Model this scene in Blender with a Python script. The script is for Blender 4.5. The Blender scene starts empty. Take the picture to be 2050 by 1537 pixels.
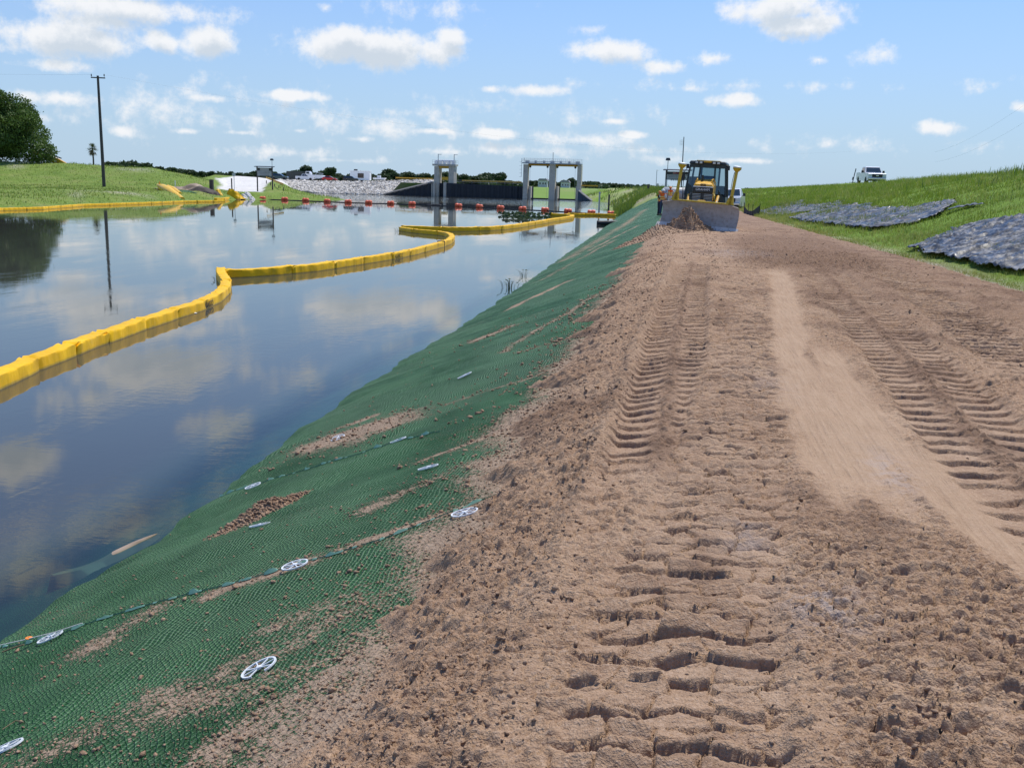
import bpy, bmesh, math, random
import numpy as np
from mathutils import Vector, Matrix, Euler
random.seed(7); RNG = np.random.default_rng(11)
SC = bpy.context.scene
COL = SC.collection
# ------------------------------------------------------------------ camera
FPX, PW, PH = 1930., 2050., 1537.
ROLL, PITCH, YAW = math.radians(1.57), math.radians(11.6), math.radians(10.1)
CZ = 3.5
FWD = np.array([-math.sin(YAW)*math.cos(PITCH), math.cos(YAW)*math.cos(PITCH), -math.sin(PITCH)])
_r0 = np.array([math.cos(YAW), math.sin(YAW), 0.]); _u0 = np.cross(_r0, FWD)
RIGHT = math.cos(ROLL)*_r0 + math.sin(ROLL)*_u0
UP = -math.sin(ROLL)*_r0 + math.cos(ROLL)*_u0
def ray(px, py): return FWD + RIGHT*(px-PW/2)/FPX - UP*(py-PH/2)/FPX
def at(px, py, z=0.):
    d = ray(px, py); t = (z-CZ)/d[2]; return np.array([0, 0, CZ]) + d*t
def atY(px, py, Y):
    d = ray(px, py); return np.array([0, 0, CZ]) + d*(Y/d[1])
def hory(px): return 385+0.0274*(px-1500)
def fD(px):
    # photo columns away from the centre look along longer rays: depth -> horizontal distance
    d = ray(px, hory(px)); return math.hypot(d[0], d[1])/math.cos(PITCH)
def atD(px, D, z):
    # point at horizontal distance D along the azimuth of photo column px (taken on the horizon), height z
    d = ray(px, hory(px)); n = math.hypot(d[0], d[1])/fD(px); return np.array([d[0]/n*D, d[1]/n*D, z])
cam = bpy.data.cameras.new('camera'); cam.sensor_width = 36; cam.lens = FPX/PW*36
cam.clip_end = 9000; cam.clip_start = 0.05
co = bpy.data.objects.new('camera', cam); COL.objects.link(co)
M3 = Matrix((tuple(RIGHT), tuple(UP), tuple(-FWD))).transposed()
co.matrix_world = Matrix.Translation((0, 0, CZ)) @ M3.to_4x4()
SC.camera = co
# ------------------------------------------------------------------ node helper
class NT:
    def __init__(s, tree): s.t = tree; s.n = tree.nodes; s.l = tree.links
    def new(s, typ, **kw):
        n = s.n.new(typ)
        for k, v in kw.items(): setattr(n, k, v)
        return n
    def put(s, sock, v):
        if hasattr(v, 'is_linked') or isinstance(v, bpy.types.NodeSocket): s.l.new(v, sock)
        elif v is not None:
            if isinstance(v, (tuple, list)) and len(v) == 3 and sock.type == 'RGBA': v = (*v, 1)
            sock.default_value = v
    def math(s, op, a, b=None, c=None, clamp=False):
        n = s.new('ShaderNodeMath', operation=op, use_clamp=clamp)
        s.put(n.inputs[0], a)
        if b is not None: s.put(n.inputs[1], b)
        if c is not None: s.put(n.inputs[2], c)
        return n.outputs[0]
    def vec(s, op, a, b=None, c=None):
        n = s.new('ShaderNodeVectorMath', operation=op)
        s.put(n.inputs[0], a)
        if b is not None: s.put(n.inputs[1], b)
        if c is not None: s.put(n.inputs[2], c)
        return n.outputs['Value'] if op in ('LENGTH', 'DOT_PRODUCT', 'DISTANCE') else n.outputs[0]
    def noise(s, v, scale=5, detail=3, rough=.5, dist=0., out='Fac'):
        n = s.new('ShaderNodeTexNoise')
        if v is not None: s.l.new(v, n.inputs['Vector'])
        n.inputs['Scale'].default_value = scale; n.inputs['Detail'].default_value = detail
        n.inputs['Roughness'].default_value = rough; n.inputs['Distortion'].default_value = dist
        return n.outputs[0] if out == 'Fac' else n.outputs[1]
    def ramp(s, f, stops, interp='LINEAR'):
        n = s.new('ShaderNodeValToRGB'); s.put(n.inputs[0], f); r = n.color_ramp; r.interpolation = interp
        while len(r.elements) < len(stops): r.elements.new(.5)
        for e, (p, c) in zip(r.elements, stops):
            e.position = p; e.color = (*c, 1) if isinstance(c, (tuple, list)) else (c, c, c, 1)
        return n.outputs[0]
    def mr(s, v, a, b, c=0., d=1., smooth=False):
        n = s.new('ShaderNodeMapRange'); n.interpolation_type = 'SMOOTHSTEP' if smooth else 'LINEAR'
        s.put(n.inputs[0], v)
        for i, q in enumerate((a, b, c, d)): s.put(n.inputs[i+1], q)
        return n.outputs[0]
    def mix(s, f, a, b, mode='MIX'):
        n = s.new('ShaderNodeMix', data_type='RGBA', blend_type=mode)
        s.put(n.inputs[0], f); s.put(n.inputs[6], a); s.put(n.inputs[7], b); return n.outputs[2]
    def attr(s, name, out='Fac'):
        n = s.new('ShaderNodeAttribute', attribute_name=name); return n.outputs[out]
    def obj(s): return s.new('ShaderNodeTexCoord').outputs['Object']
    def bump(s, h, dist=.01, strength=1., normal=None):
        n = s.new('ShaderNodeBump'); s.put(n.inputs['Height'], h)
        n.inputs['Distance'].default_value = dist; n.inputs['Strength'].default_value = strength
        if normal is not None: s.l.new(normal, n.inputs['Normal'])
        return n.outputs[0]
    def sep(s, v):
        n = s.new('ShaderNodeSeparateXYZ'); s.l.new(v, n.inputs[0]); return n.outputs
    def comb(s, x, y, z=0.):
        n = s.new('ShaderNodeCombineXYZ')
        for i, q in enumerate((x, y, z)): s.put(n.inputs[i], q)
        return n.outputs[0]
# ------------------------------------------------------------------ sun and sky
SUN = np.array([0.16, 0.44, 0.88]); SUN /= np.linalg.norm(SUN)
sun_el = math.asin(SUN[2]); sun_az = math.atan2(SUN[0], SUN[1])
sl = bpy.data.lights.new('sun', 'SUN'); sl.energy = 4.4; sl.angle = math.radians(.53); sl.color = (1, .955, .88)
so = bpy.data.objects.new('sun', sl); COL.objects.link(so)
so.rotation_euler = Vector(SUN).to_track_quat('Z', 'Y').to_euler(); so.location = (0, 0, 60)
SC.view_settings.view_transform = 'Standard'; SC.view_settings.look = 'None'
SC.view_settings.exposure = 0.0; SC.view_settings.gamma = 1
W = bpy.data.worlds.new('World'); SC.world = W; W.use_nodes = True
wt = NT(W.node_tree); wt.n.clear()
CLOUDS = [(140,78,135,34,1.),(235,16,150,26,.95),(325,85,38,22,.8),(415,86,62,30,1.),(750,97,172,36,1.15),(700,80,60,30,1.),(905,76,42,20,.75),
 (1225,104,92,24,.95),(1322,133,45,15,.7),(1420,118,36,14,.65),(1560,18,110,30,.9),(1600,50,85,26,.95),(1750,112,44,20,.4),(1070,181,60,13,.8),
 (983,179,22,8,.6),(585,191,72,12,.9),(130,197,90,16,.62),(425,197,50,10,.6),(1470,201,55,14,.75),(1878,257,38,15,.8),(2045,214,26,13,.8),
 (320,235,70,34,.30),(245,262,26,10,.5),(372,263,34,7,.6),(480,266,30,5,.45),(600,262,16,6,.5),(865,263,50,8,.75),(990,268,50,12,.9),(1165,280,100,16,.5),
 (1230,243,28,7,.6),(1268,270,32,8,.75),(1380,178,40,8,.4),(1490,322,62,7,.6),(725,279,34,7,.5),(900,304,90,8,.32),(120,132,64,12,.55),(650,15,16,10,.4),
 (1180,60,30,10,.25),(800,225,120,16,.25),(1570,75,14,8,.5),(1640,120,14,7,.3),(430,28,80,14,.3),(840,20,120,20,.22),(1560,172,300,8,.18),(500,235,60,10,.2),(1330,318,80,10,.3),(700,322,90,6,.3),(760,250,220,26,.28),(1050,300,170,14,.34),(300,222,170,30,.26),(560,305,140,12,.3),(1290,300,120,12,.3),(450,190,160,20,.2),(1700,290,140,14,.2),(1180,230,120,20,.2),(940,210,120,16,.2)]
MIRROR = [(30,930,80,50,1.1),(440,850,70,28,.8),(320,740,170,50,1.1),(180,800,90,30,.5),(560,940,60,34,.3),(120,1060,160,26,.45),(40,1150,120,40,.5),(230,640,90,40,.6),(560,1010,120,40,.5),(620,760,90,26,.3),(250,1040,140,40,.5),(420,1000,90,30,.3)]
g = bpy.data.node_groups.new('cloud_field', 'ShaderNodeTree')
g.interface.new_socket('P', in_out='INPUT', socket_type='NodeSocketVector')
g.interface.new_socket('D', in_out='OUTPUT', socket_type='NodeSocketFloat')
gt = NT(g); gi = gt.new('NodeGroupInput'); go = gt.new('NodeGroupOutput')
P = gi.outputs[0]; acc = None
nz = gt.noise(P, 34, 6, .62); nz2 = gt.noise(P, 130, 4, .6)
for i, (cx, cy, w, h, s_) in enumerate(CLOUDS+MIRROR):
    d = ray(cx, cy)
    if i >= len(CLOUDS): d = d*np.array([1, 1, -1])
    d = d/np.linalg.norm(d); el = math.asin(d[2]); az = math.atan2(d[0], d[1])
    rw, rh = 1.12*w/FPX/math.cos(el), 1.15*h/FPX
    v = gt.vec('MULTIPLY_ADD', P, (1/rw, 1/rh, 0), (-az/rw, -el/rh, 0))
    q = gt.math('MULTIPLY_ADD', gt.vec('LENGTH', v), -s_, s_)
    acc = q if acc is None else gt.math('SMOOTH_MAX', acc, q, .08)
acc = gt.math('MULTIPLY_ADD', nz, 1.5, gt.math('ADD', acc, -.78)); acc = gt.math('MULTIPLY_ADD', nz2, .35, gt.math('ADD', acc, -.17))
gt.l.new(acc, go.inputs[0])
dirv = wt.new('ShaderNodeTexCoord').outputs['Generated']
sx = wt.sep(dirv); az = wt.math('ARCTAN2', sx[0], sx[1]); el = wt.math('ARCSINE', sx[2])
Pn = wt.comb(az, wt.math('ABSOLUTE', el), 0.)
def field(p):
    n = wt.new('ShaderNodeGroup'); n.node_tree = g; wt.l.new(p, n.inputs[0]); return n.outputs[0]
d0 = field(Pn); d1 = field(wt.vec('ADD', Pn, (-.004, .011, 0)))
dens = wt.mr(d0, -.05, .55, 0, 1, True); above = wt.mr(d1, .1, .8, 0, 1, True)
sky = wt.new('ShaderNodeTexSky'); sky.sky_type = 'NISHITA'; sky.sun_disc = False
sky.sun_elevation = sun_el; sky.sun_rotation = sun_az; sky.altitude = 10; sky.air_density = 1.0; sky.dust_density = .7; sky.ozone_density = 1.6
skyc = wt.mix(1., sky.outputs[0], (.70, 1.03, 1.52), 'MULTIPLY')
cl = wt.mix(above, (8.9, 9.0, 9.2), (6.0, 6.7, 7.5))
wisp = wt.mr(wt.noise(wt.vec('MULTIPLY', Pn, (5, 16, 1)), 1.6, 5, .6), .48, .8, 0, .3, True)
hz = wt.mr(el, .0, .30, .9, .0)
skyc = wt.mix(wt.math('MAXIMUM', wisp, hz), skyc, (4.7, 6.1, 7.6))
out = wt.mix(wt.math('MULTIPLY', dens, .95), skyc, cl)
bg = wt.new('ShaderNodeBackground'); wt.l.new(out, bg.inputs[0]); bg.inputs[1].default_value = .105
wo = wt.new('ShaderNodeOutputWorld'); wt.l.new(bg.outputs[0], wo.inputs[0])
SC.cycles.max_bounces = 6; SC.cycles.transparent_max_bounces = 12; SC.cycles.use_denoising = True
# ------------------------------------------------------------------ object helpers
def tag(o, label=None, cat=None, group=None, kind=None):
    if label: o['label'] = label
    if cat: o['category'] = cat
    if group: o['group'] = group
    if kind: o['kind'] = kind
    return o
def empty(name, loc=(0, 0, 0), rz=0, label=None, cat=None, group=None, rot=None):
    o = bpy.data.objects.new(name, None); COL.objects.link(o); o.location = tuple(loc)
    o.rotation_euler = rot if rot else (0, 0, rz); o.empty_display_size = .2
    return tag(o, label, cat, group)
def copy_tree(o, parent=None):
    c = o.copy(); COL.objects.link(c)
    if parent: c.parent = parent
    for ch in list(o.children): copy_tree(ch, c)
    return c
def raw_mesh(name, V, F, mats=None, mi=None, smooth=False):
    """V (n,3) array, F (m,k) int array of one polygon size"""
    me = bpy.data.meshes.new(name); V = np.asarray(V, dtype=np.float32); F = np.asarray(F, dtype=np.int32)
    me.vertices.add(len(V)); me.vertices.foreach_set('co', V.ravel())
    k = F.shape[1]; me.loops.add(F.size); me.loops.foreach_set('vertex_index', F.ravel())
    me.polygons.add(len(F)); me.polygons.foreach_set('loop_start', np.arange(0, F.size, k, dtype=np.int32))
    me.polygons.foreach_set('loop_total', np.full(len(F), k, dtype=np.int32))
    if mi is not None: me.polygons.foreach_set('material_index', np.asarray(mi, dtype=np.int32))
    me.update(calc_edges=True)
    if smooth: me.polygons.foreach_set('use_smooth', np.ones(len(F), dtype=bool))
    for m in (mats or []): me.materials.append(m)
    return me
def link(name, me, parent=None):
    o = bpy.data.objects.new(name, me); COL.objects.link(o)
    if parent: o.parent = parent
    return o
def set_attr(me, name, vals):
    a = me.attributes.new(name, 'FLOAT', 'POINT'); a.data.foreach_set('value', np.asarray(vals, dtype=np.float32).ravel())
def grid(name, X, Y, Z, mat, attrs=None, smooth=True, parent=None):
    ny, nx = X.shape; idx = np.arange(ny*nx).reshape(ny, nx)
    F = np.stack([idx[:-1, :-1], idx[:-1, 1:], idx[1:, 1:], idx[1:, :-1]], -1).reshape(-1, 4)
    me = raw_mesh(name, np.stack([X, Y, Z], -1).reshape(-1, 3), F, [mat], smooth=smooth)
    for k, v in (attrs or {}).items(): set_attr(me, k, v)
    return link(name, me, parent)
class MB:
    """collects shapes and builds ONE mesh"""
    def __init__(s): s.v = []; s.f = []; s.m = []; s.cur = 0; s.M = Matrix.Identity(4)
    def add(s, V, F, m=None):
        b = len(s.v); s.v += [tuple(s.M @ Vector(p)) for p in V]; s.f += [tuple(i+b for i in f) for f in F]
        s.m += [s.cur if m is None else m]*len(F); return s
    def box(s, c, d, rot=None, m=None, taper=(1, 1)):
        x, y, z = d[0]/2, d[1]/2, d[2]/2; tx, ty = taper
        V = [(-x, -y, -z), (x, -y, -z), (x, y, -z), (-x, y, -z), (-x*tx, -y*ty, z), (x*tx, -y*ty, z), (x*tx, y*ty, z), (-x*tx, y*ty, z)]
        R = Euler(rot).to_matrix() if rot else Matrix.Identity(3)
        V = [R @ Vector(p) + Vector(c) for p in V]
        return s.add(V, [(0, 3, 2, 1), (4, 5, 6, 7), (0, 1, 5, 4), (1, 2, 6, 5), (2, 3, 7, 6), (3, 0, 4, 7)], m)
    def tube(s, pts, r, n=8, m=None, cap=True):
        pts = [Vector(p) for p in pts]; r = [r]*len(pts) if not isinstance(r, (list, tuple)) else r
        V = []; F = []; ref = Vector((0, 0, 1))
        for i, p in enumerate(pts):
            t = (pts[min(i+1, len(pts)-1)]-pts[max(i-1, 0)]).normalized()
            a = ref.cross(t)
            if a.length < .05: a = Vector((1, 0, 0)).cross(t)
            a.normalize(); b = t.cross(a)
            for k in range(n):
                q = 2*math.pi*k/n; V.append(p + (a*math.cos(q)+b*math.sin(q))*r[i])
        for i in range(len(pts)-1):
            for k in range(n):
                k2 = (k+1) % n; F.append((i*n+k, i*n+k2, (i+1)*n+k2, (i+1)*n+k))
        if cap: F += [tuple(reversed(range(n))), tuple(range((len(pts)-1)*n, len(pts)*n))]
        return s.add(V, F, m)
    def bar(s, a, b, w, m=None): return s.tube([a, b], w*.7, 4, m)
    def lathe(s, prof, n=16, c=(0, 0, 0), m=None, axis='z'):
        V = []; F = []
        for (r, z) in prof:
            for k in range(n):
                q = 2*math.pi*k/n; x, y = r*math.cos(q), r*math.sin(q)
                p = {'z': (x, y, z), 'x': (z, x, y), 'y': (y, z, x)}[axis]
                V.append((p[0]+c[0], p[1]+c[1], p[2]+c[2]))
        for i in range(len(prof)-1):
            for k in range(n):
                k2 = (k+1) % n; F.append((i*n+k, i*n+k2, (i+1)*n+k2, (i+1)*n+k))
        F += [tuple(reversed(range(n))), tuple(range((len(prof)-1)*n, len(prof)*n))]
        return s.add(V, F, m)
    def prism(s, poly, y0, y1, m=None, plane='xz'):
        n = len(poly)
        f = {'xz': lambda p, y: (p[0], y, p[1]), 'xy': lambda p, y: (p[0], p[1], y), 'yz': lambda p, y: (y, p[0], p[1])}[plane]
        V = [f(p, y0) for p in poly]+[f(p, y1) for p in poly]
        F = [tuple(range(n)), tuple(reversed(range(n, 2*n)))]+[(i, i+n, (i+1) % n+n, (i+1) % n) for i in range(n)]
        return s.add(V, F, m)
    def quad(s, a, b, c, d, m=None): return s.add([a, b, c, d], [(0, 1, 2, 3)], m)
    def build(s, name, mats, parent=None, smooth=False, bevel=0, loc=None):
        me = bpy.data.meshes.new(name); me.from_pydata([tuple(v) for v in s.v], [], s.f); 
        if not isinstance(mats, (list, tuple)): mats = [mats]
        for m in mats: me.materials.append(m)
        me.polygons.foreach_set('material_index', s.m)
        bm = bmesh.new(); bm.from_mesh(me); bmesh.ops.recalc_face_normals(bm, faces=bm.faces)
        if smooth:
            for f in bm.faces: f.smooth = True
            for e in bm.edges:
                if len(e.link_faces) == 2 and e.calc_face_angle(0) > .7: e.smooth = False
        bm.to_mesh(me); bm.free()
        o = link(name, me, parent)
        if loc is not None: o.location = tuple(loc)
        if bevel:
            b = o.modifiers.new('bevel', 'BEVEL'); b.width = bevel; b.segments = 2; b.limit_method = 'ANGLE'
        return o
def text_mesh(txt, size, mat, name, parent, loc, rot, thick=.003, align='CENTER', sx=1.):
    c = bpy.data.curves.new(name, 'FONT'); c.body = txt; c.size = size; c.align_x = align; c.align_y = 'CENTER'; c.extrude = thick
    t = bpy.data.objects.new('tmp', c); COL.objects.link(t)
    dg = bpy.context.evaluated_depsgraph_get(); me = bpy.data.meshes.new_from_object(t.evaluated_get(dg))
    bpy.data.objects.remove(t); me.materials.clear(); me.materials.append(mat)
    o = link(name, me, parent); o.location = loc; o.rotation_euler = rot; o.scale = (sx, 1, 1); return o
# ------------------------------------------------------------------ numpy noise
def _h(ix, iy, seed):
    n = (ix.astype(np.int64)*374761393 + iy.astype(np.int64)*668265263 + seed*1442695041) & 0xffffffff
    n = ((n ^ (n >> 13))*1274126177) & 0xffffffff; n = n ^ (n >> 16)
    return (n & 0xffffff)/float(0x1000000)
def pn(x, y, seed=0):
    x = np.asarray(x, float); y = np.asarray(y, float)
    ix, iy = np.floor(x), np.floor(y); fx, fy = x-ix, y-iy
    def gr(dx, dy):
        a = _h(ix+dx, iy+dy, seed)*2*np.pi; return np.cos(a)*(fx-dx)+np.sin(a)*(fy-dy)
    u = fx*fx*fx*(fx*(fx*6-15)+10); v = fy*fy*fy*(fy*(fy*6-15)+10)
    a = gr(0, 0)*(1-u)+gr(1, 0)*u; b = gr(0, 1)*(1-u)+gr(1, 1)*u
    return (a*(1-v)+b*v)*1.4
def fbm(x, y, seed=0, o=4, g=.5, lac=2.03):
    s = 0; a = 1; t = 0
    for i in range(o): s = s+a*pn(x, y, seed+i*17); t += a; a *= g; x = x*lac+3.1; y = y*lac+1.7
    return s/t
def voro(x, y, seed=0):
    ix, iy = np.floor(x), np.floor(y); f1 = np.full(np.shape(x), 9.); f2 = f1.copy()
    r = [np.zeros(np.shape(x)) for _ in range(3)]; dx1 = np.zeros(np.shape(x)); dy1 = dx1.copy()
    for i in (-1, 0, 1):
        for j in (-1, 0, 1):
            cx, cy = ix+i, iy+j; ax = x-(cx+.1+.8*_h(cx, cy, seed)); ay = y-(cy+.1+.8*_h(cx, cy, seed+5))
            d = np.sqrt(ax*ax+ay*ay); m = d < f1
            f2 = np.where(m, f1, np.minimum(f2, d)); f1 = np.where(m, d, f1)
            dx1 = np.where(m, ax, dx1); dy1 = np.where(m, ay, dy1)
            for k in range(3): r[k] = np.where(m, _h(cx, cy, seed+11+k*7), r[k])
    return f1, f2, r, dx1, dy1
def sstep(a, b, x): t = np.clip((x-a)/(b-a), 0, 1); return t*t*(3-2*t)
def lerp_tab(y, tab): t = np.array(tab); return np.interp(y, t[:, 0], t[:, 1])
# ------------------------------------------------------------------ right bank height
XW = [(0, -5.0), (6, -5.02), (9.5, -5.1), (12, -5.36), (18, -5.55), (25, -5.6), (36, -5.93), (51, -6.5), (80, -7.4), (120, -9.0), (135, -10.6), (160, -13.), (200, -17), (254, -19), (262, -22.5), (270, -29.5), (276, -33.5), (330, -38)]
XE = [(0, -.55), (8, -.6), (14, -.8), (21, -1.0), (40, -1.25), (75, -2.0), (110, -4.), (120, -5.), (135, -5.5), (200, -10), (250, -12), (262, -14), (280, -20), (330, -28)]
XR = [(0, 5.8), (18, 5.9), (24, 5.85), (28, 5.75), (47, 5.0), (75, 3.95), (110, 3.2), (160, 3.), (330, 3.)]
ZR = [(0, 1.85), (70, 1.9), (110, 2.2), (130, 3.1), (200, 3.5), (330, 3.6)]
def Hr(x, y):
    x = np.asarray(x, float); y = np.asarray(y, float)
    xw, xe, xr, zr = lerp_tab(y, XW), lerp_tab(y, XE), lerp_tab(y, XR), lerp_tab(y, ZR)
    wob = pn(y*.9, y*0+3.3, 5)*.10 + pn(y*2.6, y*0+8.3, 6)*.05
    wob = wob*np.clip(1-y/150, 0, 1)
    slope = (zr-.12)*(x-(xw+wob))/(xe-xw)
    slope = np.where(slope > 0, (zr-.12)*np.clip((x-xw-wob)/(xe-xw), 0, 2)**.92, slope)
    k = .12
    z = -np.logaddexp(-slope/k, -zr/k)*k
    z = np.where(slope > zr+1.5, zr, np.where(slope < zr-1.5, slope, z))
    toe = xr+.5; xc = np.maximum(12.6+.066*y, toe+3.); zc = 4.78+.0*y
    t = np.clip((x-toe)/(xc-toe), 0, 1); tt = t*t*(3-2*t)*.35+t*.65
    z = z+(zc-zr)*tt
    back = np.clip((x-xc-5)/9, 0, 1)
    return z-back*1.6
# ------------------------------------------------------------------ materials
def principled(name, base=(.5, .5, .5), rough=.6, metal=0., spec=.5, coat=0.):
    m = bpy.data.materials.new(name); m.use_nodes = True; t = NT(m.node_tree); b = t.n['Principled BSDF']
    b.inputs['Base Color'].default_value = (*base, 1); b.inputs['Roughness'].default_value = rough
    b.inputs['Metallic'].default_value = metal; b.inputs['Specular IOR Level'].default_value = spec
    b.inputs['Coat Weight'].default_value = coat
    return m, t, b
def worn(name, base, rough=.5, metal=0., var=.25, scale=3., dirt=None, dirt_amt=.4, bumpd=0., spec=.5, coat=0.):
    m, t, b = principled(name, base, rough, metal, spec, coat); v = t.obj()
    n = t.noise(v, scale, 5, .65); lo = tuple(c*(1-var) for c in base); hi = tuple(min(1, c*(1+var)) for c in base)
    c = t.ramp(n, [(.3, lo), (.7, hi)])
    if dirt is not None:
        d = t.mr(t.noise(v, scale*2.3, 6, .7), .5, .72, 0, dirt_amt); c = t.mix(d, c, dirt)
    t.l.new(c, b.inputs['Base Color']); t.l.new(t.mr(n, .3, .7, rough*.85, min(1, rough*1.2)), b.inputs['Roughness'])
    if bumpd: t.l.new(t.bump(t.noise(v, scale*6, 4, .6), bumpd), b.inputs['Normal'])
    return m
MT = {}
MT['yellow_fabric'] = worn('yellow_fabric', (.84, .50, .010), .42, var=.06, scale=1.2, dirt=(.45, .30, .05), dirt_amt=.45, bumpd=.004)
def boom_mat():
    m, t, b = principled('yellow_fabric', (.84, .50, .01), .55, spec=.15); v = t.obj(); s = t.sep(v)
    c = t.ramp(t.noise(v, 1.1, 5, .6), [(.3, (.74, .40, .006)), (.6, (.86, .50, .008))])
    c = t.mix(t.mr(t.noise(v, 3.5, 5, .7), .54, .68, 0, .35), c, (.50, .34, .08))
    scum = t.math('MULTIPLY', t.mr(t.math('ADD', s[2], t.math('MULTIPLY', t.noise(v, 5, 3), .05)), .03, .075, .75, 0.), 1.)
    c = t.mix(scum, c, (.22, .17, .06)); t.l.new(c, b.inputs['Base Color'])
    t.l.new(t.bump(t.noise(t.vec('MULTIPLY', v, (1, 1, .4)), 6, 3, .5), .02), b.inputs['Normal']); return m
MT['yellow_boom'] = boom_mat()
MT['cat_yellow'] = worn('machine_yellow', (.78, .42, .02), .4, var=.12, scale=4, dirt=(.25, .18, .1), dirt_amt=.5)
MT['mast_yellow'] = worn('mast_yellow', (.62, .42, .02), .45, var=.15, scale=4, dirt=(.2, .15, .08), dirt_amt=.4)
MT['black_paint'] = worn('black_paint', (.018, .02, .02), .45, var=.3, scale=5, dirt=(.12, .09, .07), dirt_amt=.35)
MT['cab_paint'] = worn('dark_cab_paint', (.028, .04, .036), .4, var=.2, scale=3, dirt=(.14, .11, .09), dirt_amt=.25)
MT['white_plastic'] = worn('white_plastic', (.78, .8, .82), .35, var=.05)
MT['cap_white'] = worn('white_cap', (.8, .8, .72), .4, var=.05)
MT['steel'] = worn('worn_steel', (.47, .42, .375), .7, metal=.0, spec=.1, var=.15, scale=3, dirt=(.30, .22, .16), dirt_amt=.8)
MT['steel_edge'] = worn('polished_edge', (.72, .64, .57), .6, metal=.0, var=.1, scale=6, dirt=(.4, .32, .26), dirt_amt=.5)
MT['galv'] = worn('galvanised', (.42, .44, .45), .45, metal=.4, var=.12)
MT['dark_metal'] = worn('dark_metal', (.05, .055, .06), .5, metal=.2, var=.2)
MT['wood'] = worn('weathered_wood', (.075, .065, .06), .85, var=.35, scale=6, bumpd=.01)
MT['concrete'] = worn('concrete', (.62, .545, .43), .85, var=.10, scale=.5, dirt=(.22, .21, .19), dirt_amt=.45, bumpd=.01)
MT['rubber'] = worn('rubber', (.02, .02, .02), .8, var=.3)
MT['chrome'] = worn('chrome', (.6, .6, .6), .2, metal=.9, var=.05)
MT['white_car'] = worn('white_car_paint', (.74, .75, .76), .3, var=.04, scale=1.5, dirt=(.5, .46, .4), dirt_amt=.3, coat=.5)
MT['red_car'] = worn('red_car_paint', (.55, .015, .02), .3, var=.1, scale=2, coat=.6)
MT['dark_car'] = worn('dark_car_paint', (.02, .025, .028), .3, var=.2, scale=2, coat=.6)
MT['teal_car'] = worn('blue_green_car_paint', (.025, .06, .075), .3, var=.2, scale=2, coat=.6)
MT['glass'] = worn('dark_glass', (.02, .035, .045), .06, var=.1, spec=.9)
MT['lamp_lens'] = worn('lamp_lens', (.65, .66, .62), .15, var=.08)
MT['red_lens'] = worn('red_lens', (.4, .01, .01), .2, var=.1)
MT['orange_float'] = worn('orange_float', (.88, .14, .045), .5, var=.12, scale=2, dirt=(.5, .2, .12), dirt_amt=.4)
MT['cable'] = worn('black_cable', (.012, .014, .014), .6, var=.3)
MT['sheet_pile'] = worn('sheet_pile', (.018, .022, .028), .6, var=.3, scale=1.2, dirt=(.06, .055, .05), dirt_amt=.5)
MT['blue_pile'] = worn('blue_sheet_pile', (.05, .08, .11), .6, var=.25, scale=1.2, dirt=(.1, .09, .08), dirt_amt=.5)
MT['guard_yellow'] = worn('rail_yellow', (.62, .34, .03), .6, var=.15)
MT['stripe_white'] = worn('white_paint', (.8, .8, .8), .5, var=.05)
MT['red_paint'] = worn('red_paint', (.6, .02, .02), .5, var=.05)
MT['board'] = worn('sign_board_grey', (.36, .37, .37), .5, var=.08, scale=2)
MT['faded_letter'] = worn('faded_letter', (.15, .15, .16), .6, var=.1)
MT['skin'] = worn('skin', (.42, .22, .14), .55, var=.08, scale=6)
MT['orange_vest'] = worn('hi_vis_orange', (.9, .17, .02), .7, var=.1, scale=6)
MT['vest_strip'] = worn('reflective_strip', (.75, .75, .2), .5, var=.08)
MT['shirt_light'] = worn('pale_shirt', (.62, .6, .55), .85, var=.08)
MT['shirt_dark'] = worn('dark_shirt', (.02, .02, .025), .85, var=.1)
MT['jeans'] = worn('blue_jeans', (.035, .06, .11), .9, var=.2, scale=8)
MT['jeans_dark'] = worn('dark_trousers', (.02, .025, .035), .9, var=.2, scale=8)
MT['boot'] = worn('boot_leather', (.06, .04, .03), .7, var=.2)
MT['bark'] = worn('bark', (.09, .07, .055), .9, var=.3, scale=5, bumpd=.03)
MT['seam_green'] = worn('pale_green_mesh', (.22, .42, .29), .6, var=.2, scale=12)
MT['marker_orange'] = worn('orange_marker', (.85, .25, .03), .5, var=.1)
MT['trailer_white'] = worn('trailer_white', (.78, .80, .80), .4, var=.03)
MT['house'] = worn('pale_house', (.65, .63, .6), .7, var=.05)
MT['roof'] = worn('grey_roof', (.3, .28, .3), .8, var=.1)
def leaf_mat(name, a, b, scale=.4):
    m, t, bs = principled(name, a, .6, spec=.3); v = t.obj()
    c = t.ramp(t.noise(v, scale, 3, .6), [(.3, a), (.7, b)])
    c = t.mix(t.mr(t.noise(v, scale*14, 2), .3, .75, 0, .55), c, tuple(x*.55 for x in a))
    t.l.new(c, bs.inputs['Base Color'])
    tr = t.new('ShaderNodeBsdfTranslucent'); t.l.new(c, tr.inputs[0])
    mx = t.new('ShaderNodeMixShader'); mx.inputs[0].default_value = .25
    t.l.new(bs.outputs[0], mx.inputs[1]); t.l.new(tr.outputs[0], mx.inputs[2])
    t.l.new(mx.outputs[0], t.n['Material Output'].inputs[0]); return m
MT['oak_leaf'] = leaf_mat('oak_leaf', (.06, .11, .022), (.18, .28, .05))
MT['far_leaf'] = leaf_mat('far_leaf', (.05, .085, .035), (.085, .13, .05), .1)
MT['palm_leaf'] = leaf_mat('palm_leaf', (.07, .11, .03), (.16, .19, .08))
MT['dead_leaf'] = leaf_mat('dead_leaf', (.22, .17, .09), (.32, .25, .14))
MT['grass_blade'] = leaf_mat('grass_blade', (.23, .32, .03), (.36, .45, .06), .25)
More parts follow.
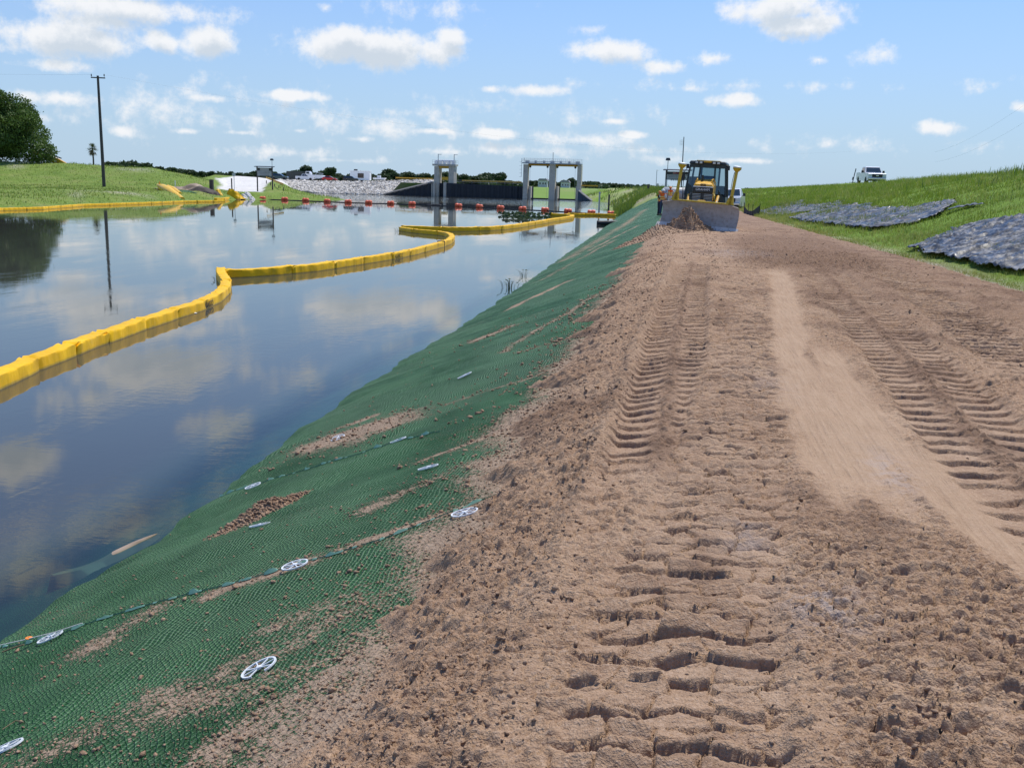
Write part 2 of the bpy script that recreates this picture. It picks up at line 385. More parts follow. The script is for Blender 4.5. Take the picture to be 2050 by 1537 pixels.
MT['dry_blade'] = leaf_mat('dry_blade', (.42, .44, .10), (.55, .50, .18), .4)
MT['weed'] = leaf_mat('weed', (.12, .19, .045), (.19, .28, .07), .5)
MT['water_leaf'] = leaf_mat('water_leaf', (.03, .06, .02), (.08, .13, .04), .6)
def grass_ground(name, cols, dry=.25):
    m, t, b = principled(name, cols[0], .9, spec=.15); v = t.obj()
    c = t.ramp(t.noise(v, .22, 6, .65), [(.3, cols[0]), (.5, cols[1]), (.68, cols[2])])
    c = t.mix(t.mr(t.noise(v, 3.5, 5, .7), .5, .75, 0, .5), c, tuple(x*.6 for x in cols[0]))
    c = t.mix(t.mr(t.noise(v, .9, 5, .7), .55, .75, 0, dry), c, (.30, .26, .13))
    c = t.mix(t.math('MULTIPLY', t.attr('bare'), t.mr(t.noise(v, 2.5, 5, .7), .3, .6, .2, 1.)), c, (.50, .40, .31))
    t.l.new(c, b.inputs['Base Color'])
    t.l.new(t.bump(t.noise(v, 9, 5, .75), .12), b.inputs['Normal']); return m
MT['grass_ground'] = grass_ground('grass_ground', [(.15, .25, .03), (.21, .33, .045), (.27, .36, .07)])
MT['left_grass'] = grass_ground('left_grass', [(.095, .15, .03), (.14, .20, .04), (.19, .21, .065)], .45)
MT['far_field'] = grass_ground('far_field', [(.10, .17, .035), (.14, .20, .05), (.2, .2, .09)], .4)
def gravel_mat():
    m, t, b = principled('gravel', (.7, .66, .6), .95, spec=.2); v = t.obj()
    c = t.ramp(t.noise(v, .35, 5, .6), [(.3, (.60, .57, .52)), (.7, (.78, .74, .68))])
    t.l.new(c, b.inputs['Base Color']); t.l.new(t.bump(t.noise(v, 25, 3), .02), b.inputs['Normal']); return m
MT['gravel'] = gravel_mat()
def stone_mat():
    m, t, b = principled('riprap_stone', (.4, .37, .33), .9, spec=.2)
    r = t.attr('rnd'); c = t.ramp(r, [(0, (.34, .31, .27)), (.5, (.60, .56, .49)), (1, (.85, .81, .74))])
    c = t.mix(t.mr(t.noise(t.obj(), 3, 4), .4, .7, 0, .4), c, (.25, .22, .19))
    t.l.new(c, b.inputs['Base Color']); return m
MT['stone'] = stone_mat()
def dirt_mat():
    m, t, b = principled('dirt', (.33, .23, .15), .95, spec=.12); v = t.obj()
    n1 = t.noise(v, 1.4, 6, .65); n2 = t.noise(v, 11, 6, .7); n3 = t.noise(v, 60, 4, .7)
    c = t.ramp(n1, [(.3, (.345, .225, .142)), (.5, (.405, .275, .180)), (.72, (.47, .335, .228))])
    c = t.mix(t.mr(n2, .48, .66, 0, .6), c, (.29, .185, .12))
    c = t.mix(t.mr(n3, .5, .62, 0, .55), c, (.56, .42, .31)); c = t.mix(t.mr(t.noise(v, 130, 3, .7), .54, .68, 0, .6), c, (.22, .14, .095))
    streak = t.noise(t.vec('MULTIPLY', v, (30, 1.6, 1)), 1., 5, .65)
    c = t.mix(t.math('MULTIPLY', t.attr('smooth_strip'), .45), c, t.ramp(t.math('ADD', t.math('MULTIPLY', streak, .55), t.math('MULTIPLY', n2, .45)), [(.40, (.36, .25, .158)), (.5, (.445, .32, .21)), (.6, (.52, .385, .265))]))
    c = t.mix(t.math('MULTIPLY', t.attr('damp'), t.mr(n2, .3, .6, .45, .95)), c, (.20, .128, .088))
    c = t.mix(t.math('MULTIPLY', t.attr('pale'), t.mr(n2, .44, .56, .0, .75)), c, (.43, .38, .36))
    c = t.mix(1., c, (.95, .915, .885), 'MULTIPLY')
    t.l.new(c, b.inputs['Base Color'])
    fade = t.mr(t.vec('LENGTH', v), 4, 60, 1., .35)
    h = t.math('ADD', t.math('MULTIPLY', t.noise(v, 30, 4, .6), .013), t.math('MULTIPLY', t.noise(v, 120, 3, .6), .007))
    lum = t.math('MULTIPLY', h, t.math('SUBTRACT', 1.15, t.math('MULTIPLY', t.attr('smooth_strip'), .80)))
    lum = t.math('ADD', lum, t.math('MULTIPLY', t.math('MULTIPLY', streak, t.attr('smooth_strip')), .03))
    t.l.new(t.bump(lum, 1., .9), b.inputs['Normal']); return m
MT['dirt'] = dirt_mat()
def mat_mat():
    m, t, b = principled('erosion_mat', (.02, .09, .05), .85, spec=.04); v = t.obj(); s = t.sep(v)
    warp = t.noise(v, .9, 3, .55); w2 = t.noise(v, 3.5, 3, .6)
    fx = t.math('ADD', t.math('MULTIPLY', s[0], 33.), t.math('ADD', t.math('MULTIPLY', warp, 9.), t.math('MULTIPLY', w2, 2.0)))
    fy = t.math('ADD', t.math('MULTIPLY', s[1], 29.), t.math('MULTIPLY', w2, 2.5))
    rx = t.math('POWER', t.math('MULTIPLY_ADD', t.math('SINE', t.math('MULTIPLY', fx, 2*math.pi)), .5, .5), 2.5)
    da = t.math('ABSOLUTE', t.math('SINE', t.math('MULTIPLY', t.math('ADD', fx, fy), math.pi)))
    db = t.math('ABSOLUTE', t.math('SINE', t.math('MULTIPLY', t.math('SUBTRACT', fx, fy), math.pi)))
    net = t.math('SUBTRACT', 1., t.math('MINIMUM', da, db)); net = t.math('POWER', net, 2.2)
    big = t.noise(v, .55, 4, .6); sel = t.mr(big, .42, .6, .15, 1.)
    h = t.math('ADD', t.math('MULTIPLY', rx, sel), t.math('MULTIPLY', net, .9))
    fuzz_glint = t.noise(v, 160, 3, .7)
    base = t.ramp(t.noise(v, 1.1, 5, .6), [(.35, (.012, .054, .015)), (.5, (.019, .082, .024)), (.65, (.03, .118, .036))])
    c = t.mix(t.mr(net, .15, .9, 0, .8), base, (.035, .125, .05))
    c = t.mix(t.math('MULTIPLY', rx, t.mr(big, .40, .56, .15, .9)), c, (.20, .32, .18))  # ridge crests coloured paler, painting in the plastic's glints
    c = t.mix(t.math('MULTIPLY', t.mr(fuzz_glint, .58, .68), .6), c, (.36, .50, .36))  # fine pale flecks: sparkle of the fibres put into the base colour
    # dust: soil caught on the cell walls, more where the 'soil' attribute is high
    soil = t.attr('soil'); grain = t.noise(v, 26, 5, .75); g2 = t.noise(v, 75, 3, .7)
    k = t.math('ADD', t.math('MULTIPLY', grain, 1.0), t.math('ADD', t.math('MULTIPLY', g2, .5), t.math('MULTIPLY', t.math('SUBTRACT', 1., net), .16)))
    dm = t.mr(t.math('SUBTRACT', k, t.math('SUBTRACT', 1.18, t.math('MULTIPLY', soil, .62))), -.02, .05, 0, 1)
    dc = t.ramp(grain, [(.35, (.26, .175, .12)), (.6, (.42, .31, .22))])
    c = t.mix(dm, c, dc); t.l.new(c, b.inputs['Base Color'])
    t.l.new(t.mr(dm, 0, 1, .5, .95), b.inputs['Roughness'])
    hh = t.math('ADD', t.math('MULTIPLY', t.math('MULTIPLY', h, t.mr(dm, 0, 1, 1, .35)), .011), t.math('ADD', t.math('MULTIPLY', fuzz_glint, .003), t.math('MULTIPLY', t.math('MULTIPLY', dm, grain), .022)))
    t.l.new(t.bump(hh, 1., 1.), b.inputs['Normal']); return m
MT['erosion_mat'] = mat_mat()
def water_mat():
    m = bpy.data.materials.new('water'); m.use_nodes = True; t = NT(m.node_tree); t.n.clear(); v = t.obj(); s = t.sep(v)
    pos = t.comb(s[0], s[1], 0.)
    big = t.noise(t.vec('MULTIPLY', pos, (.5, .16, 1)), 1., 4, .6)
    rip = t.noise(t.vec('MULTIPLY', pos, (1., 2.6, 1)), 2.2, 4, .55)
    fine = t.noise(t.vec('MULTIPLY', pos, (1., 3.2, 1)), 9., 3, .5)
    dist = t.vec('LENGTH', v)
    amt = t.mr(big, .46, .7, .12, 1.)
    far = t.mr(s[1], 165, 235, 0., 1.); near = t.mr(dist, 6, 90, 1., .30)
    wave = t.math('ADD', t.math('MULTIPLY', rip, .0034), t.math('MULTIPLY', fine, .0012))
    wave = t.math('MULTIPLY', t.math('MULTIPLY', wave, amt), near)
    wave = t.math('ADD', wave, t.math('MULTIPLY', t.math('MULTIPLY', t.noise(t.vec('MULTIPLY', pos, (.5, 1.6, 1)), 1.2, 4), .055), far))
    nrm = t.bump(wave, 1., 1.)
    fr = t.new('ShaderNodeFresnel'); fr.inputs[0].default_value = 1.34; t.l.new(nrm, fr.inputs['Normal'])
    gl = t.new('ShaderNodeBsdfGlossy'); gl.inputs['Roughness'].default_value = .015; t.l.new(nrm, gl.inputs['Normal'])
    gl.inputs['Color'].default_value = (.97, .955, .92, 1)
    # clear shallow strip over the submerged mat, brown murk beyond
    edge = t.attr('shore')
    body = t.new('ShaderNodeBsdfDiffuse')
    c = t.mix(t.mr(edge, 0, .6), (.055, .058, .052), (.05, .065, .055)); t.l.new(c, body.inputs[0])
    tr = t.new('ShaderNodeBsdfTransparent'); tr.inputs[0].default_value = (.40, .62, .56, 1)
    mx = t.new('ShaderNodeMixShader'); t.l.new(t.mr(edge, .25, 1., 0., .85, True), mx.inputs[0]); t.l.new(body.outputs[0], mx.inputs[1]); t.l.new(tr.outputs[0], mx.inputs[2])
    m2 = t.new('ShaderNodeMixShader'); t.l.new(fr.outputs[0], m2.inputs[0]); t.l.new(mx.outputs[0], m2.inputs[1]); t.l.new(gl.outputs[0], m2.inputs[2])
    o = t.new('ShaderNodeOutputMaterial'); t.l.new(m2.outputs[0], o.inputs[0]); return m
MT['water'] = water_mat()
def tarp_mat():
    m, t, b = principled('black_plastic', (.03, .031, .034), .4, spec=.45); v = t.obj()
    n = t.noise(v, 1.5, 5, .6)
    c = t.mix(t.mr(t.noise(v, 2.6, 6, .75), .50, .60, 0, .75), (.016, .016, .018), (.30, .275, .24))
    t.l.new(c, b.inputs['Base Color']); t.l.new(t.mr(n, .42, .58, .32, .55), b.inputs['Roughness'])
    t.l.new(t.bump(t.noise(v, 2.6, 3, .5), .06), b.inputs['Normal']); return m
MT['tarp'] = tarp_mat()
def sand_mat():
    m, t, b = principled('wet_sand', (.3, .2, .12), .6); v = t.obj()
    t.l.new(t.ramp(t.noise(v, 4, 5), [(.3, (.22, .15, .09)), (.7, (.38, .28, .19))]), b.inputs['Base Color']); return m
MT['sand'] = sand_mat()
# ------------------------------------------------------------------ ground sheets, right bank
def rows(y0, y1, dmin, k):
    ys = [y0]
    while ys[-1] < y1: ys.append(ys[-1]+max(dmin, k*ys[-1]))
    return np.array(ys)
def cols(parts):
    out = [np.arange(a, b, d) for a, b, d in parts]; return np.concatenate(out+[[parts[-1][1]]])
# broad ground: grass on the right bank (lowered where the dirt and the mat lie on it)
yy = rows(-3, 332, .35, .012); xx = cols([(-46, -12, .8), (-12, 30, .3), (30, 75, 1.)])
X, Y = np.meshgrid(xx, yy); Z = Hr(X, Y)
low = (1-sstep(118, 123, Y))*(1-sstep(-.1, .12, X-lerp_tab(Y, XR)))
g_amp = sstep(0, 3, X-lerp_tab(Y, XR))+sstep(118, 125, Y)
Z = Z-low*.16 + g_amp*(fbm(X*.35, Y*.35, 3)*.22+fbm(X*1.5, Y*1.5, 9, 2)*.05)
bare = np.clip(1.25-np.abs(X-lerp_tab(Y, XR)-.1)/.5, 0, 1)*(Y < 130)+ .75*sstep(125, 150, Y)*(X < 2)*np.clip(fbm(X*.15, Y*.1, 4)*1.6+.45, 0, 1)
ridge = sstep(-7.2, -6.6, X)*(1-sstep(-4.6, -3.8, X))*np.exp(-((Y-121)/3.)**2)*.5
tag(grid('right_bank', X, Y, Z+ridge, MT['grass_ground'], {'bare': np.clip(bare+ridge*2, 0, 1)}), kind='structure')
# ------------------------------------------------------------------ dirt road
def corr(x, y, cen, wid, soft=.06):
    c = lerp_tab(y, cen); w = lerp_tab(y, wid) if isinstance(wid, list) else wid
    e = fbm(y*1.7, y*0+cen[0][1]*9, 31, 2)*.05
    return 1-sstep(w-soft, w+soft, np.abs(x-c+e)), x-c
CA = [(5, -.10), (12, -.08), (16, -.02), (21, .06), (40, .3)]
CB = [(2, .0), (3, .03), (4, .10), (5, .25), (6.4, .36), (10, .62), (15, .85), (21, 1.05), (40, 1.5)]
CC = [(4.4, 1.02), (5, 1.05), (6.3, 1.10), (8, 1.04), (10.7, 1.16), (15, 1.5), (20, 1.82), (24, 2.0)]
CD = [(3.5, 1.75), (4.4, 1.62), (5.4, 1.52), (7, 1.42), (9, 1.42), (10.8, 1.5)]
CR = [(4, 2.0), (5, 2.02), (7, 2.05), (10, 2.25), (15, 2.5), (20, 2.78), (24, 3.0), (40, 3.4)]
CS = [(8, 3.2), (12, 3.5), (17, 3.95), (25, 4.35), (40, 4.4)]
def hemi(x, y, s_, seed, dens):
    wx = x/s_+fbm(x/s_*1.1, y/s_*1.1, seed+3, 2)*.45; wy = y/s_+fbm(x/s_*1.1+7, y/s_*1.1, seed+4, 2)*.45
    f1, f2, r, dx, dy = voro(wx, wy, seed); R = .22+.36*r[0]
    return s_*.85*np.sqrt(np.clip(R*R-f1*f1*(1+.3*np.sin(dx*9+r[2]*9)), 0, 1))*(r[1] < dens)
def dirt_fields(x, y):
    lod = 1-sstep(16, 55, y)*.7
    wx = x+fbm(x*3, y*3, 41, 3)*.06; wy = y+fbm(x*3+9, y*3, 43, 3)*.05
    rag = (fbm(x*22, y*22, 47, 3)*.014)*(1-sstep(8, 20, y)); wx = wx+rag; wy = wy+rag+fbm(x*9, y*3, 49, 2)*.012
    h = fbm(x*.9, y*.9, 1, 4)*.035
    a, la = corr(x, y, CA, .36); b, lb = corr(x, y, CB, .37); r, lr = corr(x, y, CR, .42); s, ls = corr(x, y, CS, .40)
    a *= sstep(5, 6.5, y)*(1-sstep(20.5, 24, y)); b *= 1-sstep(20, 24, y); r *= sstep(4.2, 5, y)*(1-sstep(20, 25, y)); s *= sstep(9, 11, y)*(1-sstep(22, 28, y))
    c, lc = corr(x, y, CC, [(4.4, .2), (5, .25), (6.3, .33), (8, .26), (10, .20), (20, .22)], .14); c *= sstep(4.0, 6.2, y)*(1-sstep(20.5, 22.5, y))
    d, ld = corr(x, y, CD, [(3.5, .12), (5, .16), (8, .2), (11, .2)], .14); d *= sstep(3.2, 4.3, y)*(1-sstep(10, 12, y))
    cd = np.maximum(c, d); sm = sstep(.12, .95, cd+fbm(x*3.6, y*1.4, 99, 4)*.55*(cd < .995)-.06)*(cd > .02)
    broken = np.clip(.5+fbm(x*1.3, y*1.3, 71, 3)*1.8, 0, 1)
    near = 1-sstep(9, 18, y)
    # cracked slabs: flat plates, each tipped a little, split by narrow deep cracks
    f1, f2, rr, dx, dy = voro(wx/.17, wy/.095, 3); cr = f2-f1
    f1d, f2d, rd, dxd, dyd = voro(wx/.26, wy/.15, 63); plate = (rd[0]-.4)*.030+dyd*(rd[1]-.1)*.075+dxd*(rd[2]-.5)*.04-(1-sstep(0, .06, f2d-f1d))*.03
    far_ = sstep(5, 8, y)
    slab = (rr[0]-.35)*.020+dy*(rr[1]-.1)*.042+dx*(rr[2]-.5)*.03-(1-sstep(.0, .075, cr))*.022
    f1b, f2b, rb, dxb, dyb = voro((wx+wy*.45)/.13, (wy-wx*.30)/.042, 13)
    flake = (rb[0]-.5)*.020+dyb*(rb[1])*.034-(1-sstep(0, .07, f2b-f1b))*.018
    f1c, f2c, rc, dxc, dyc = voro(wx/.05, wy/.03, 23)
    crumb = (rc[0]-.5)*.012+dyc*(rc[1]-.2)*.014-(1-sstep(0, .12, f2c-f1c))*.009
    clod = hemi(x, y, .10, 131, .22)*.8+hemi(x+.3, y, .06, 133, .45)*.9+hemi(x, y+.4, .034, 135, .6)*.8*(1-sstep(12, 22, y))
    clod_hi = hemi(x+5, y, .085, 137, .6)+hemi(x, y+3, .045, 139, .75)
    def grous(ph, pitch, amp, lo=.5):
        g_ = np.mod(wy/pitch+ph+fbm(x*2.5, y*1.5, 51, 2)*.30, 1)
        k_ = np.clip(.95+fbm(x*2.2, y*2.2, 53, 2)*.7, lo, 1.15)
        return k_*(amp*(.5-g_)*sstep(0, .06, g_)-amp*.9*np.exp(-((g_-.95)/.06)**2))
    mid = np.exp(-(la/.085)**2); midr = np.exp(-(lr/.10)**2)
    nearB = 1-sstep(4.3, 5.5, y)
    hA = -.05+grous(.1, .25, .036, .8)*(1-mid)+mid*(clod_hi*.9+.01)+crumb*.4
    hB = -.035+grous(.45, .20, .021, .6)*(.6+.4*nearB)+slab*(1.15+.6*broken)+clod*.45*(1-nearB)*(1-broken)+crumb*.45+plate*far_*.9*broken
    hR = -.045+grous(.8, .25, .030, .8)*(1-midr)+midr*(clod_hi+.01)+slab*.2+crumb*.3
    hS = -.035+grous(.3, .25, .048, .6)+clod*.5
    lump = np.clip(.5+fbm(x*.9, y*.9, 81, 3)*1.8, .15, 1.1)
    gen = clod*lump*1.0+flake*np.clip(1.0-lump, .1, 1)*1.1+crumb*.9+plate*far_*.55*np.clip(1.2-lump, .2, 1)
    nearR = (1-sstep(3.9, 5.2, y))*sstep(.42, .7, x)
    gen = gen*(1-nearR*.55)+nearR*(flake*1.5+slab*.6+crumb*.8+plate*.2)
    berm = 1-sstep(-.62, -.33, x+fbm(y*1.2, y*0, 91, 3)*.1)
    packed = np.exp(-((x+.42)/.13)**2)*(1-sstep(5.5, 7, y))
    gen = gen*(1-berm*.5)+berm*(clod*.45+clod_hi*.36+crumb*1.1+np.abs(fbm(x*5, y*5, 93, 3))*.04)*(1-.7*packed)
    lip = np.exp(-((x-(lerp_tab(y, CA)-.42))/.09)**2)*.045*sstep(2, 5, y)*(1-sstep(21, 26, y))
    tex = gen*(1-np.maximum.reduce([a, b, r, s]))+a*hA*(1-b)+b*hB+r*hR*(1-b)+s*hS
    tex = tex*(1-sm)+sm*(-.030+fbm(lc*16, y*.6, 95, 3)*.010+crumb*.15)
    patch = sstep(20, 24, y)*(1-sstep(33, 40, y))*sstep(.6, 1.6, x)*(1-sstep(4.2, 5., x))
    tex = tex+patch*clod_hi*1.3
    h = h+tex*lod+lip+fbm(x*40, y*40, 97, 3, .6)*.0035*(1-sm*.7)*(1-sstep(5, 12, y))
    wet = patch*.8+sstep(1.4, 2.6, x)*sstep(9, 16, y)*(1-sm)*(1-r*.7)*(1-s*.8)*.6+mid*a*.7+midr*r*.75
    wet = wet+np.clip(fbm(x*1.2, y*.7, 101, 4)*2.6-.12, 0, .85)*(1-sm)+np.clip(clod_hi/.04, 0, 1)*.25*(berm*.3+patch*.6)*(rc[1] > .4)+(rr[2]-.5)*.25*b+(rc[2]-.5)*.25*(1-sm)
    wet = np.clip(wet, 0, 1)
    pale = np.clip(np.exp(-(((x-.62)/.16)**2+((y-3.75)/.25)**2))*1.0+np.exp(-(((x-1.28)/.12)**2+((y-5.9)/.5)**2))*.6
                   +np.exp(-(((x-1.2)/.9)**2+((y-26)/1.6)**2))*.7+np.exp(-(((x-.75)/.2)**2+((y-8.6)/.7)**2))*.3+np.exp(-(((x-.36)/.12)**2+((y-4.6)/.22)**2))*.6, 0, 1)
    return h, wet, sm, pale
def Zdirt(x, y):
    """top of the soil layer; thins out and dives under the mat along a ragged left edge"""
    h, wet, sm, pale = dirt_fields(x, y)
    # ragged edge with tongues of soil running down the slope
    edge = -1.12-.012*y + fbm(y*.8, y*0+2, 111, 4)*.30 + fbm(y*3.1, x*2, 113, 3)*.16
    tg = np.clip(fbm(y*1.25+x*.75, y*0+7, 115, 3)*2.0-.15, 0, 1)*.75
    edge = edge - tg*(1-sstep(25, 45, y)*.6)
    edge = edge - .22*(1-sstep(2.6, 3.6, y))
    k = sstep(-.28, .38, x-edge)
    th = -.09+k*.14
    xr = lerp_tab(y, XR); kr = sstep(-.25, .45, x-xr+fbm(x*2, y*2, 117, 3)*.2)
    hh = h*(1-.5*kr)*np.clip(k*1.3, 0, 1)
    z = Hr(x, y)+th+hh-kr*.16
    return z, wet, sm, pale
def multi_grid(name, parts, fn, mat, keys):
    Vs, Fs, A, base = [], [], [], 0
    for xx, yy in parts:
        X, Y = np.meshgrid(xx, yy); r = fn(X, Y); ny, nx = X.shape; idx = np.arange(ny*nx).reshape(ny, nx)+base; base += ny*nx
        Vs.append(np.stack([X, Y, r[0]], -1).reshape(-1, 3)); A.append([q.ravel() for q in r[1:]])
        Fs.append(np.stack([idx[:-1, :-1], idx[:-1, 1:], idx[1:, 1:], idx[1:, :-1]], -1).reshape(-1, 4))
    me = raw_mesh(name, np.concatenate(Vs), np.concatenate(Fs), [mat])
    for i, k in enumerate(keys): set_attr(me, k, np.concatenate([q[i] for q in A]))
    return link(name, me)
n1 = np.concatenate([np.arange(1.2, 2.2, .02), np.arange(2.2, 3.4, .0070), rows(3.4, 6.02, .0070, .0021)])
n2 = rows(6.0, 28.05, .0084, .0014); n3 = rows(28.0, 124, .04, .0035)
tag(multi_grid('dirt_road', [(cols([(-3.4, -1.9, .03), (-1.9, -1.1, .013), (-1.1, 1.4, .0078), (1.4, 3.0, .014), (3.0, 6.9, .06)]), n1),
    (cols([(-3.4, -1.7, .035), (-1.7, 4.4, .0145), (4.4, 6.9, .03)]), n2), (cols([(-3.4, 6.9, .035)]), n3)], Zdirt, MT['dirt'], ['damp', 'smooth_strip', 'pale']), kind='structure')
# ------------------------------------------------------------------ erosion mat
SEAMS = []
def on_slope(px, py):
    """photo point -> point on the mat slope"""
    p = at(px, py, .9)
    for _ in range(12):
        z = float(Hr(p[0], p[1])); p = at(px, py, p[2]*.4+z*.6)
    return p
def mat_h(x, y):
    return Hr(x, y)-.03+fbm(x*.8, y*.8, 121, 3)*.035+fbm(x*3, y*2, 123, 2)*.010+np.sin((x*8.5+fbm(x*1.1, y*.7, 125, 3)*5)*6.283)*.006*np.clip(.3+fbm(x*.7+9, y*.4, 128, 3)*2, 0, 1)
STREAK = [((1010,985),(420,1180),.12,.8),((1060,870),(740,1010),.16,.5),((760,850),(650,880),.5,.9),((1210,580),(1010,700),.10,.75),((1140,560),(1010,620),.18,.9),
 ((1290,420),(1130,520),.25,.55),((1010,655),(960,675),.3,.9),((1080,745),(900,800),.10,.6),((830,1240),(420,1500),.18,.72),((700,1180),(560,1240),.2,.5),((1230,480),(1080,560),.2,.5),
 ((320,1210),(180,1290),.2,.55),((1150,670),(1040,700),.14,.6),((740,830),(680,850),.12,.8),((1280,450),(1180,500),.12,.7),((1060,830),(840,920),.10,.6),((900,1130),(300,1400),.25,.45),((600,1330),(0,1520),.22,.4)]
yy = rows(1.0, 121.5, .03, .005); xx = cols([(-7.4, -5.2, .06), (-5.2, -.45, .016)])
X, Y = np.meshgrid(xx, yy); shift = np.interp(Y, [0, 30, 121], [0, 0, -2.3]); X = X+shift*np.clip((-.45-X)/4, 0, 1)
soil = np.zeros_like(X)
for (p, q, w, s_) in STREAK:
    A, B = on_slope(*p)[:2], on_slope(*q)[:2]; AB = B-A; L2 = AB@AB
    t = np.clip(((X-A[0])*AB[0]+(Y-A[1])*AB[1])/L2, 0, 1)
    dd = np.hypot(X-A[0]-t*AB[0], (Y-A[1]-t*AB[1]))/(w*(1+.03*math.sqrt(L2)))
    soil = np.maximum(soil, s_*np.exp(-dd**2)*(.8+fbm(X*3, Y*3, 127, 3)*.7))
soil = np.maximum(soil, (.95-.25*(1-sstep(4, 7, Y)))*sstep(-1.95, -.95, X-shift*.2+fbm(X*.9+Y*1.1, Y*.2, 129, 3)*.55)*(1-sstep(20, 60, Y)*.5))
soil = soil+np.clip(fbm(X*.6+Y*.9, Y*.25-X*.2, 131, 4)*.6, 0, .4)+.06+.12*(1-sstep(3, 7, Y))
tag(grid('erosion_mat', X, Y, mat_h(X, Y), MT['erosion_mat'], {'soil': soil}), 'green woven erosion control mat covering the canal slope beside the dirt road', 'erosion mat')
# ------------------------------------------------------------------ water
xx = np.concatenate([np.arange(-500, -30, 10.), np.arange(-30, -8, .5), np.arange(-8, -3.9, .05), [-3, 0, 5]]); yy = np.concatenate([np.arange(-5, 20, .25), rows(20, 620, .5, .02)])
X, Y = np.meshgrid(xx, yy); bank = Hr(np.maximum(X, -12), Y)
shore = np.where(Y < 121, 1-sstep(0, .62, -bank-.02), 0)*(X > -9)
for q in np.linspace(0, 1, 14):
    a_ = at(float(np.interp(q, [0, .3, .5, .8, 1], [105, 165, 215, 275, 318])), float(np.interp(q, [0, .3, .5, .8, 1], [1142, 1128, 1113, 1084, 1066])), 0.)
    shore = np.maximum(shore, (.9-.55*(1-q))*np.exp(-((X-a_[0])**2+((Y-a_[1])*.8)**2)/.13**2))
tag(grid('water', X, Y, X*0, MT['water'], {'shore': shore}), kind='structure')
# ------------------------------------------------------------------ scattered soil clods (one mass of crumbs)
def ico():
    t = (1+5**.5)/2; V = np.array([(-1,t,0),(1,t,0),(-1,-t,0),(1,-t,0),(0,-1,t),(0,1,t),(0,-1,-t),(0,1,-t),(t,0,-1),(t,0,1),(-t,0,-1),(-t,0,1)], float)
    F = np.array([(0,11,5),(0,5,1),(0,1,7),(0,7,10),(0,10,11),(1,5,9),(5,11,4),(11,10,2),(10,7,6),(7,1,8),(3,9,4),(3,4,2),(3,2,6),(3,6,8),(3,8,9),(4,9,5),(2,4,11),(6,2,10),(8,6,7),(9,8,1)])
    return V/np.linalg.norm(V[0]), F
IV, IF = ico()
def scatter(name, pts, size, mat, flat=.7, attrs=None, elong=.35):
    n = len(pts); a = RNG.uniform(0, 2*np.pi, n); b = RNG.uniform(-.6, .6, n)
    sc = np.stack([size*RNG.uniform(1-elong, 1+elong, n), size*RNG.uniform(1-elong, 1+elong, n), size*flat*RNG.uniform(.7, 1.2, n)], 1)
    V = IV[None]*(1+RNG.uniform(-.45, .40, (n, 12, 1)))*sc[:, None, :]
    ca, sa, cb, sb = np.cos(a)[:, None], np.sin(a)[:, None], np.cos(b)[:, None], np.sin(b)[:, None]
    y, z = V[..., 1]*cb-V[..., 2]*sb, V[..., 1]*sb+V[..., 2]*cb; x = V[..., 0]
    V = np.stack([x*ca-y*sa, x*sa+y*ca, z], -1)+pts[:, None, :]
    F = (IF[None]+(np.arange(n)*12)[:, None, None]).reshape(-1, 3)
    me = raw_mesh(name, V.reshape(-1, 3), F, [mat])
    for k, v in (attrs or {}).items(): set_attr(me, k, np.repeat(v, 12))
    return link(name, me)
def clod_pts(n, xr_, yr, power=1.0, szr=(.004, .03), dens=None):
    u = RNG.uniform(0, 1, n); y = yr[0]*(yr[1]/yr[0])**(u**power); x = RNG.uniform(xr_[0], xr_[1], n)
    s = szr[0]*(szr[1]/szr[0])**(RNG.uniform(0, 1, n)**2.0)
    if dens is not None:
        k = RNG.uniform(0, 1, n) < dens(x, y); x, y, s = x[k], y[k], s[k]
    s = s*np.clip(y/5, .8, 3.0)**.6
    return x, y, s
def road_dens(x, y):
    berm = 1-sstep(-.7, -.25, x); d = .25+.75*berm
    lump = np.clip(.5+fbm(x*1.6, y*1.6, 141, 3)*1.6, .05, 1)
    for c_, w_ in ((CA, .28), (CB, .3), (CR, .3)): d = d*(1-.75*((np.abs(x-lerp_tab(y, c_)) < w_) & (y < 22)))
    for c_ in (CC, CD): d = d*(1-.97*((np.abs(x-lerp_tab(y, c_)) < .33) & (y < 22) & (y > 4.4)))
    d = np.where((y > 21) & (x > .5), np.maximum(d, .8), d)
    return np.clip(d*lump, 0, 1)
x1, y1, s1 = clod_pts(60000, (-2.0, .9), (2.2, 40), 1.2, (.003, .016), road_dens)
x2, y2, s2 = clod_pts(30000, (.0, 5.6), (3.0, 45), .9, (.003, .012), road_dens)
x, y, s = np.concatenate([x1, x2]), np.concatenate([y1, y2]), np.concatenate([s1, s2])
z, wet, sm, pale = Zdirt(x, y); zm = mat_h(x, y); z = np.maximum(z, zm)
k = (x > -1.2) | (RNG.uniform(0, 1, len(x)) < .5*np.exp((x+1.2)*2.2)); x, y, z, s, wet = x[k], y[k], z[k], s[k], wet[k]
tag(scatter('soil_clods', np.stack([x, y, z+s*.05], 1), s, MT['dirt'], .65, {'damp': np.clip(wet*.3+RNG.uniform(-.8, .2, len(s)), 0, 1)}), kind='stuff')
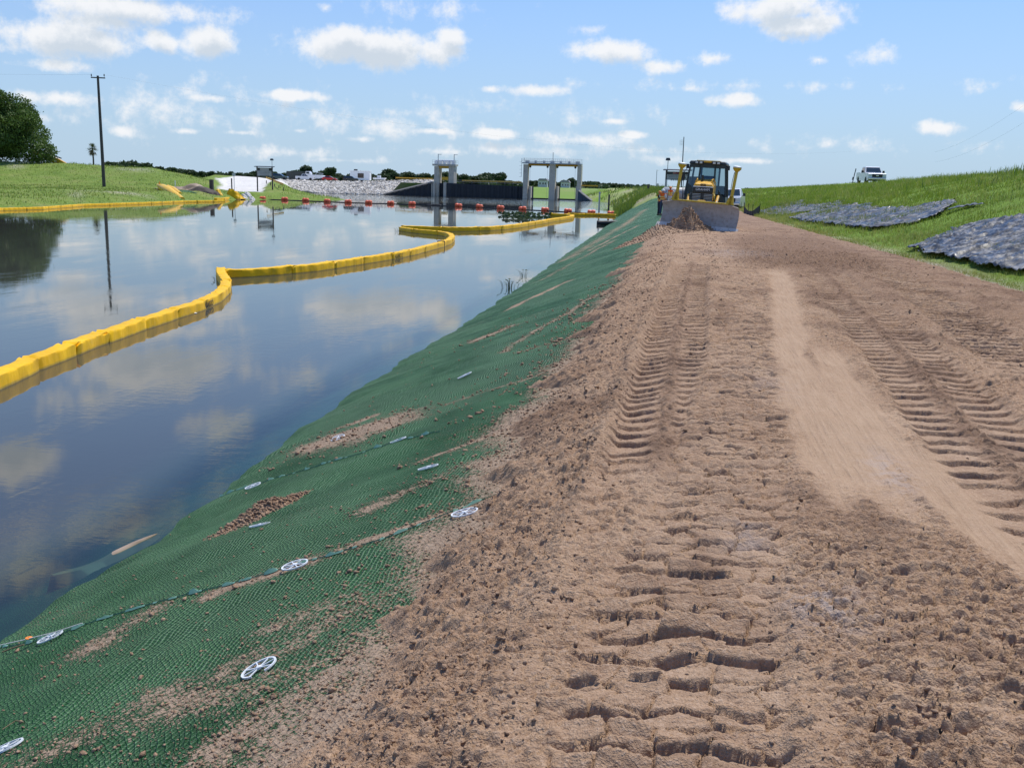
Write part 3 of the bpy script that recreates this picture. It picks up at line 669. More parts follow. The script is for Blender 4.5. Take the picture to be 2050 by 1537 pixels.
# crumbs of soil that rolled down on to the mat
def mat_soil(x, y):
    out = np.zeros_like(x)
    for (p, q, w, s_) in STREAK:
        A, B = on_slope(*p)[:2], on_slope(*q)[:2]; AB = B-A; L2 = AB@AB
        t = np.clip(((x-A[0])*AB[0]+(y-A[1])*AB[1])/L2, 0, 1)
        out = np.maximum(out, s_*np.exp(-(np.hypot(x-A[0]-t*AB[0], y-A[1]-t*AB[1])/(w*1.3*(1+.03*math.sqrt(L2))))**2))
    return out
def mat_dens(x, y): return np.clip(mat_soil(x, y)*.9+.6*sstep(-2.5, -1.1, x+fbm(x*1.5, y*1.5, 143, 3)*.7)+.04*(y < 7)+.015, 0, 1)
x, y, s = clod_pts(46000, (-4.9, -.9), (2.0, 22), 1.1, (.003, .016), mat_dens)
s = s*np.where(RNG.uniform(0, 1, len(s)) < .8, .75, 1.15)
z = mat_h(x, y)
tag(scatter('soil_crumbs', np.stack([x, y, z+s*.35], 1), s, MT['dirt'], .8, {'damp': RNG.uniform(-.2, .4, len(s)).clip(0, 1)}), kind='stuff')
# dry slabs of crust broken out of the ruts
def slab_mesh(n, rng_x, rng_y, cen, hw, name):
    MBs = MB(); r = random.Random(5)
    for i in range(n):
        y_ = rng_y[0]*(rng_y[1]/rng_y[0])**r.random(); x_ = float(lerp_tab(y_, cen))+r.uniform(-hw, hw)
        z_ = float(Zdirt(np.array([x_]), np.array([y_]))[0][0])
        R_ = r.uniform(.018, .045); k_ = r.randint(5, 8); ph = r.uniform(0, 6)
        ring = [(math.cos(ph+q*2*math.pi/k_)*R_*r.uniform(.7, 1.25)*1.4, math.sin(ph+q*2*math.pi/k_)*R_*r.uniform(.7, 1.2)*.75) for q in range(k_)]
        th = r.uniform(.006, .012); Rm = Euler((r.uniform(.05, .35), r.uniform(-.15, .15), r.uniform(-.3, .3))).to_matrix().to_4x4()
        MBs.M = Matrix.Translation((x_, y_, z_+.002)) @ Rm
        MBs.prism(ring, -th, th*.3, plane='xy')
    return MBs.build(name, MT['dirt'])
# mound of loose soil on the mat and the mound in front of the blade
def mound(name, c, rx, ry, h, label, nclod=900, rot=0., szr=(.01, .05), seed=3, cat='soil mound'):
    n = 46; u, v = np.meshgrid(np.linspace(-1.25, 1.25, n), np.linspace(-1.25, 1.25, n))
    r = np.hypot(u, v)+fbm(u*1.6+seed, v*1.6, seed, 3)*.35
    ca, sa = math.cos(rot), math.sin(rot); xx = u*rx*ca-v*ry*sa; yy = u*rx*sa+v*ry*ca
    top = h*np.clip(1-r, -.4, 1)**1.0 if False else h*(1-sstep(.0, 1., r))*(1+fbm(u*5, v*5, seed+1, 4)*.6)+np.abs(fbm(u*14, v*14, seed+3, 3))*h*.22*(r < 1)
    zb = ground_at(c[0]+xx, c[1]+yy)
    Z_ = zb-.06*(r > 1)+top-c[2]-.02
    F = []; idx = np.arange(n*n).reshape(n, n)
    F = np.stack([idx[:-1, :-1], idx[:-1, 1:], idx[1:, 1:], idx[1:, :-1]], -1).reshape(-1, 4)
    F = F[(r.ravel()[F] < 1.15).any(1)]
    me = raw_mesh(name, np.stack([xx, yy, Z_], -1).reshape(-1, 3), F, [MT['dirt']])
    root = link(name, me); root.location = tuple(c); tag(root, label, cat)
    a = RNG.uniform(0, 2*np.pi, nclod); q = RNG.uniform(0, 1, nclod)**.6*1.0; uu, vv = np.cos(a)*q, np.sin(a)*q
    i = np.clip(((vv+1.25)/2.5*(n-1)).astype(int), 0, n-1); j = np.clip(((uu+1.25)/2.5*(n-1)).astype(int), 0, n-1)
    s = szr[0]*(szr[1]/szr[0])**(RNG.uniform(0, 1, nclod)**1.6)
    o = scatter('clods', np.stack([xx[i, j]+RNG.normal(0, .01, nclod), yy[i, j], Z_[i, j]+s*.3], 1), s, MT['dirt'], .8, {'damp': RNG.uniform(-.2, .9, nclod).clip(0, 1)}); o.parent = root; o['kind'] = 'stuff'
    return root
def ground_at(x, y):
    x = np.asarray(x, float); y = np.asarray(y, float)
    return np.maximum(np.where(y < 123, Zdirt(x, y)[0], Hr(x, y)), np.where(y < 121, mat_h(x, y), -9))
p = on_slope(520, 1022); mound('soil_heap', p, .62, .28, .10, 'small heap of brown soil lying on the green mat near the water', 2200, 1.15, (.005, .018), 5)
# anchor discs on the mat
def anchor(px, py, label, rot=0., broken=False, sink=0., scale=1.):
    p = on_slope(px, py); y_ = p[1]
    n = Vector((-(float(mat_h(p[0]+.1, y_))-float(mat_h(p[0]-.1, y_)))/.2, -(float(mat_h(p[0], y_+.1))-float(mat_h(p[0], y_-.1)))/.2, 1)).normalized()
    q = n.to_track_quat('Z', 'Y') @ Euler((random.uniform(-.12, .12), random.uniform(-.12, .12), rot)).to_quaternion()
    if broken: q = Euler((math.radians(9), math.radians(-4), 0)).to_quaternion() @ q
    root = empty('anchor_disc', (p[0], p[1], float(mat_h(p[0], y_))+.018-sink), rot=q.to_euler(), label=label, cat='anchor disc', group='white spoked anchor discs on the mat')
    R = .088*scale; b = MB(); N = 32; a0, a1 = (0, N) if not broken else (3, N-1)
    for i in range(a0, a1):
        t0, t1 = 2*math.pi*i/N, 2*math.pi*(i+1)/N
        for (r0, r1, z0, z1) in ((R*.90, R, -.004, .004),):
            V = [(math.cos(t)*r_, math.sin(t)*r_, z_) for t in (t0, t1) for r_ in (r0, r1) for z_ in (z0, z1)]
            b.add(V, [(0, 4, 5, 1), (2, 3, 7, 6), (1, 5, 7, 3), (0, 2, 6, 4)])
    b.build('rim', MT['white_plastic'], root)
    hb = MB(); hb.lathe([(R*.17, -.005), (R*.17, .006), (R*.1, .009), (.001, .009)], 14); hb.build('hub', MT['white_plastic'], root)
    for i in range(8):
        if broken and i in (0,): continue
        t = 2*math.pi*(i+.5)/8; c, s_ = math.cos(t), math.sin(t); sb = MB()
        sb.box((c*R*.55, s_*R*.55, 0), (R*.78, .0055*scale, .005), rot=(0, 0, t)); sb.build('spoke', MT['white_plastic'], root)
    return root
anchor(518, 1330, 'white spoked anchor disc with a broken rim, nearest the dirt on the lower mat', .3, True)
anchor(8, 1494, 'white spoked anchor disc cut off by the left edge of the photo', .1)
anchor(100, 1271, 'white spoked anchor disc on the pale green seam beside an orange washer', .5)
anchor(590, 1125, 'white spoked anchor disc on the pale green seam in the middle of the mat', .2)
anchor(930, 1024, 'white spoked anchor disc half covered by brown dirt at the seam top', .2, False, .006)
anchor(857, 934, 'white spoked anchor disc alone on plain green mat above the dirt tongue', .4)
anchor(506, 969, 'white spoked anchor disc near the water above the soil heap', .4)
anchor(520, 1045, 'white spoked anchor disc buried at the foot of the small soil heap', .4, False, .012)
anchor(676, 873, 'pale dusty anchor disc on the sandy patch near the waterline', .4, False, .004)
anchor(797, 880, 'small pale anchor disc on the upper seam row of the mat', .1, False, .008)
anchor(930, 748, 'farthest white anchor disc lying flat on the green mat', .1, False, 0, 1.2)
# seam strips: pale crumpled mesh edges
def seam(pts, label, n=150, w=.009):
    P = [on_slope(*p) for p in pts]; P = np.array(P); L = np.concatenate([[0], np.cumsum(np.hypot(*(P[1:, :2]-P[:-1, :2]).T))])
    b = MB(); t = np.linspace(0, L[-1], int(L[-1]/.03)); xs = np.interp(t, L, P[:, 0]); ys = np.interp(t, L, P[:, 1])
    rag = fbm(t*9., t*0, 151, 3); h_ = np.clip(.002+rag*.06, .0, .028); wv = fbm(t*2, t*0+5, 153, 3)*.03
    V = []; F = []
    for i, (x_, y_) in enumerate(zip(xs, ys)):
        for k_, (o_, z_) in enumerate(((-w-h_[i]*.6, .006), (-w*.3, .012+h_[i]), (w*.5, .012+h_[i]*.5), (w, .002))):
            yy_ = y_+o_+wv[i]; V.append((x_, yy_, float(mat_h(np.array(x_), np.array(yy_)))+z_))
    for i in range(len(xs)-1):
        for k_ in range(3):
            if h_[i] > .002 or k_ == 2: F.append((i*4+k_, i*4+k_+1, (i+1)*4+k_+1, (i+1)*4+k_))
    b.add(V, F); o = b.build('seam_strip', MT['seam_green'], smooth=True); tag(o, label, 'seam strip')
seam([(-60, 1300), (100, 1268), (260, 1215), (420, 1170), (590, 1122), (760, 1075), (930, 1010), (1000, 985)], 'crumpled pale green seam edge crossing the mat through the lower anchor discs')
seam([(440, 985), (506, 966), (600, 935), (700, 908), (800, 880), (880, 860)], 'crumpled pale green seam edge crossing the mat above the soil heap')
b = MB(); b.lathe([(.022, 0), (.024, .006), (.008, .009), (.006, .012)], 12); p = on_slope(58, 1280)
tag(b.build('washer', MT['marker_orange'], loc=p+np.array([0, 0, .01])), 'small orange plastic washer on the pale seam at far left', 'washer')
b = MB(); pts = [on_slope(*q)+np.array([0, 0, .012]) for q in ((-30, 1310), (0, 1294), (50, 1283), (110, 1268), (165, 1250))]; b.tube(pts, .0035, 5)
tag(b.build('rope', MT['shirt_light']), 'thin white string lying along the lower mat seam', 'string')
b = MB(); pts = [on_slope(*q)+np.array([0, 0, .015]) for q in ((5, 1465), (20, 1455), (32, 1447), (48, 1450))]; b.tube(pts, .003, 5)
tag(b.build('twig', MT['dead_leaf']), 'dry curved straw stalk on the mat above the leftmost disc', 'twig')
b = MB(); pts = [on_slope(*q)+np.array([0, 0, .012]) for q in ((5, 1308), (25, 1300), (48, 1293))]; b.tube(pts, .006, 5)
tag(b.build('stick', MT['dead_leaf']), 'short tan stick on the mat under the orange washer', 'stick')
# sand bar in the shallows
b = MB(); n = 30; V = []; F = []
for i in range(n):
    t = i/(n-1); a_ = at(float(np.interp(t, [0, .3, .5, .8, 1], [105, 165, 215, 275, 318])), float(np.interp(t, [0, .3, .5, .8, 1], [1142, 1128, 1113, 1084, 1066])), .0)
    w_ = .10*math.sin(math.pi*min(1, t*.9+.08))**.7*(1+.15*math.sin(t*9)); hz_ = .010*sstep(.42, .62, t)*(1-sstep(.95, 1., t))-.02*(1-sstep(.3, .6, t))
    V += [(a_[0]-w_*2.6, a_[1], -.30), (a_[0]-w_*.45, a_[1], -.012+hz_*1.3), (a_[0]+w_*.3, a_[1], -.006+hz_*1.9), (a_[0]+w_*3.0, a_[1], -.25)]
for i in range(n-1):
    for k_ in range(3): F.append((i*4+k_, i*4+k_+1, i*4+5+k_, i*4+4+k_))
b.add(V, F); tag(b.build('sand_bar', MT['sand'], smooth=True), kind='structure')
# ------------------------------------------------------------------ black plastic sheets
def on_levee(px, py, lift=0):
    p = at(px, py, 2.2)
    if p[1] < 0 or p[1] > 300: p = atY(px, py, 60)
    lo, hi = 5., 250.
    d = ray(px, py); d = d/math.hypot(d[0], d[1])
    for s in np.arange(8, 260, .25):
        q = np.array([0, 0, CZ])+d*s
        if q[2] < float(Hr(q[0], q[1])): break
    return np.array([q[0], q[1], float(Hr(q[0], q[1]))+lift])
def tarp(name, poly, label, seed, amp=.09):
    P = np.array([on_levee(*q)[:2] for q in poly]); n = len(P)
    mn, mx = P.min(0)-.3, P.max(0)+.3; st = .07 if mx[1] < 35 else .12
    xs, ys = np.arange(mn[0], mx[0], st), np.arange(mn[1], mx[1], st*1.6); X_, Y_ = np.meshgrid(xs, ys)
    wx, wy = X_+fbm(X_*1.5, Y_*1.5, seed+9, 3)*.35, Y_+fbm(X_*1.5, Y_*1.5, seed+10, 3)*.6
    ins = np.zeros(X_.shape, bool); j = n-1
    for i in range(n):
        xi, yi, xj, yj = *P[i], *P[j]
        ins ^= ((yi > wy) != (yj > wy)) & (wx < (xj-xi)*(wy-yi)/(yj-yi+1e-9)+xi); j = i
    f1, f2, rr, dx, dy = voro(wx*1.5, wy*.9, seed); fold = np.abs(fbm(X_*1.1+Y_*.35, Y_*.8, seed+2, 5, .6))
    Z_ = Hr(X_, Y_)+.10+fold*amp*2.0+dx*(rr[1]-.5)*.14+dy*(rr[2]-.5)*.10+(1-np.abs(fbm(X_*3.4+Y_*1.2, Y_*2, seed+4, 4))*3).clip(0, 1)**2*.06
    idx = np.arange(X_.size).reshape(X_.shape); F = np.stack([idx[:-1, :-1], idx[:-1, 1:], idx[1:, 1:], idx[1:, :-1]], -1).reshape(-1, 4)
    F = F[ins.ravel()[F].all(1)]; use = np.unique(F); mp = np.full(X_.size, -1); mp[use] = np.arange(len(use))
    V = np.stack([X_, Y_, Z_], -1).reshape(-1, 3)[use]; me = raw_mesh(name, V, mp[F], [MT['tarp']], smooth=True)
    o = link(name, me); sm_ = o.modifiers.new('thick', 'SOLIDIFY'); sm_.thickness = .015; return tag(o, label, 'plastic sheet')
tarp('plastic_sheet', [(1815, 505), (1850, 490), (1900, 470), (1960, 452), (2050, 438), (2230, 420), (2330, 560), (2180, 575), (2050, 556), (1960, 542), (1880, 522)], 'crumpled black plastic sheet cut off by the right edge of the photo', 21)
tarp('plastic_sheet', [(1572, 441), (1620, 428), (1680, 415), (1745, 411), (1752, 420), (1830, 420), (1905, 405), (1918, 410), (1895, 426), (1870, 440), (1810, 458), (1760, 461), (1705, 463), (1690, 456), (1640, 452)], 'long crumpled black plastic sheet in the middle of the grass slope', 33)
tarp('plastic_sheet', [(1520, 428), (1560, 412), (1612, 403), (1608, 412), (1650, 412), (1690, 406), (1685, 416), (1620, 427), (1570, 434), (1540, 434)], 'farthest crumpled black plastic sheet on the grass slope', 45)
tarp('plastic_sheet', [(1905, 424), (1925, 416), (1980, 412), (1960, 418), (1920, 424), (1885, 432)], 'narrow black plastic strip trailing uphill from the middle sheet', 52, .05)
# low black silt fence by the road edge
b = MB(); P = [on_levee(*q) for q in ((1489, 428), (1497, 431), (1506, 433), (1520, 431))]
for i in range(3):
    a_, c_ = P[i], P[i+1]; h0, h1 = (.55, .3, .35, .7)[i], (.55, .3, .35, .7)[i+1]
    b.add([a_, c_, c_+(0, .02, h1), a_+(0, .02, h0), a_+(0, .12, 0), c_+(0, .12, 0)], [(0, 1, 2, 3), (4, 3, 2, 5), (0, 3, 4), (1, 5, 2)])
for q in P: b.bar(q, q+np.array([0, 0, .8]), .03)
tag(b.build('silt_fence', MT['shirt_dark']), 'short sagging black silt fence at the road edge beyond the sheets', 'silt fence')
# ------------------------------------------------------------------ grass blades on the right slope
def blades(name, x, y, z, h, w, lean, mats, mi):
    n = len(x); a = RNG.uniform(0, 2*np.pi, n); l = RNG.uniform(.1, lean, n)*h; b_ = RNG.uniform(0, 2*np.pi, n)
    dx, dy = np.cos(a)*w/2, np.sin(a)*w/2; lx, ly = np.cos(b_)*l, np.sin(b_)*l
    V = np.stack([np.stack([x-dx, y-dy, z], 1), np.stack([x+dx, y+dy, z], 1), np.stack([x+dx*.6+lx*.4, y+dy*.6+ly*.4, z+h*.6], 1), np.stack([x+lx, y+ly, z+h], 1), np.stack([x-dx*.6+lx*.4, y-dy*.6+ly*.4, z+h*.6], 1)], 1)
    i = (np.arange(n)*5)[:, None]
    F = np.concatenate([i+np.array([[0, 1, 2]]), i+np.array([[0, 2, 4]]), i+np.array([[4, 2, 3]])], 0)
    return link(name, raw_mesh(name, V.reshape(-1, 3), F, mats, np.tile(mi, 3)))
def slope_z(x, y):
    low = (1-sstep(118, 123, y))*(1-sstep(-.1, .12, x-lerp_tab(y, XR)))
    ga = sstep(0, 3, x-lerp_tab(y, XR))+sstep(118, 125, y)
    return Hr(x, y)-low*.16+ga*(fbm(x*.35, y*.35, 3)*.22+fbm(x*1.5, y*1.5, 9, 2)*.05)
N = 230000; u = RNG.uniform(0, 1, N); y = 12*(230/12)**(u**1.0); xr = lerp_tab(y, XR)
xcr = 12.6+.066*y+4
x = xr+.12+(xcr-xr)*RNG.uniform(0, 1, N)**1.35+RNG.normal(0, .16, N)*(RNG.uniform(0, 1, N) < .5)
k = fbm(x*.9, y*.5, 161, 3)+RNG.uniform(-.3, .3, N) > -.28
x, y, xr = x[k], y[k], xr[k]; n = len(x)
clump = np.clip(fbm(x*.5, y*.3, 163, 4)*1.5+.5, .15, 1.2)
h = RNG.uniform(.06, .20, n)*(.6+clump*.9)*np.clip((x-xr)/3+.45, .35, 1.)*np.clip((y/35), .8, 2.0); w = .008*np.clip(y/18, 1, 6)
dry = (RNG.uniform(0, 1, n) < .25+fbm(x*.6, y*.35, 165, 3)*1.1+.6*(1-sstep(.2, 2.6, x-xr))).astype(int)
tag(blades('grass', x, y, slope_z(x, y)-.02, h, w, .8, [MT['grass_blade'], MT['dry_blade']], dry), kind='stuff')
# tall weeds along the crest and upper slope
N = 2600; y = 18*(240/18)**(RNG.uniform(0, 1, N)); xc = 12.6+.066*y; x = xc+RNG.normal(-.5, 2.0, N)
k = (fbm(x*.35, y*.25, 171, 3) > -.12) & ~((y > 88) & (y < 150) & (np.abs(x-xc) < 3.5)); x, y = x[k], y[k]; n = len(x)
tag(blades('tall_weeds', x, y, slope_z(x, y)-.03, RNG.uniform(.2, .6, n)**1.0*np.where(y > 60, .75, 1.), .03*np.clip(y/30, 1, 5), .3, [MT['weed'], MT['grass_blade']], (RNG.uniform(0, 1, n) < .4).astype(int)), kind='stuff')
# tall bank grass where the mat ends
N = 9000; x = RNG.uniform(-11.5, -3.6, N); y = RNG.uniform(119.5, 140, N); zz = slope_z(x, y); k = (zz > .05) & (fbm(x*.8, y*.4, 173, 3) > -.2)
x, y, zz = x[k], y[k], zz[k]; n = len(x)
tag(blades('bank_grass', x, y, zz-.03, RNG.uniform(.3, 1.1, n), .05, .5, [MT['weed'], MT['grass_blade']], (RNG.uniform(0, 1, n) < .6).astype(int)), kind='stuff')

# scrub on the far right bank up to the large gate
N = 15000; y = 138*(290/138)**RNG.uniform(0, 1, N); x = -36+RNG.uniform(0, 1, N)*40; zz = slope_z(x, y); k = (zz > .25) & (fbm(x*.25, y*.12, 175, 3) > -.15)
x, y, zz = x[k], y[k], zz[k]; n = len(x)
tag(blades('bank_scrub', x, y, zz-.05, RNG.uniform(.25, 1.0, n), .16, .7, [MT['weed'], MT['dry_blade'], MT['grass_blade']], RNG.choice([0, 1, 2], n, p=[.5, .2, .3])), kind='stuff')
# ------------------------------------------------------------------ left bank, ramp, parking ground
KN = {-420: [(74,-.6),(80,0),(84,.7),(110,1.2),(158,1.4),(185,5.4),(193,5.4),(215,3),(600,3)],
 0: [(88,-.6),(94,0),(98,.7),(118,1.2),(158,1.4),(185,5.4),(193,5.4),(215,3),(600,3)],
 200: [(107,-.6),(113,0),(117,.7),(128,1.2),(160,1.4),(185,5.25),(193,5.2),(215,3),(600,3)],
 300: [(121,-.6),(127,0),(131,.7),(139,1.2),(160,1.4),(185,5.0),(193,4.9),(215,3),(600,3)],
 350: [(129,-.6),(135,0),(139,.7),(146,1.2),(160,1.4),(185,4.25),(192,4.1),(215,3),(600,3)],
 400: [(138,-.6),(144,0),(148,.7),(153,1.2),(162,1.4),(185,3.3),(192,3.2),(215,2.9),(600,3)],
 430: [(143,-.6),(149,0),(153,.7),(158,1.2),(164,1.35),(185,2.5),(215,3.3),(262,4.3),(600,4.2)],
 455: [(147,-.6),(153,0),(157,.7),(161,1.15),(166,1.25),(190,1.8),(228,3.2),(264,4.15),(600,4.1)],
 480: [(153,-.6),(159,0),(162,.6),(166,1.1),(172,1.2),(200,2.1),(235,3.3),(265,4.1),(600,3.4)],
 520: [(157,-.6),(163,0),(166,.6),(169,1.1),(174,1.2),(200,2.2),(235,3.3),(265,3.9),(600,3.4)],
 545: [(158,-.6),(164,0),(167,.55),(171,1.1),(182,2.0),(200,2.9),(238,3.3),(267,3.42),(600,3.4)],
 565: [(159,-.6),(165,0),(168,.5),(172,1.0),(184,1.9),(194,2.3),(240,2.6),(268,3.36),(600,3.4)],
 600: [(163,-.6),(169,0),(172,.4),(177,.8),(184,1.25),(194,1.1),(215,.3),(240,-.6),(600,-1)],
 640: [(170,-.6),(175,0),(178,.3),(182,.55),(187,.6),(194,.2),(205,-.4),(262,-1),(600,-1)],
 690: [(172,-.6),(176,-.05),(179,.0),(182,.03),(186,0),(194,-.3),(205,-.8),(262,-1),(600,-1)],
 720: [(172,-.9),(176,-.9),(179,-.9),(182,-.9),(186,-.9),(194,-.9),(205,-1),(262,-1),(600,-1)]}
KX = sorted(KN); KD = np.array([[k[0]*fD(q) for k in KN[q]] for q in KX], float); KZ = np.array([[k[1] for k in KN[q]] for q in KX], float)
def ray_az(px): d = ray(px, hory(px)); return math.atan2(d[0], d[1])
def left_z(px, D):
    D = D*fD(px)
    kd = np.array([np.interp(px, KX, KD[:, i]) for i in range(9)]); kz = np.array([np.interp(px, KX, KZ[:, i]) for i in range(9)])
    return float(np.interp(D, kd, kz))
pxs = np.concatenate([np.arange(-420, 400, 10), np.arange(400, 721, 4)])
fr = []
for i in range(8): fr += list(i+np.linspace(0, 1, [6, 8, 14, 16, 22, 6, 12, 6][i], endpoint=False))
fr = np.array(fr+[8.]); Xg = np.zeros((len(pxs), len(fr))); Yg = Xg.copy(); Zg = Xg.copy(); Pg = Xg.copy(); Dg = Xg.copy()
for a_, px in enumerate(pxs):
    kd = [np.interp(px, KX, KD[:, i]) for i in range(9)]; kz = [np.interp(px, KX, KZ[:, i]) for i in range(9)]
    D = np.interp(fr, range(9), kd); Z_ = np.interp(fr, range(9), kz); az_ = ray_az(px)
    Xg[a_], Yg[a_], Zg[a_], Pg[a_], Dg[a_] = np.sin(az_)*D, np.cos(az_)*D, Z_, px, D/fD(px)
amp = sstep(.3, 1.6, Zg)*(Dg < 230)
Zg = Zg+fbm(Xg*.12, Yg*.12, 201, 4)*.5*amp+fbm(Xg*.7, Yg*.7, 203, 3)*.12*amp
grav = sstep(424, 436, Pg+fbm(Xg*.2, Yg*.2, 205, 3)*10)*(1-sstep(0, 6, Pg-np.interp(Dg, [168, 178, 200, 240, 270], [522, 524, 532, 552, 700])+fbm(Xg*.3, Yg*.3, 207, 3)*8))*sstep(168, 172, Dg)
grav *= sstep(0, 12, Pg-np.interp(Dg, [170, 190, 215, 262], [428, 438, 424, 462])+fbm(Xg*.3, Yg*.3, 209, 3)*6)
grav = np.maximum(grav, sstep(262, 267, Dg)*(Pg > 470))
bare = np.clip(1-((Pg-225)/90)**2, 0, 1)*np.exp(-((Dg-131)/2.)**2)*.9+np.exp(-(((Pg-270)/30)**2+((Dg-181)/2.5)**2))*.8+np.exp(-(((Pg-32)/16)**2+((Dg-180)/3)**2))*.7+.8*np.exp(-(((Pg-150)/14)**2+((Dg-120)/6)**2))
def lb_mat():
    m, t, b = principled('left_bank_soil', (.1, .2, .03), .9, spec=.15); v = t.obj()
    c = t.ramp(t.noise(v, .16, 6, .7), [(.3, (.13, .21, .032)), (.5, (.19, .27, .048)), (.68, (.25, .28, .08))])
    c = t.mix(t.mr(t.noise(v, 1.6, 5, .75), .5, .7, 0, .6), c, (.07, .10, .025))
    c = t.mix(t.mr(t.noise(v, .5, 6, .75), .55, .72, 0, .5), c, (.30, .27, .13))
    c = t.mix(t.math('MULTIPLY', t.attr('bare'), t.mr(t.noise(v, 1.2, 5, .7), .35, .6, .1, 1.)), c, (.52, .46, .38))
    gc = t.ramp(t.noise(v, .3, 5, .6), [(.3, (.62, .59, .54)), (.7, (.78, .75, .70))])
    c = t.mix(t.attr('gravel'), c, gc); t.l.new(c, b.inputs['Base Color'])
    t.l.new(t.bump(t.noise(v, 3.5, 5, .75), .2), b.inputs['Normal']); return m
tag(grid('left_bank', Xg, Yg, Zg, lb_mat(), {'bare': bare, 'gravel': grav}), kind='structure')
# tufts on the left bank so that its edges read as grass
def left_xy(px, D): az_ = np.array([ray_az(p) for p in px]); D = D*np.array([fD(p) for p in px]); return np.sin(az_)*D, np.cos(az_)*D
N = 26000; px = RNG.uniform(-60, 690, N); D = RNG.uniform(95, 200, N)
z = np.array([left_z(a_, b_) for a_, b_ in zip(px, D)]); x, y = left_xy(px, D)
gr = (px > 425)*(D > 167)*(px < 560); k = (z > .12) & ~(gr > 0) & (D < 196); px, D, x, y, z = px[k], D[k], x[k], y[k], z[k]; n = len(px)
z = z+fbm(x*.12, y*.12, 201, 4)*.5*sstep(.3, 1.6, z)
tag(blades('left_grass_tufts', x, y, z-.05, RNG.uniform(.12, .5, n)*np.where(D > 178, 1.1, .7), .09, .6, [MT['grass_blade'], MT['dry_blade'], MT['weed']], RNG.choice([0, 1, 2], n, p=[.55, .25, .2])), kind='stuff')
# far field as a ring reaching the horizon, with the water of the far canal cut in beyond the right gate
R_ = np.concatenate([np.arange(288, 420, 6), 420*np.power(20, np.linspace(0, 1, 26))]); A_ = np.linspace(math.radians(-62), math.radians(48), 240)
RR, AA = np.meshgrid(R_, A_, indexing='ij'); Xf, Yf = np.sin(AA)*RR, np.cos(AA)*RR
azL, azR = ray_az(1040), ray_az(1168)
inch = sstep(azL-.012, azL, AA)*(1-sstep(azR, azR+.012, AA))
zf = 3.1+fbm(Xf*.02, Yf*.02, 211, 3)*.25; zf = zf*(1-inch*(1-sstep(300, 345, RR)))-inch*(1-sstep(296, 304, RR))*.8
bl = sstep(ray_az(545), ray_az(575), AA)*(1-sstep(ray_az(1030), ray_az(1040), AA))*(RR < 355)
bl2 = sstep(ray_az(545), ray_az(556), AA)*(1-sstep(ray_az(895), ray_az(905), AA)); zf = np.where((bl2 > .01) & (RR < 318), -1.5, zf)
zf = np.where((AA > ray_az(1160)) & (RR < 300), -1.5, zf)
gr2 = sstep(ray_az(470), ray_az(500), AA)*(1-sstep(ray_az(900), ray_az(930), AA))*(1-sstep(335, 345, RR))
ff_bare = np.zeros_like(zf)
def ff_mat():
    m, t, b = principled('far_field_soil', (.1, .2, .03), .9, spec=.15); v = t.obj()
    c = t.ramp(t.noise(v, .02, 5, .65), [(.3, (.12, .22, .035)), (.5, (.17, .27, .05)), (.7, (.25, .27, .1))])
    c = t.mix(t.attr('gravel'), c, (.72, .69, .63)); t.l.new(c, b.inputs['Base Color']); return m
tag(grid('far_field', Xf, Yf, zf, ff_mat(), {'gravel': gr2}), kind='structure')
# ------------------------------------------------------------------ riprap
def riprap(name, top, bot, label, n=5200, size=(.22, .55)):
    T, B_ = np.array(top), np.array(bot); K = 40; t = np.linspace(0, 1, K); m_ = len(T)
    ti = np.linspace(0, 1, m_); Tt = np.stack([np.interp(t, ti, T[:, i]) for i in range(3)], 1); Bt = np.stack([np.interp(t, ti, B_[:, i]) for i in range(3)], 1)
    f = np.linspace(0, 1, 12)[None, :, None]; S = Tt[:, None]*(1-f)+Bt[:, None]*f
    base = grid(name, S[..., 0], S[..., 1], S[..., 2]-.15, MT['stone'], {'rnd': np.full(S.shape[:2], .62)})
    tag(base, kind='structure')
    a_, b_ = RNG.uniform(0, 1, n), RNG.uniform(0, 1, n)
    Pt = np.stack([np.interp(a_, ti, T[:, i])*(1-b_)+np.interp(a_, ti, B_[:, i])*b_ for i in range(3)], 1)
    s = RNG.uniform(*size, n); o = scatter(name+'_stones', Pt, s, MT['stone'], .75, {'rnd': RNG.uniform(0, 1, n)}); tag(o, kind='stuff')
def PD(px, py, D):
    d = ray(px, py); k = D*fD(px)/math.hypot(d[0], d[1]); return np.array([0, 0, CZ])+d*k
riprap('riprap', [atD(556, 268, 3.35), atD(600, 274, 3.35), atD(650, 279, 3.36), atD(700, 281, 3.38), atD(760, 283, 3.75), atD(810, 284, 4.15), atD(868, 284, 4.6)],
       [PD(562, 373, 262), PD(600, 383, 266), PD(640, 387.5, 266), PD(690, 389, 262), PD(765, 389.5, 268), PD(800, 381, 276), PD(868, 364, 281)], '', 6500, (.18, .48))
gnd = [atD(540, 265, 0), atD(556, 267.5, 0), atD(600, 273.5, 0), atD(650, 278, 0), atD(700, 280, 0), atD(760, 282, 0), atD(810, 283, 0), atD(868, 283, 0)]
gz = [3.40, 3.40, 3.40, 3.40, 3.42, 3.75, 4.15, 4.6]
b = MB(); V = []; F = []
for p, q in zip(gnd, gz):
    V += [(p[0], p[1], q), (p[0]*1.2, p[1]*1.2, q+.02)]
for i in range(len(gnd)-1): F.append((2*i, 2*i+2, 2*i+3, 2*i+1))
b.add(V, F); tag(b.build('parking_ground', MT['gravel']), kind='structure')
riprap('riprap_right', [PD(1185, 394, 268), PD(1215, 395, 264), PD(1250, 396, 258)], [PD(1182, 402, 274), PD(1215, 404, 266), PD(1255, 405, 258)], '', 420, (.3, .8))
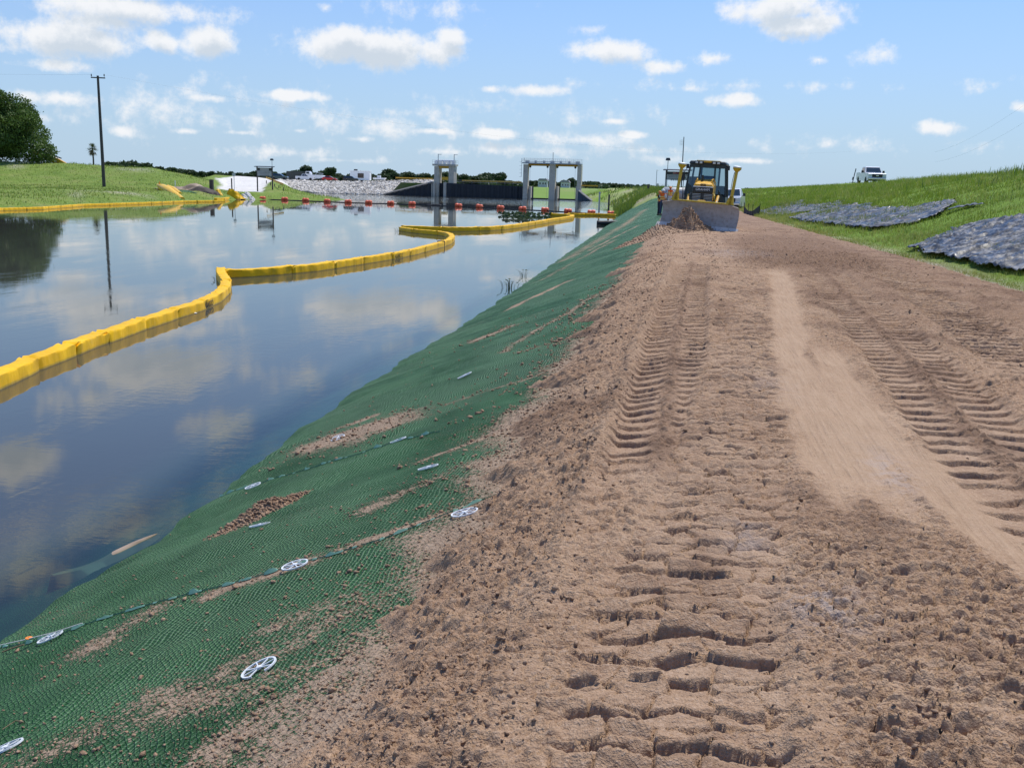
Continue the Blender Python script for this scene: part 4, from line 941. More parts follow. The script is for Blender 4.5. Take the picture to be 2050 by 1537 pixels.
# ------------------------------------------------------------------ gates
GY = 271.
def G(px, py, dY=0.): return atY(px, py, GY+dY)
def pillar(b, x0, x1, zt, y0, dep, z0=-1.): b.box(((x0+x1)/2, y0+dep/2, (z0+zt)/2), (abs(x1-x0), dep, zt-z0))
def railing(name, pts, h, parent, mat, r=.035, posts=None, rails=2):
    b = MB(); pts = [Vector(p) for p in pts]
    for i in range(len(pts)-1):
        for k in range(rails): b.bar(pts[i]+Vector((0, 0, h*(k+1)/rails)), pts[i+1]+Vector((0, 0, h*(k+1)/rails)), r)
        L = (pts[i+1]-pts[i]).length; n = max(1, int(L/(posts or 1.6)))
        for k in range(n+1): q = pts[i].lerp(pts[i+1], k/n); b.bar(q, q+Vector((0, 0, h)), r)
    return b.build(name, mat, parent)
def gate_small():
    t = empty('lift_gate', G(888, 393), label='small grey concrete lift gate tower with one opening left of the long sheet wall', cat='lift gate')
    inv = -np.array(t.location)
    def at0(p): return np.array(p)+inv
    zt = G(888, 333)[2]-0; zd = G(888, 366)[2]
    for (a_, c_, zz, nm) in ((869, 878.5, G(870, 333)[2], 0), (898, 908.5, G(900, 333)[2], 1)):
        b = MB(); x0, x1 = G(a_, 360)[0]-t.location.x, G(c_, 360)[0]-t.location.x
        pillar(b, x0, x1, zz-t.location.z, 0, 3.4); b.build('tower_leg', MT['concrete'], t, bevel=.04)
    b = MB(); x0, x1 = G(865.5, 380)[0]-t.location.x, G(872.5, 380)[0]-t.location.x; pillar(b, x0, x1, zd, -1.2, 4); b.build('abutment', MT['concrete'], t, bevel=.05); b = MB(); x0, x1 = G(889.5, 380)[0]-t.location.x, G(895, 380)[0]-t.location.x; pillar(b, x0, x1, zd, -1.2, 4)
    b.build('abutment', MT['concrete'], t, bevel=.05)
    b = MB(); x0, x1 = G(872.5, 380)[0]-t.location.x, G(889.5, 380)[0]-t.location.x; b.box(((x0+x1)/2, 1.2, zd/2-.5), (x1-x0-.01, .3, zd+.6)); b.build('gate_leaf', MT['sheet_pile'], t)
    X0, X1 = G(866, 330)[0]-t.location.x, G(911, 330)[0]-t.location.x; zt = G(888, 333)[2]
    b = MB(); b.box(((X0+X1)/2, 1.7, zt+.25), (X1-X0, 4.0, .5)); b.build('deck', MT['concrete'], t)
    b = MB(); xa, xb = G(876, 335)[0]-t.location.x, G(899, 335)[0]-t.location.x; b.box(((xa+xb)/2, .3, zt-.35), (xb-xa, .4, .68)); b.build('crane_beam', MT['guard_yellow'], t)
    b = MB()
    for k in range(5): b.box((X0+.8+k*(X1-X0-1.6)/4, 1.4, zt+.5+.45), (.9, 1.2, .9))
    b.tube([(X0+.6, 1.4, zt+1.5), (X1-.6, 1.4, zt+1.5)], .22, 8); b.build('hoist', MT['white_plastic'], t)
    railing('railing', [(X0, -.2, zt+.5), (X1, -.2, zt+.5), (X1, 3.6, zt+.5)], 1.1, t, MT['galv'])
    for px_ in (875.5, 907.5):
        m = MB(); x_ = G(px_, 320)[0]-t.location.x; m.tube([(x_, 1, zt+.5), (x_, 1, G(888, 309)[2])], .11, 6); m.box((x_+.5, 1, G(888, 310)[2]), (.9, .2, .12)); m.build('light_mast', MT['galv'], t)
    m = MB(); x_ = G(911, 350)[0]-t.location.x
    for d_ in (-.25, .25): m.bar((x_, d_, zd), (x_, d_, zt+1.6), .05)
    for k in range(18): m.bar((x_, -.25, zd+k*.38), (x_, .25, zd+k*.38), .035)
    m.build('ladder', MT['galv'], t)
gate_small()
def gate_big():
    t = empty('lift_gate', G(1100, 399), label='large grey concrete lift gate with two wide openings and a railed top deck', cat='lift gate'); tx = t.location.x
    zt = G(1105, 331)[2]
    for (a_, c_, e_) in ((1047, 1056, 0), (1099, 1111, 0), (1155, 1163.5, 0)):
        b = MB(); pillar(b, G(a_, 360)[0]-tx, G(c_, 360)[0]-tx, G(a_, 330)[2] if a_ < 1060 else zt+.1, 0, 2.6); b.build('tower_leg', MT['concrete'], t, bevel=.05)
    for (a_, c_) in ((1056, 1061), (1111, 1115), (1151, 1155)):
        b = MB(); pillar(b, G(a_, 380)[0]-tx+.03, G(c_, 380)[0]-tx, G(a_, 374)[2], 1.2, 3.5); b.build('abutment', MT['concrete'], t, bevel=.05)
    for (a_, c_) in ((1056.5, 1099), (1111, 1155)):
        x0, x1 = G(a_, 335)[0]-tx, G(c_, 335)[0]-tx; b = MB(); b.box(((x0+x1)/2, 1.1, zt-.1), (x1-x0, .5, .55)); b.build('crane_beam', MT['guard_yellow'], t)
        for q in (x0+.55, x1-.55):
            b = MB(); b.lathe([(.12, -.9), (.3, -.75), (.3, -.4), (.15, -.35)], 8, (q, 1.1, zt)); b.build('hook_block', MT['dark_metal'], t)
            b = MB(); b.tube([(q, 1.1, zt-.9), (q, 1.1, .2)], .025, 4); b.build('cable', MT['galv'], t)
        b = MB(); b.box(((x0+x1)/2, 2.2, .05), (x1-x0, .5, .35)); b.build('sill_beam', MT['sheet_pile'], t)
    X0, X1 = G(1046, 325)[0]-tx, G(1164.5, 325)[0]-tx
    b = MB(); b.box(((X0+X1)/2, 1.2, zt+.32), (X1-X0, 3.6, .28)); b.build('deck', MT['galv'], t)
    b = MB()
    for k in range(7): b.box((X0+1.2+k*(X1-X0-2.4)/6, 1.2, zt+.75), (.55 if k % 3 else 1.1, .9, .6))
    b.tube([(X0+.5, 1.4, zt+.8), (X1-.5, 1.4, zt+.8)], .1, 6); b.build('hoist', MT['galv'], t)
    railing('railing', [(X0, -.55, zt+.46), (X1, -.55, zt+.46)], 1.15, t, MT['galv'], .03, 1.1, 3); railing('railing', [(X0, 2.9, zt+.46), (X1, 2.9, zt+.46)], 1.15, t, MT['galv'], .03, 1.1, 3)
    for px_, py_ in ((1048, 317), (1106, 306)):
        x_ = G(px_, 320)[0]-tx; b = MB(); b.tube([(x_, 1, zt+.4), (x_, 1, G(px_, py_)[2])], .07, 6); b.build('antenna', MT['dark_metal'], t)
    b = MB(); x_ = G(1044, 340)[0]-tx; za, zb = G(1044, 355)[2], zt+1.6
    for d_ in (-.3, .3): b.bar((x_, 0+d_, za), (x_, d_, zb), .04)
    for k in range(int((zb-za)/.35)): b.bar((x_, -.3, za+k*.35), (x_, .3, za+k*.35), .03)
    for k in range(int((zb-za)/1.)):
        z_ = za+k*1.; b.tube([(x_, -.3, z_), (x_-.35, -.35, z_), (x_-.6, 0, z_), (x_-.35, .35, z_), (x_, .3, z_)], .03, 4)
    b.build('ladder', MT['galv'], t)
gate_big()
# sheet walls
def sheet_wall(name, a, c, za, zc, label, mat, pitch=1.1, d=.35, cap=None, z0=-1.):
    a, c = np.array(a[:2]), np.array(c[:2]); L = np.linalg.norm(c-a); u = (c-a)/L; nrm = np.array([u[1], -u[0]])
    t = [0]; off = [0]; k = 0
    while t[-1] < L-.01:
        for (dt, o_) in ((.35, 0), (.5, d), (.35, d), (.5, 0)): t.append(t[-1]+dt*pitch/1.1); off.append(o_)
    t = np.clip(np.array(t), 0, L); V = []; F = []
    for i, (q, o_) in enumerate(zip(t, off)):
        p = a+u*q+nrm*o_; z_ = za+(zc-za)*q/L; V += [(p[0], p[1], z0), (p[0], p[1], z_)]
    for i in range(len(t)-1): F.append((2*i, 2*i+2, 2*i+3, 2*i+1))
    b = MB(); b.add(V, F); root = b.build(name, mat); tag(root, label, 'sheet wall')
    if cap:
        b = MB(); p0, p1 = a+nrm*d/2, c+nrm*d/2; b.tube([(p0[0], p0[1], za), (p1[0], p1[1], zc)], .3, 4); b.build('cap_beam', cap, root)
    return root
zw = G(960, 369)[2]
sheet_wall('sheet_pile_wall', G(894, 390, -1.5), G(1047, 390, 1.5), zw+.1, zw-.25, 'long dark corrugated steel sheet wall between the two gate towers', MT['sheet_pile'])
sheet_wall('sheet_pile_wall', G(768, 390, -2), G(866, 390, -1), .15, G(866, 365)[2], 'dark steel sheet wall sloping down from the small gate into the riprap', MT['sheet_pile'], cap=MT['stone'])
sheet_wall('wing_wall', G(1157, 390, -.3), G(1187, 390, -3.5), G(1157, 380)[2], .05, 'blue grey corrugated wing wall sloping down right of the large gate', MT['blue_pile'], cap=MT['concrete'])
b = MB(); b.box(((G(1158, 380)[0]), GY+.8, G(1158, 388)[2]), (1.6, 3.2, 3.6)); 
# fill behind the long wall with its grass strip
b = MB(); xa, xb = G(894, 360)[0], G(1047, 360)[0]; b.box(((xa+xb)/2, GY+12.3, 1.3), (xb-xa-.4, 16, zw*2-2.65)); tag(b.build('bank_fill', MT['far_field']), kind='structure')
b = MB(); xa2 = G(770, 360)[0]; b.prism([(xa2, -1), (G(866, 360)[0]+1, -1), (G(866, 360)[0]+1, zw-.1), (G(800, 360)[0], zw-.1)], GY+1.2, GY+20); tag(b.build('bank_fill_left', MT['far_field']), kind='structure')
t = empty('handrail', G(1000, 366, 2), label='long grey handrail along the top of the sheet wall', cat='handrail'); 
P0, P1 = G(912, 366, 3)-np.array(t.location), G(1044, 369, 3)-np.array(t.location); P0[2] = P1[2] = zw-t.location.z
railing('rails', [tuple(P0), tuple(P1)], .95, t, MT['galv'], .035, 2.2, 2)
def guard(name, a, c, label, mat, h=.75, z=None, th=.35):
    a, c = Vector(a), Vector(c)
    if z is not None: a.z = c.z = z
    t = empty(name, a, label=label, cat='guard rail'); L = c-a; b = MB(); b.box((L.x/2, L.y/2, h), (L.length, .08, th), rot=(0, -math.atan2(L.z, math.hypot(L.x, L.y)), math.atan2(L.y, L.x))); b.build('beam', mat, t)
    n = max(2, int(L.length/3))
    for i in range(n+1):
        q = L*i/n; b = MB(); b.box((q.x, q.y+.08, q.z+h/2-.1), (.14, .1, h+.2)); b.build('post', MT['wood'], t)
guard('guard_rail', G(792, 362, 16), G(866, 362, 14), 'orange yellow guard rail left of the small gate tower', MT['guard_yellow'], .7, 4.25)
guard('guard_rail', G(925, 362, 12), G(1044, 366, 12), 'long orange yellow guard rail behind the sheet wall', MT['guard_yellow'], .7, zw+.25)
guard('guard_rail', G(882, 362, 14), G(897, 362, 14), 'short yellow guard rail seen through the small gate opening', MT['guard_yellow'], 1.2, zw+.2, .9)
guard('guard_rail', PD(1164, 376, 262), PD(1197, 377, 262), 'orange yellow guard rail on the bank right of the large gate', MT['guard_yellow'], .6)
guard('guard_rail', PD(533, 366, 190), PD(567, 380, 178), 'short yellow guard rail going downhill beside the left warning board', MT['guard_yellow'], .45)
# ------------------------------------------------------------------ vehicles
def wheel(parent, x, y, r, w=.24, name='wheel'):
    root = empty(name, (x, y, r)); root.parent = parent
    b = MB(); b.lathe([(r*.62, -w/2), (r*.95, -w/2), (r, -w/2+.03), (r, w/2-.03), (r*.95, w/2), (r*.62, w/2)], 20, axis='y'); b.build('tyre', MT['rubber'], root, smooth=True)
    b = MB(); b.lathe([(.02, -w*.38), (r*.3, -w*.42), (r*.62, -w*.5), (r*.62, w*.5), (r*.3, w*.42), (.02, w*.38)], 14, axis='y'); b.build('rim', MT['chrome'], root)
def arc(cx, r, n=7): return [(cx+r*math.cos(math.pi*(1-i/(n-1)))*1, .34+r*math.sin(math.pi*(1-i/(n-1)))*1) for i in range(n)]
def vehicle(kind, paint, loc, rz, label, cat, tilt=(0, 0), name=None):
    """front towards +x"""
    t = empty(name or kind, loc, label=label, cat=cat, rot=(tilt[0], tilt[1], rz))
    if kind == 'pickup_truck':
        L, W_ = 5.7, 1.95; fx, rx = 1.75, -1.8; r = .40
        prof = [(-L/2, .55)]+[(-L/2, .62)]+arc(rx, .46)[:0]
        low = [(-L/2, .5)]+[(q[0], q[1]) for q in arc(rx, .47)]+[(q[0], q[1]) for q in arc(fx, .47)]+[(L/2, .45), (L/2+.03, .75), (L/2-.04, 1.12), (L/2-.12, 1.18), (1.05, 1.26), (-.95, 1.24), (-.97, 1.27), (-L/2, 1.25)]
        cab = [(-1.0, 1.24), (1.15, 1.25), (.50, 1.86), (.3, 1.92), (-.72, 1.92), (-.90, 1.85)]
        wins = [[(-.78, 1.30), (-.02, 1.30), (-.02, 1.80), (-.74, 1.80)], [(.05, 1.30), (.86, 1.30), (.42, 1.80), (.05, 1.80)]]
    elif kind == 'suv':
        L, W_ = 4.7, 1.85; fx, rx = 1.4, -1.35; r = .36
        low = [(-L/2, .45)]+arc(rx, .43)+arc(fx, .43)+[(L/2, .4), (L/2, .75), (L/2-.15, .95), (1.05, 1.06), (-L/2+.05, 1.06), (-L/2, .9)]
        cab = [(-L/2+.08, 1.05), (1.15, 1.05), (.35, 1.62), (.1, 1.70), (-1.7, 1.70), (-2.05, 1.60)]
        wins = [[(-2.0, 1.12), (-1.15, 1.12), (-1.15, 1.56), (-1.85, 1.56)], [(-1.08, 1.12), (-.15, 1.12), (-.15, 1.56), (-1.08, 1.56)], [(-.08, 1.12), (.85, 1.12), (.25, 1.56), (-.08, 1.56)]]
    else:
        L, W_ = 4.4, 1.75; fx, rx = 1.32, -1.28; r = .33
        low = [(-L/2, .4)]+arc(rx, .40)+arc(fx, .40)+[(L/2, .35), (L/2, .6), (L/2-.2, .8), (.95, .95), (-1.6, .98), (-L/2+.05, .92), (-L/2, .7)]
        cab = [(-1.95, .95), (1.15, .94), (.2, 1.42), (-.2, 1.47), (-1.0, 1.45), (-1.55, 1.25)]
        wins = [[(-1.5, 1.0), (-.65, 1.0), (-.65, 1.36), (-1.15, 1.34)], [(-.58, 1.0), (.8, 1.0), (.12, 1.36), (-.58, 1.36)]]
    b = MB(); b.prism(low, -W_/2, W_/2); b.build('body', paint, t, bevel=.05)
    b = MB(); n = len(cab); ws = [W_/2-.03 if p[1] < 1.3 and (kind != 'hatchback' or p[1] < 1.) else W_/2-.20 for p in cab]
    V = [(p[0], -w_, p[1]) for p, w_ in zip(cab, ws)]+[(p[0], w_, p[1]) for p, w_ in zip(cab, ws)]
    b.add(V, [tuple(range(n)), tuple(reversed(range(n, 2*n)))]+[(i, i+n, (i+1) % n+n, (i+1) % n) for i in range(n)]); b.build('cab', paint, t, bevel=.04)
    z0, z1 = cab[0][1], max(p[1] for p in cab)
    def wy(z): return (W_/2-.03)+((W_/2-.20)-(W_/2-.03))*(z-z0)/(z1-z0)
    for s in (-1, 1):
        for w_ in wins:
            b = MB(); V = [(p[0], s*(wy(p[1])+.012), p[1]) for p in w_]+[(p[0], s*(wy(p[1])-.02), p[1]) for p in w_]
            k = len(w_); b.add(V, [tuple(range(k)), tuple(range(k, 2*k))]+[(i, i+k, (i+1) % k+k, (i+1) % k) for i in range(k)]); b.build('side_window', MT['glass'], t)
    # windscreen and rear window, laid 12 mm proud of the cab
    fw = (cab[1], cab[2])
    def pane(p, q, name, off):
        u = Vector((q[0]-p[0], 0, q[1]-p[1])); nrm = Vector((-u.z, 0, u.x)).normalized()*off
        if kind: nrm = -nrm if (nrm.x > 0) != (name == 'windscreen') else nrm
        a_ = Vector((p[0], 0, p[1]))+u*.10+nrm; c_ = Vector((p[0], 0, p[1]))+u*.93+nrm; wa, wc = wy(a_.z)-.10, wy(c_.z)-.07
        b = MB(); b.add([(a_.x, -wa, a_.z), (a_.x, wa, a_.z), (c_.x, wc, c_.z), (c_.x, -wc, c_.z)], [(0, 1, 2, 3)]); o = b.build(name, MT['glass'], t)
        s_ = o.modifiers.new('s', 'SOLIDIFY'); s_.thickness = .01
    pane(cab[1], cab[2], 'windscreen', .015); pane(cab[0], cab[-1], 'rear_window', .015)
    for wx in (fx, rx):
        for s in (-1, 1): wheel(t, wx, s*(W_/2-.13), r)
    for s in (-1, 1):
        b = MB(); b.box((L/2-.03, s*(W_/2-.22), .95 if kind == 'pickup_truck' else .7), (.10, .34, .26 if kind == 'pickup_truck' else .15)); b.build('headlight', MT['lamp_lens'], t, bevel=.02)
        b = MB(); b.box((-L/2-.005, s*(W_/2-.11), .95 if kind != 'hatchback' else .75), (.05, .15, .3)); b.build('tail_light', MT['red_lens'], t)
        b = MB(); b.box((cab[1][0]-.35, s*(W_/2+.17), z0+.12), (.14, .22, .26 if kind == 'pickup_truck' else .15)); b.box((cab[1][0]-.35, s*(W_/2+.02), z0+.05), (.06, .16, .05)); b.build('mirror', MT['black_paint'], t, bevel=.02)
    b = MB(); b.box((L/2+.01, 0, .92 if kind == 'pickup_truck' else .62), (.06, W_-.85, .34 if kind == 'pickup_truck' else .16)); gr_ = b.build('grille', MT['black_paint'], t)
    if kind == 'pickup_truck':
        b = MB(); b.box((L/2+.05, 0, .93), (.03, .28, .12)); b.build('badge', MT['chrome'], gr_, bevel=.03)
        b = MB(); b.box((L/2+.08, 0, .60), (.18, W_-.06, .20)); b.build('bumper', MT['chrome'], t, bevel=.04)
        b = MB(); b.box((L/2+.02, 0, .42), (.16, W_-.3, .15)); b.build('air_dam', MT['black_paint'], t, bevel=.03)
        b = MB(); b.box(((-1.05-L/2)/2, 0, 1.262), (L/2-1.2, W_-.28, .02)); b.build('bed_shade_panel', MT['black_paint'], t)  # flat dark panel stands in for the shaded hollow of the bed
    else:
        b = MB(); b.box((L/2, 0, .42), (.16, W_-.06, .2)); b.build('bumper', paint, t, bevel=.04)
    return t
def lv(px, D, zoff=0.): p = atD(px, D, 0); return p
# levee truck: faces the camera
p = PD(1742, 367, 108); zz = float(slope_z(np.array(p[0]), np.array(p[1])))
truck_z = CZ+(hory(1742)-367.5)/FPX*108
v1 = vehicle('pickup_truck', MT['white_car'], (p[0], p[1], truck_z-.05), math.radians(-90+14), 'white pickup truck parked on top of the green levee', 'pickup truck', tilt=(math.radians(-1), 0))
v1.rotation_euler = (0, math.radians(1.0), math.radians(-86))
b = MB(); b.box((p[0]-.2, p[1]+1.2, truck_z-.6), (5.5, 9, 1.06)); tag(b.build('levee_pad', MT['grass_ground'], bevel=.3), kind='structure')
# truck behind the dozer
p = atY(1467, 417, 86); v2 = vehicle('pickup_truck', MT['white_car'], (p[0], p[1]+2.6, 1.86), math.radians(-90-7), 'white pickup truck standing on the dirt road behind the bulldozer', 'pickup truck', tilt=(0, 0))
v2.rotation_euler = (0, math.radians(0), math.radians(-97)); v2.rotation_euler.rotate_axis('X', math.radians(3.5))
def pk(px, D): p = atD(px, D, 3.43); return (p[0], p[1], 3.43)
vehicle('suv', MT['teal_car'], tuple(PD(560, 360.2, 262)), math.radians(8), 'dark blue green SUV parked left, partly behind the left warning board', 'SUV')
vehicle('pickup_truck', MT['white_car'], pk(611, 292), math.radians(14), 'white pickup truck with grey bed cover parked on the gravel lot', 'pickup truck')
vehicle('hatchback', MT['red_car'], pk(660, 284), math.radians(10), 'red hatchback parked on the gravel lot above the riprap', 'car')
vehicle('suv', MT['dark_car'], pk(703, 290), math.radians(8), 'black SUV parked in front of the white trailer', 'SUV')
# white utility truck behind
p = pk(632, 318); t = empty('utility_truck', p, math.radians(6), 'white utility truck with a high cab behind the parked pickup', 'utility truck')
b = MB(); b.prism([(-3.2, .7), (3.0, .7), (3.1, 1.3), (3.0, 1.7), (1.9, 1.9), (-3.2, 1.9)], -1.1, 1.1); b.build('body', MT['white_car'], t, bevel=.06)
b = MB(); b.prism([(-3.2, 1.85), (-1.4, 1.85), (-1.4, 2.4), (-1.9, 3.0), (-3.1, 3.0)], -1.05, 1.05); b.build('cab', MT['white_car'], t, bevel=.06)
b = MB(); b.prism([(-2.9, 2.2), (-1.9, 2.2), (-1.95, 2.8), (-2.9, 2.8)], -1.08, -1.06); b.build('side_window', MT['glass'], t)
for q in (-2.3, 2.1):
    for s in (-1, 1): wheel(t, q, s*.95, .48, .3)
b = MB(); b.tube([(0, 0, 1.9), (.3, 0, 2.6), (2.6, 0, 2.35)], .12, 6); b.build('boom_arm', MT['galv'], t)
# dark dumpster-like container behind
p = pk(598, 320); t = empty('container', p, math.radians(4), 'dark green open container behind the white pickup', 'container')
b = MB(); b.box((0, 0, 1.6), (7.5, 2.4, 2.6), taper=(1.03, 1.05)); b.build('box', MT['cab_paint'], t, bevel=.05)
b = MB()
for k in range(7): b.box((-3.3+k*1.1, -1.27, 1.6), (.12, .1, 2.4))
b.build('rib', MT['dark_metal'], t)
for q in (-2.6, 2.6):
    b = MB(); b.lathe([(.35, -.5), (.35, .5)], 12, (q, -.6, .35), axis='y'); b.build('roller', MT['rubber'], t)
# white trailer
p = pk(722, 312); t = empty('office_trailer', p, math.radians(7), 'white box trailer with a brown window behind the black SUV', 'trailer')
b = MB(); b.box((0, 0, 2.0), (6.6, 2.5, 2.9)); b.build('box', MT['trailer_white'], t, bevel=.08)
b = MB(); b.box((0, 0, 3.5), (6.9, 2.7, .14)); b.build('roof', MT['stripe_white'], t, bevel=.04)
b = MB(); b.box((.3, -1.27, 2.0), (2.0, .06, 1.5)); w_ = b.build('window', MT['bark'], t)
for q in (-.8, .6):
    b = MB(); b.lathe([(.36, -.12), (.36, .12)], 14, (q, -1.1, .36), axis='y'); b.build('wheel', MT['rubber'], t)
b = MB(); b.bar((-3.3, 0, .8), (-4.6, 0, .6), .1); b.build('hitch', MT['dark_metal'], t)
b = MB(); b.box((-1.6, 0, 3.8), (1.1, .8, .5)); b.build('roof_unit', MT['dark_metal'], t, bevel=.05)
# small white boat-like launch and post row in the distance right of the trailer
p = pk(760, 316); t = empty('small_boat', p, math.radians(5), 'small white boat on a trailer right of the white box trailer', 'boat')
b = MB(); b.prism([(-2, .9), (1.6, .9), (2.3, 1.5), (-2.1, 1.5)], -.8, .8); b.build('hull', MT['white_car'], t, bevel=.06)
b = MB(); b.box((-.2, 0, 1.9), (1.2, 1.1, .8), taper=(.8, .8)); b.build('cabin', MT['white_car'], t, bevel=.05)
b = MB(); b.lathe([(.3, -.1), (.3, .1)], 12, (-.5, -.8, .3), axis='y'); b.lathe([(.3, -.1), (.3, .1)], 12, (-.5, .8, .3), axis='y'); b.build('wheel', MT['rubber'], t)
# excavator boom behind the oak
p = PD(118, 330, 190); t = empty('excavator_boom', p, math.radians(5), 'yellow excavator arm sticking out over the levee beside the big oak', 'excavator arm')
b = MB(); b.prism([(-5.5, 2.2), (-5.2, 2.8), (.2, 1.1), (2.8, -.3), (2.6, -.9), (-.5, 0)], -.25, .25); b.build('arm', MT['cat_yellow'], t, bevel=.04)
b = MB(); b.tube([(-1.8, -.35, 2.1), (.8, -.35, 1.25)], .12, 8); b.build('hydraulic_ram', MT['dark_metal'], t)
b = MB(); b.box((-.6, -.27, .65), (.5, .03, .35)); b.build('marking', MT['stripe_white'], t)
# ------------------------------------------------------------------ floating booms
def boom(name, pts, label, seg=2.7, w=.36, h=.26, back=.18, letters=(), straps=(), seed=1, z0=None, group='yellow floating turbidity booms'):
    P = np.array([at(*p, 0) if len(p) == 2 else np.array(p) for p in pts])
    if z0 is None: P[:, 1] += back; P[:, 2] = 0
    L = np.concatenate([[0], np.cumsum(np.linalg.norm(np.diff(P, axis=0), axis=1))])
    T = L[-1]; rnd = random.Random(seed); js = [0.]
    while js[-1] < T: js.append(js[-1]+seg*rnd.uniform(.85, 1.15))
    js = [j*T/js[-1] for j in js]
    def c(t): return np.array([np.interp(t, L, P[:, i]) for i in range(3)])
    root = empty(name, c(0), label=label, cat='boom', group=group)
    sec0 = [(-.5, -.5), (-.5, .80), (-.47, .95), (-.40, 1.0), (.0, 1.04), (.40, 1.0), (.47, .95), (.5, .80), (.5, -.5)]
    o_ = np.array(root.location)
    for a_, b_ in zip(js[:-1], js[1:]):
        n = max(8, int((b_-a_)/.085)); V = []; F = []
        for i in range(n+1):
            t = a_+(b_-a_)*i/n; e = min(t-a_, b_-t)
            if e < .3:
                dl = .4; u = c(min(T, t+dl))-c(max(0, t-dl))
            else: u = c(min(T, t+.15))-c(max(0, t-.15))
            u = u/np.linalg.norm(u); nr = np.array([u[1], -u[0], 0]); nr /= np.linalg.norm(nr); up = np.array([0, 0, 1.])
            g = math.exp(-(e/.22)**2); k_w = 1+.06*g*math.sin(seed+a_); k_h = 1+.05*g+.02*math.sin(t*2.1+seed); pin = .22*math.exp(-(e/.06)**2)
            wob = .012*math.sin(t*1.7+a_)
            for k, (sx, sz) in enumerate(sec0):
                pl = g*.030*math.sin(k*2.9+seed+a_*3) + .006*math.sin(t*9+k*1.7)
                q = c(t)-o_+nr*(sx*w*(k_w-pin*.7)+pl*np.sign(sx)*.8)+up*(sz*h*(k_h-pin)+pl*(sz > 0))+nr*wob
                V.append(tuple(q))
        m = len(sec0)
        for i in range(n):
            for k in range(m-1): F.append((i*m+k, i*m+k+1, (i+1)*m+k+1, (i+1)*m+k))
        F += [tuple(range(m)), tuple(reversed(range(n*m, n*m+m)))]
        b = MB(); b.add(V, F); b.build('float_section', MT['yellow_boom'], root, smooth=True)
    def frame(px):
        # arc position nearest to photo column px on the near side of the given index range
        best = min(np.linspace(0, T, 1500), key=lambda t: abs(proj(c(t))[0]-px[0])+abs(proj(c(t))[1]-px[1]))
        u = c(min(T, best+.2))-c(max(0, best-.2)); u /= np.linalg.norm(u); return best, c(best), u
    for (px, txt, sz) in letters:
        t_, p_, u = frame(px); ang = math.atan2(u[1], u[0]); 
        nr = np.array([u[1], -u[0], 0]); q = p_-o_+nr*(w*.5+.012)+np.array([0, 0, h*.40])
        text_mesh(txt, sz, MT['black_paint'], 'lettering', root, tuple(q), (math.pi/2, 0, ang), .004)
    for px in straps:
        t_, p_, u = frame(px); ang = math.atan2(u[1], u[0]); q = p_-o_
        b = MB(); b.box((q[0], q[1], h*.5), (.07, w+.07, h*1.15+.05), rot=(0, 0, ang)); b.build('strap', MT['black_paint'], root)
    return root
def proj(p):
    v = np.array(p)-np.array([0, 0, CZ]); c_ = v@FWD; return PW/2+FPX*(v@RIGHT)/c_, PH/2-FPX*(v@UP)/c_
boom('turbidity_boom', [(-200, 858), (-90, 810), (0, 768), (47, 746), (110, 721), (168, 698), (258, 666), (335, 640), (385, 624), (425, 606), (443, 591), (448, 577)],
     'nearest yellow floating boom, running out of the photo on the left', 2.0, .33, .235, letters=[((406, 612), 'ABASCO', .22)], seed=2)
boom('turbidity_boom', [(448, 577), (442, 567), (437, 558), (438, 551)], 'short yellow boom section at the sharp bend in the middle of the canal', 3.2, .34, .27, seed=6)
boom('turbidity_boom', [(446, 557), (489, 555), (547, 551), (626, 543.5), (680, 535.5), (743, 525.5), (798, 516), (828, 509.5), (855, 502), (880, 495), (897, 488.5), (904, 482), (901, 477), (892, 473.5), (878, 471.5), (855, 469.5), (825, 466.5), (801, 462.5)],
     'yellow boom curving across the middle of the canal with a black strap', 3.0, .36, .29, letters=[((791, 517), 'ABASCO', .27)], straps=[(883, 494)], seed=9)
boom('turbidity_boom', [(801, 460.5), (844, 461.5), (894, 463.5), (937, 463), (976, 462), (1004, 460), (1034, 456.5), (1054, 453), (1085, 448), (1105, 444), (1125, 441.3), (1143, 438.3), (1146, 435.8), (1135, 434), (1103, 432.3)],
     'yellow boom from the left tip across to the hook near the right bank', 3.4, .46, .32, seed=12)
boom('turbidity_boom', [(1136, 431.5), (1156, 432), (1191, 432), (1215, 432.8), (1234, 434)], 'far yellow boom tied to the grassy right bank', 3.4, .45, .30, seed=14)
boom('turbidity_boom', [(-120, 430), (0, 422), (81, 419.5), (162, 413.2), (244, 410.5), (312, 408), (368, 405.5), (447, 404.3)], 'long yellow boom lying along the grassy left shore', 3.6, .4, .24, seed=17)
boom('turbidity_boom', [(430, 402), (447, 401.5), (461, 399)], 'short yellow boom end beside the yellow fabric heap on the left shore', 3., .45, .4, seed=19)
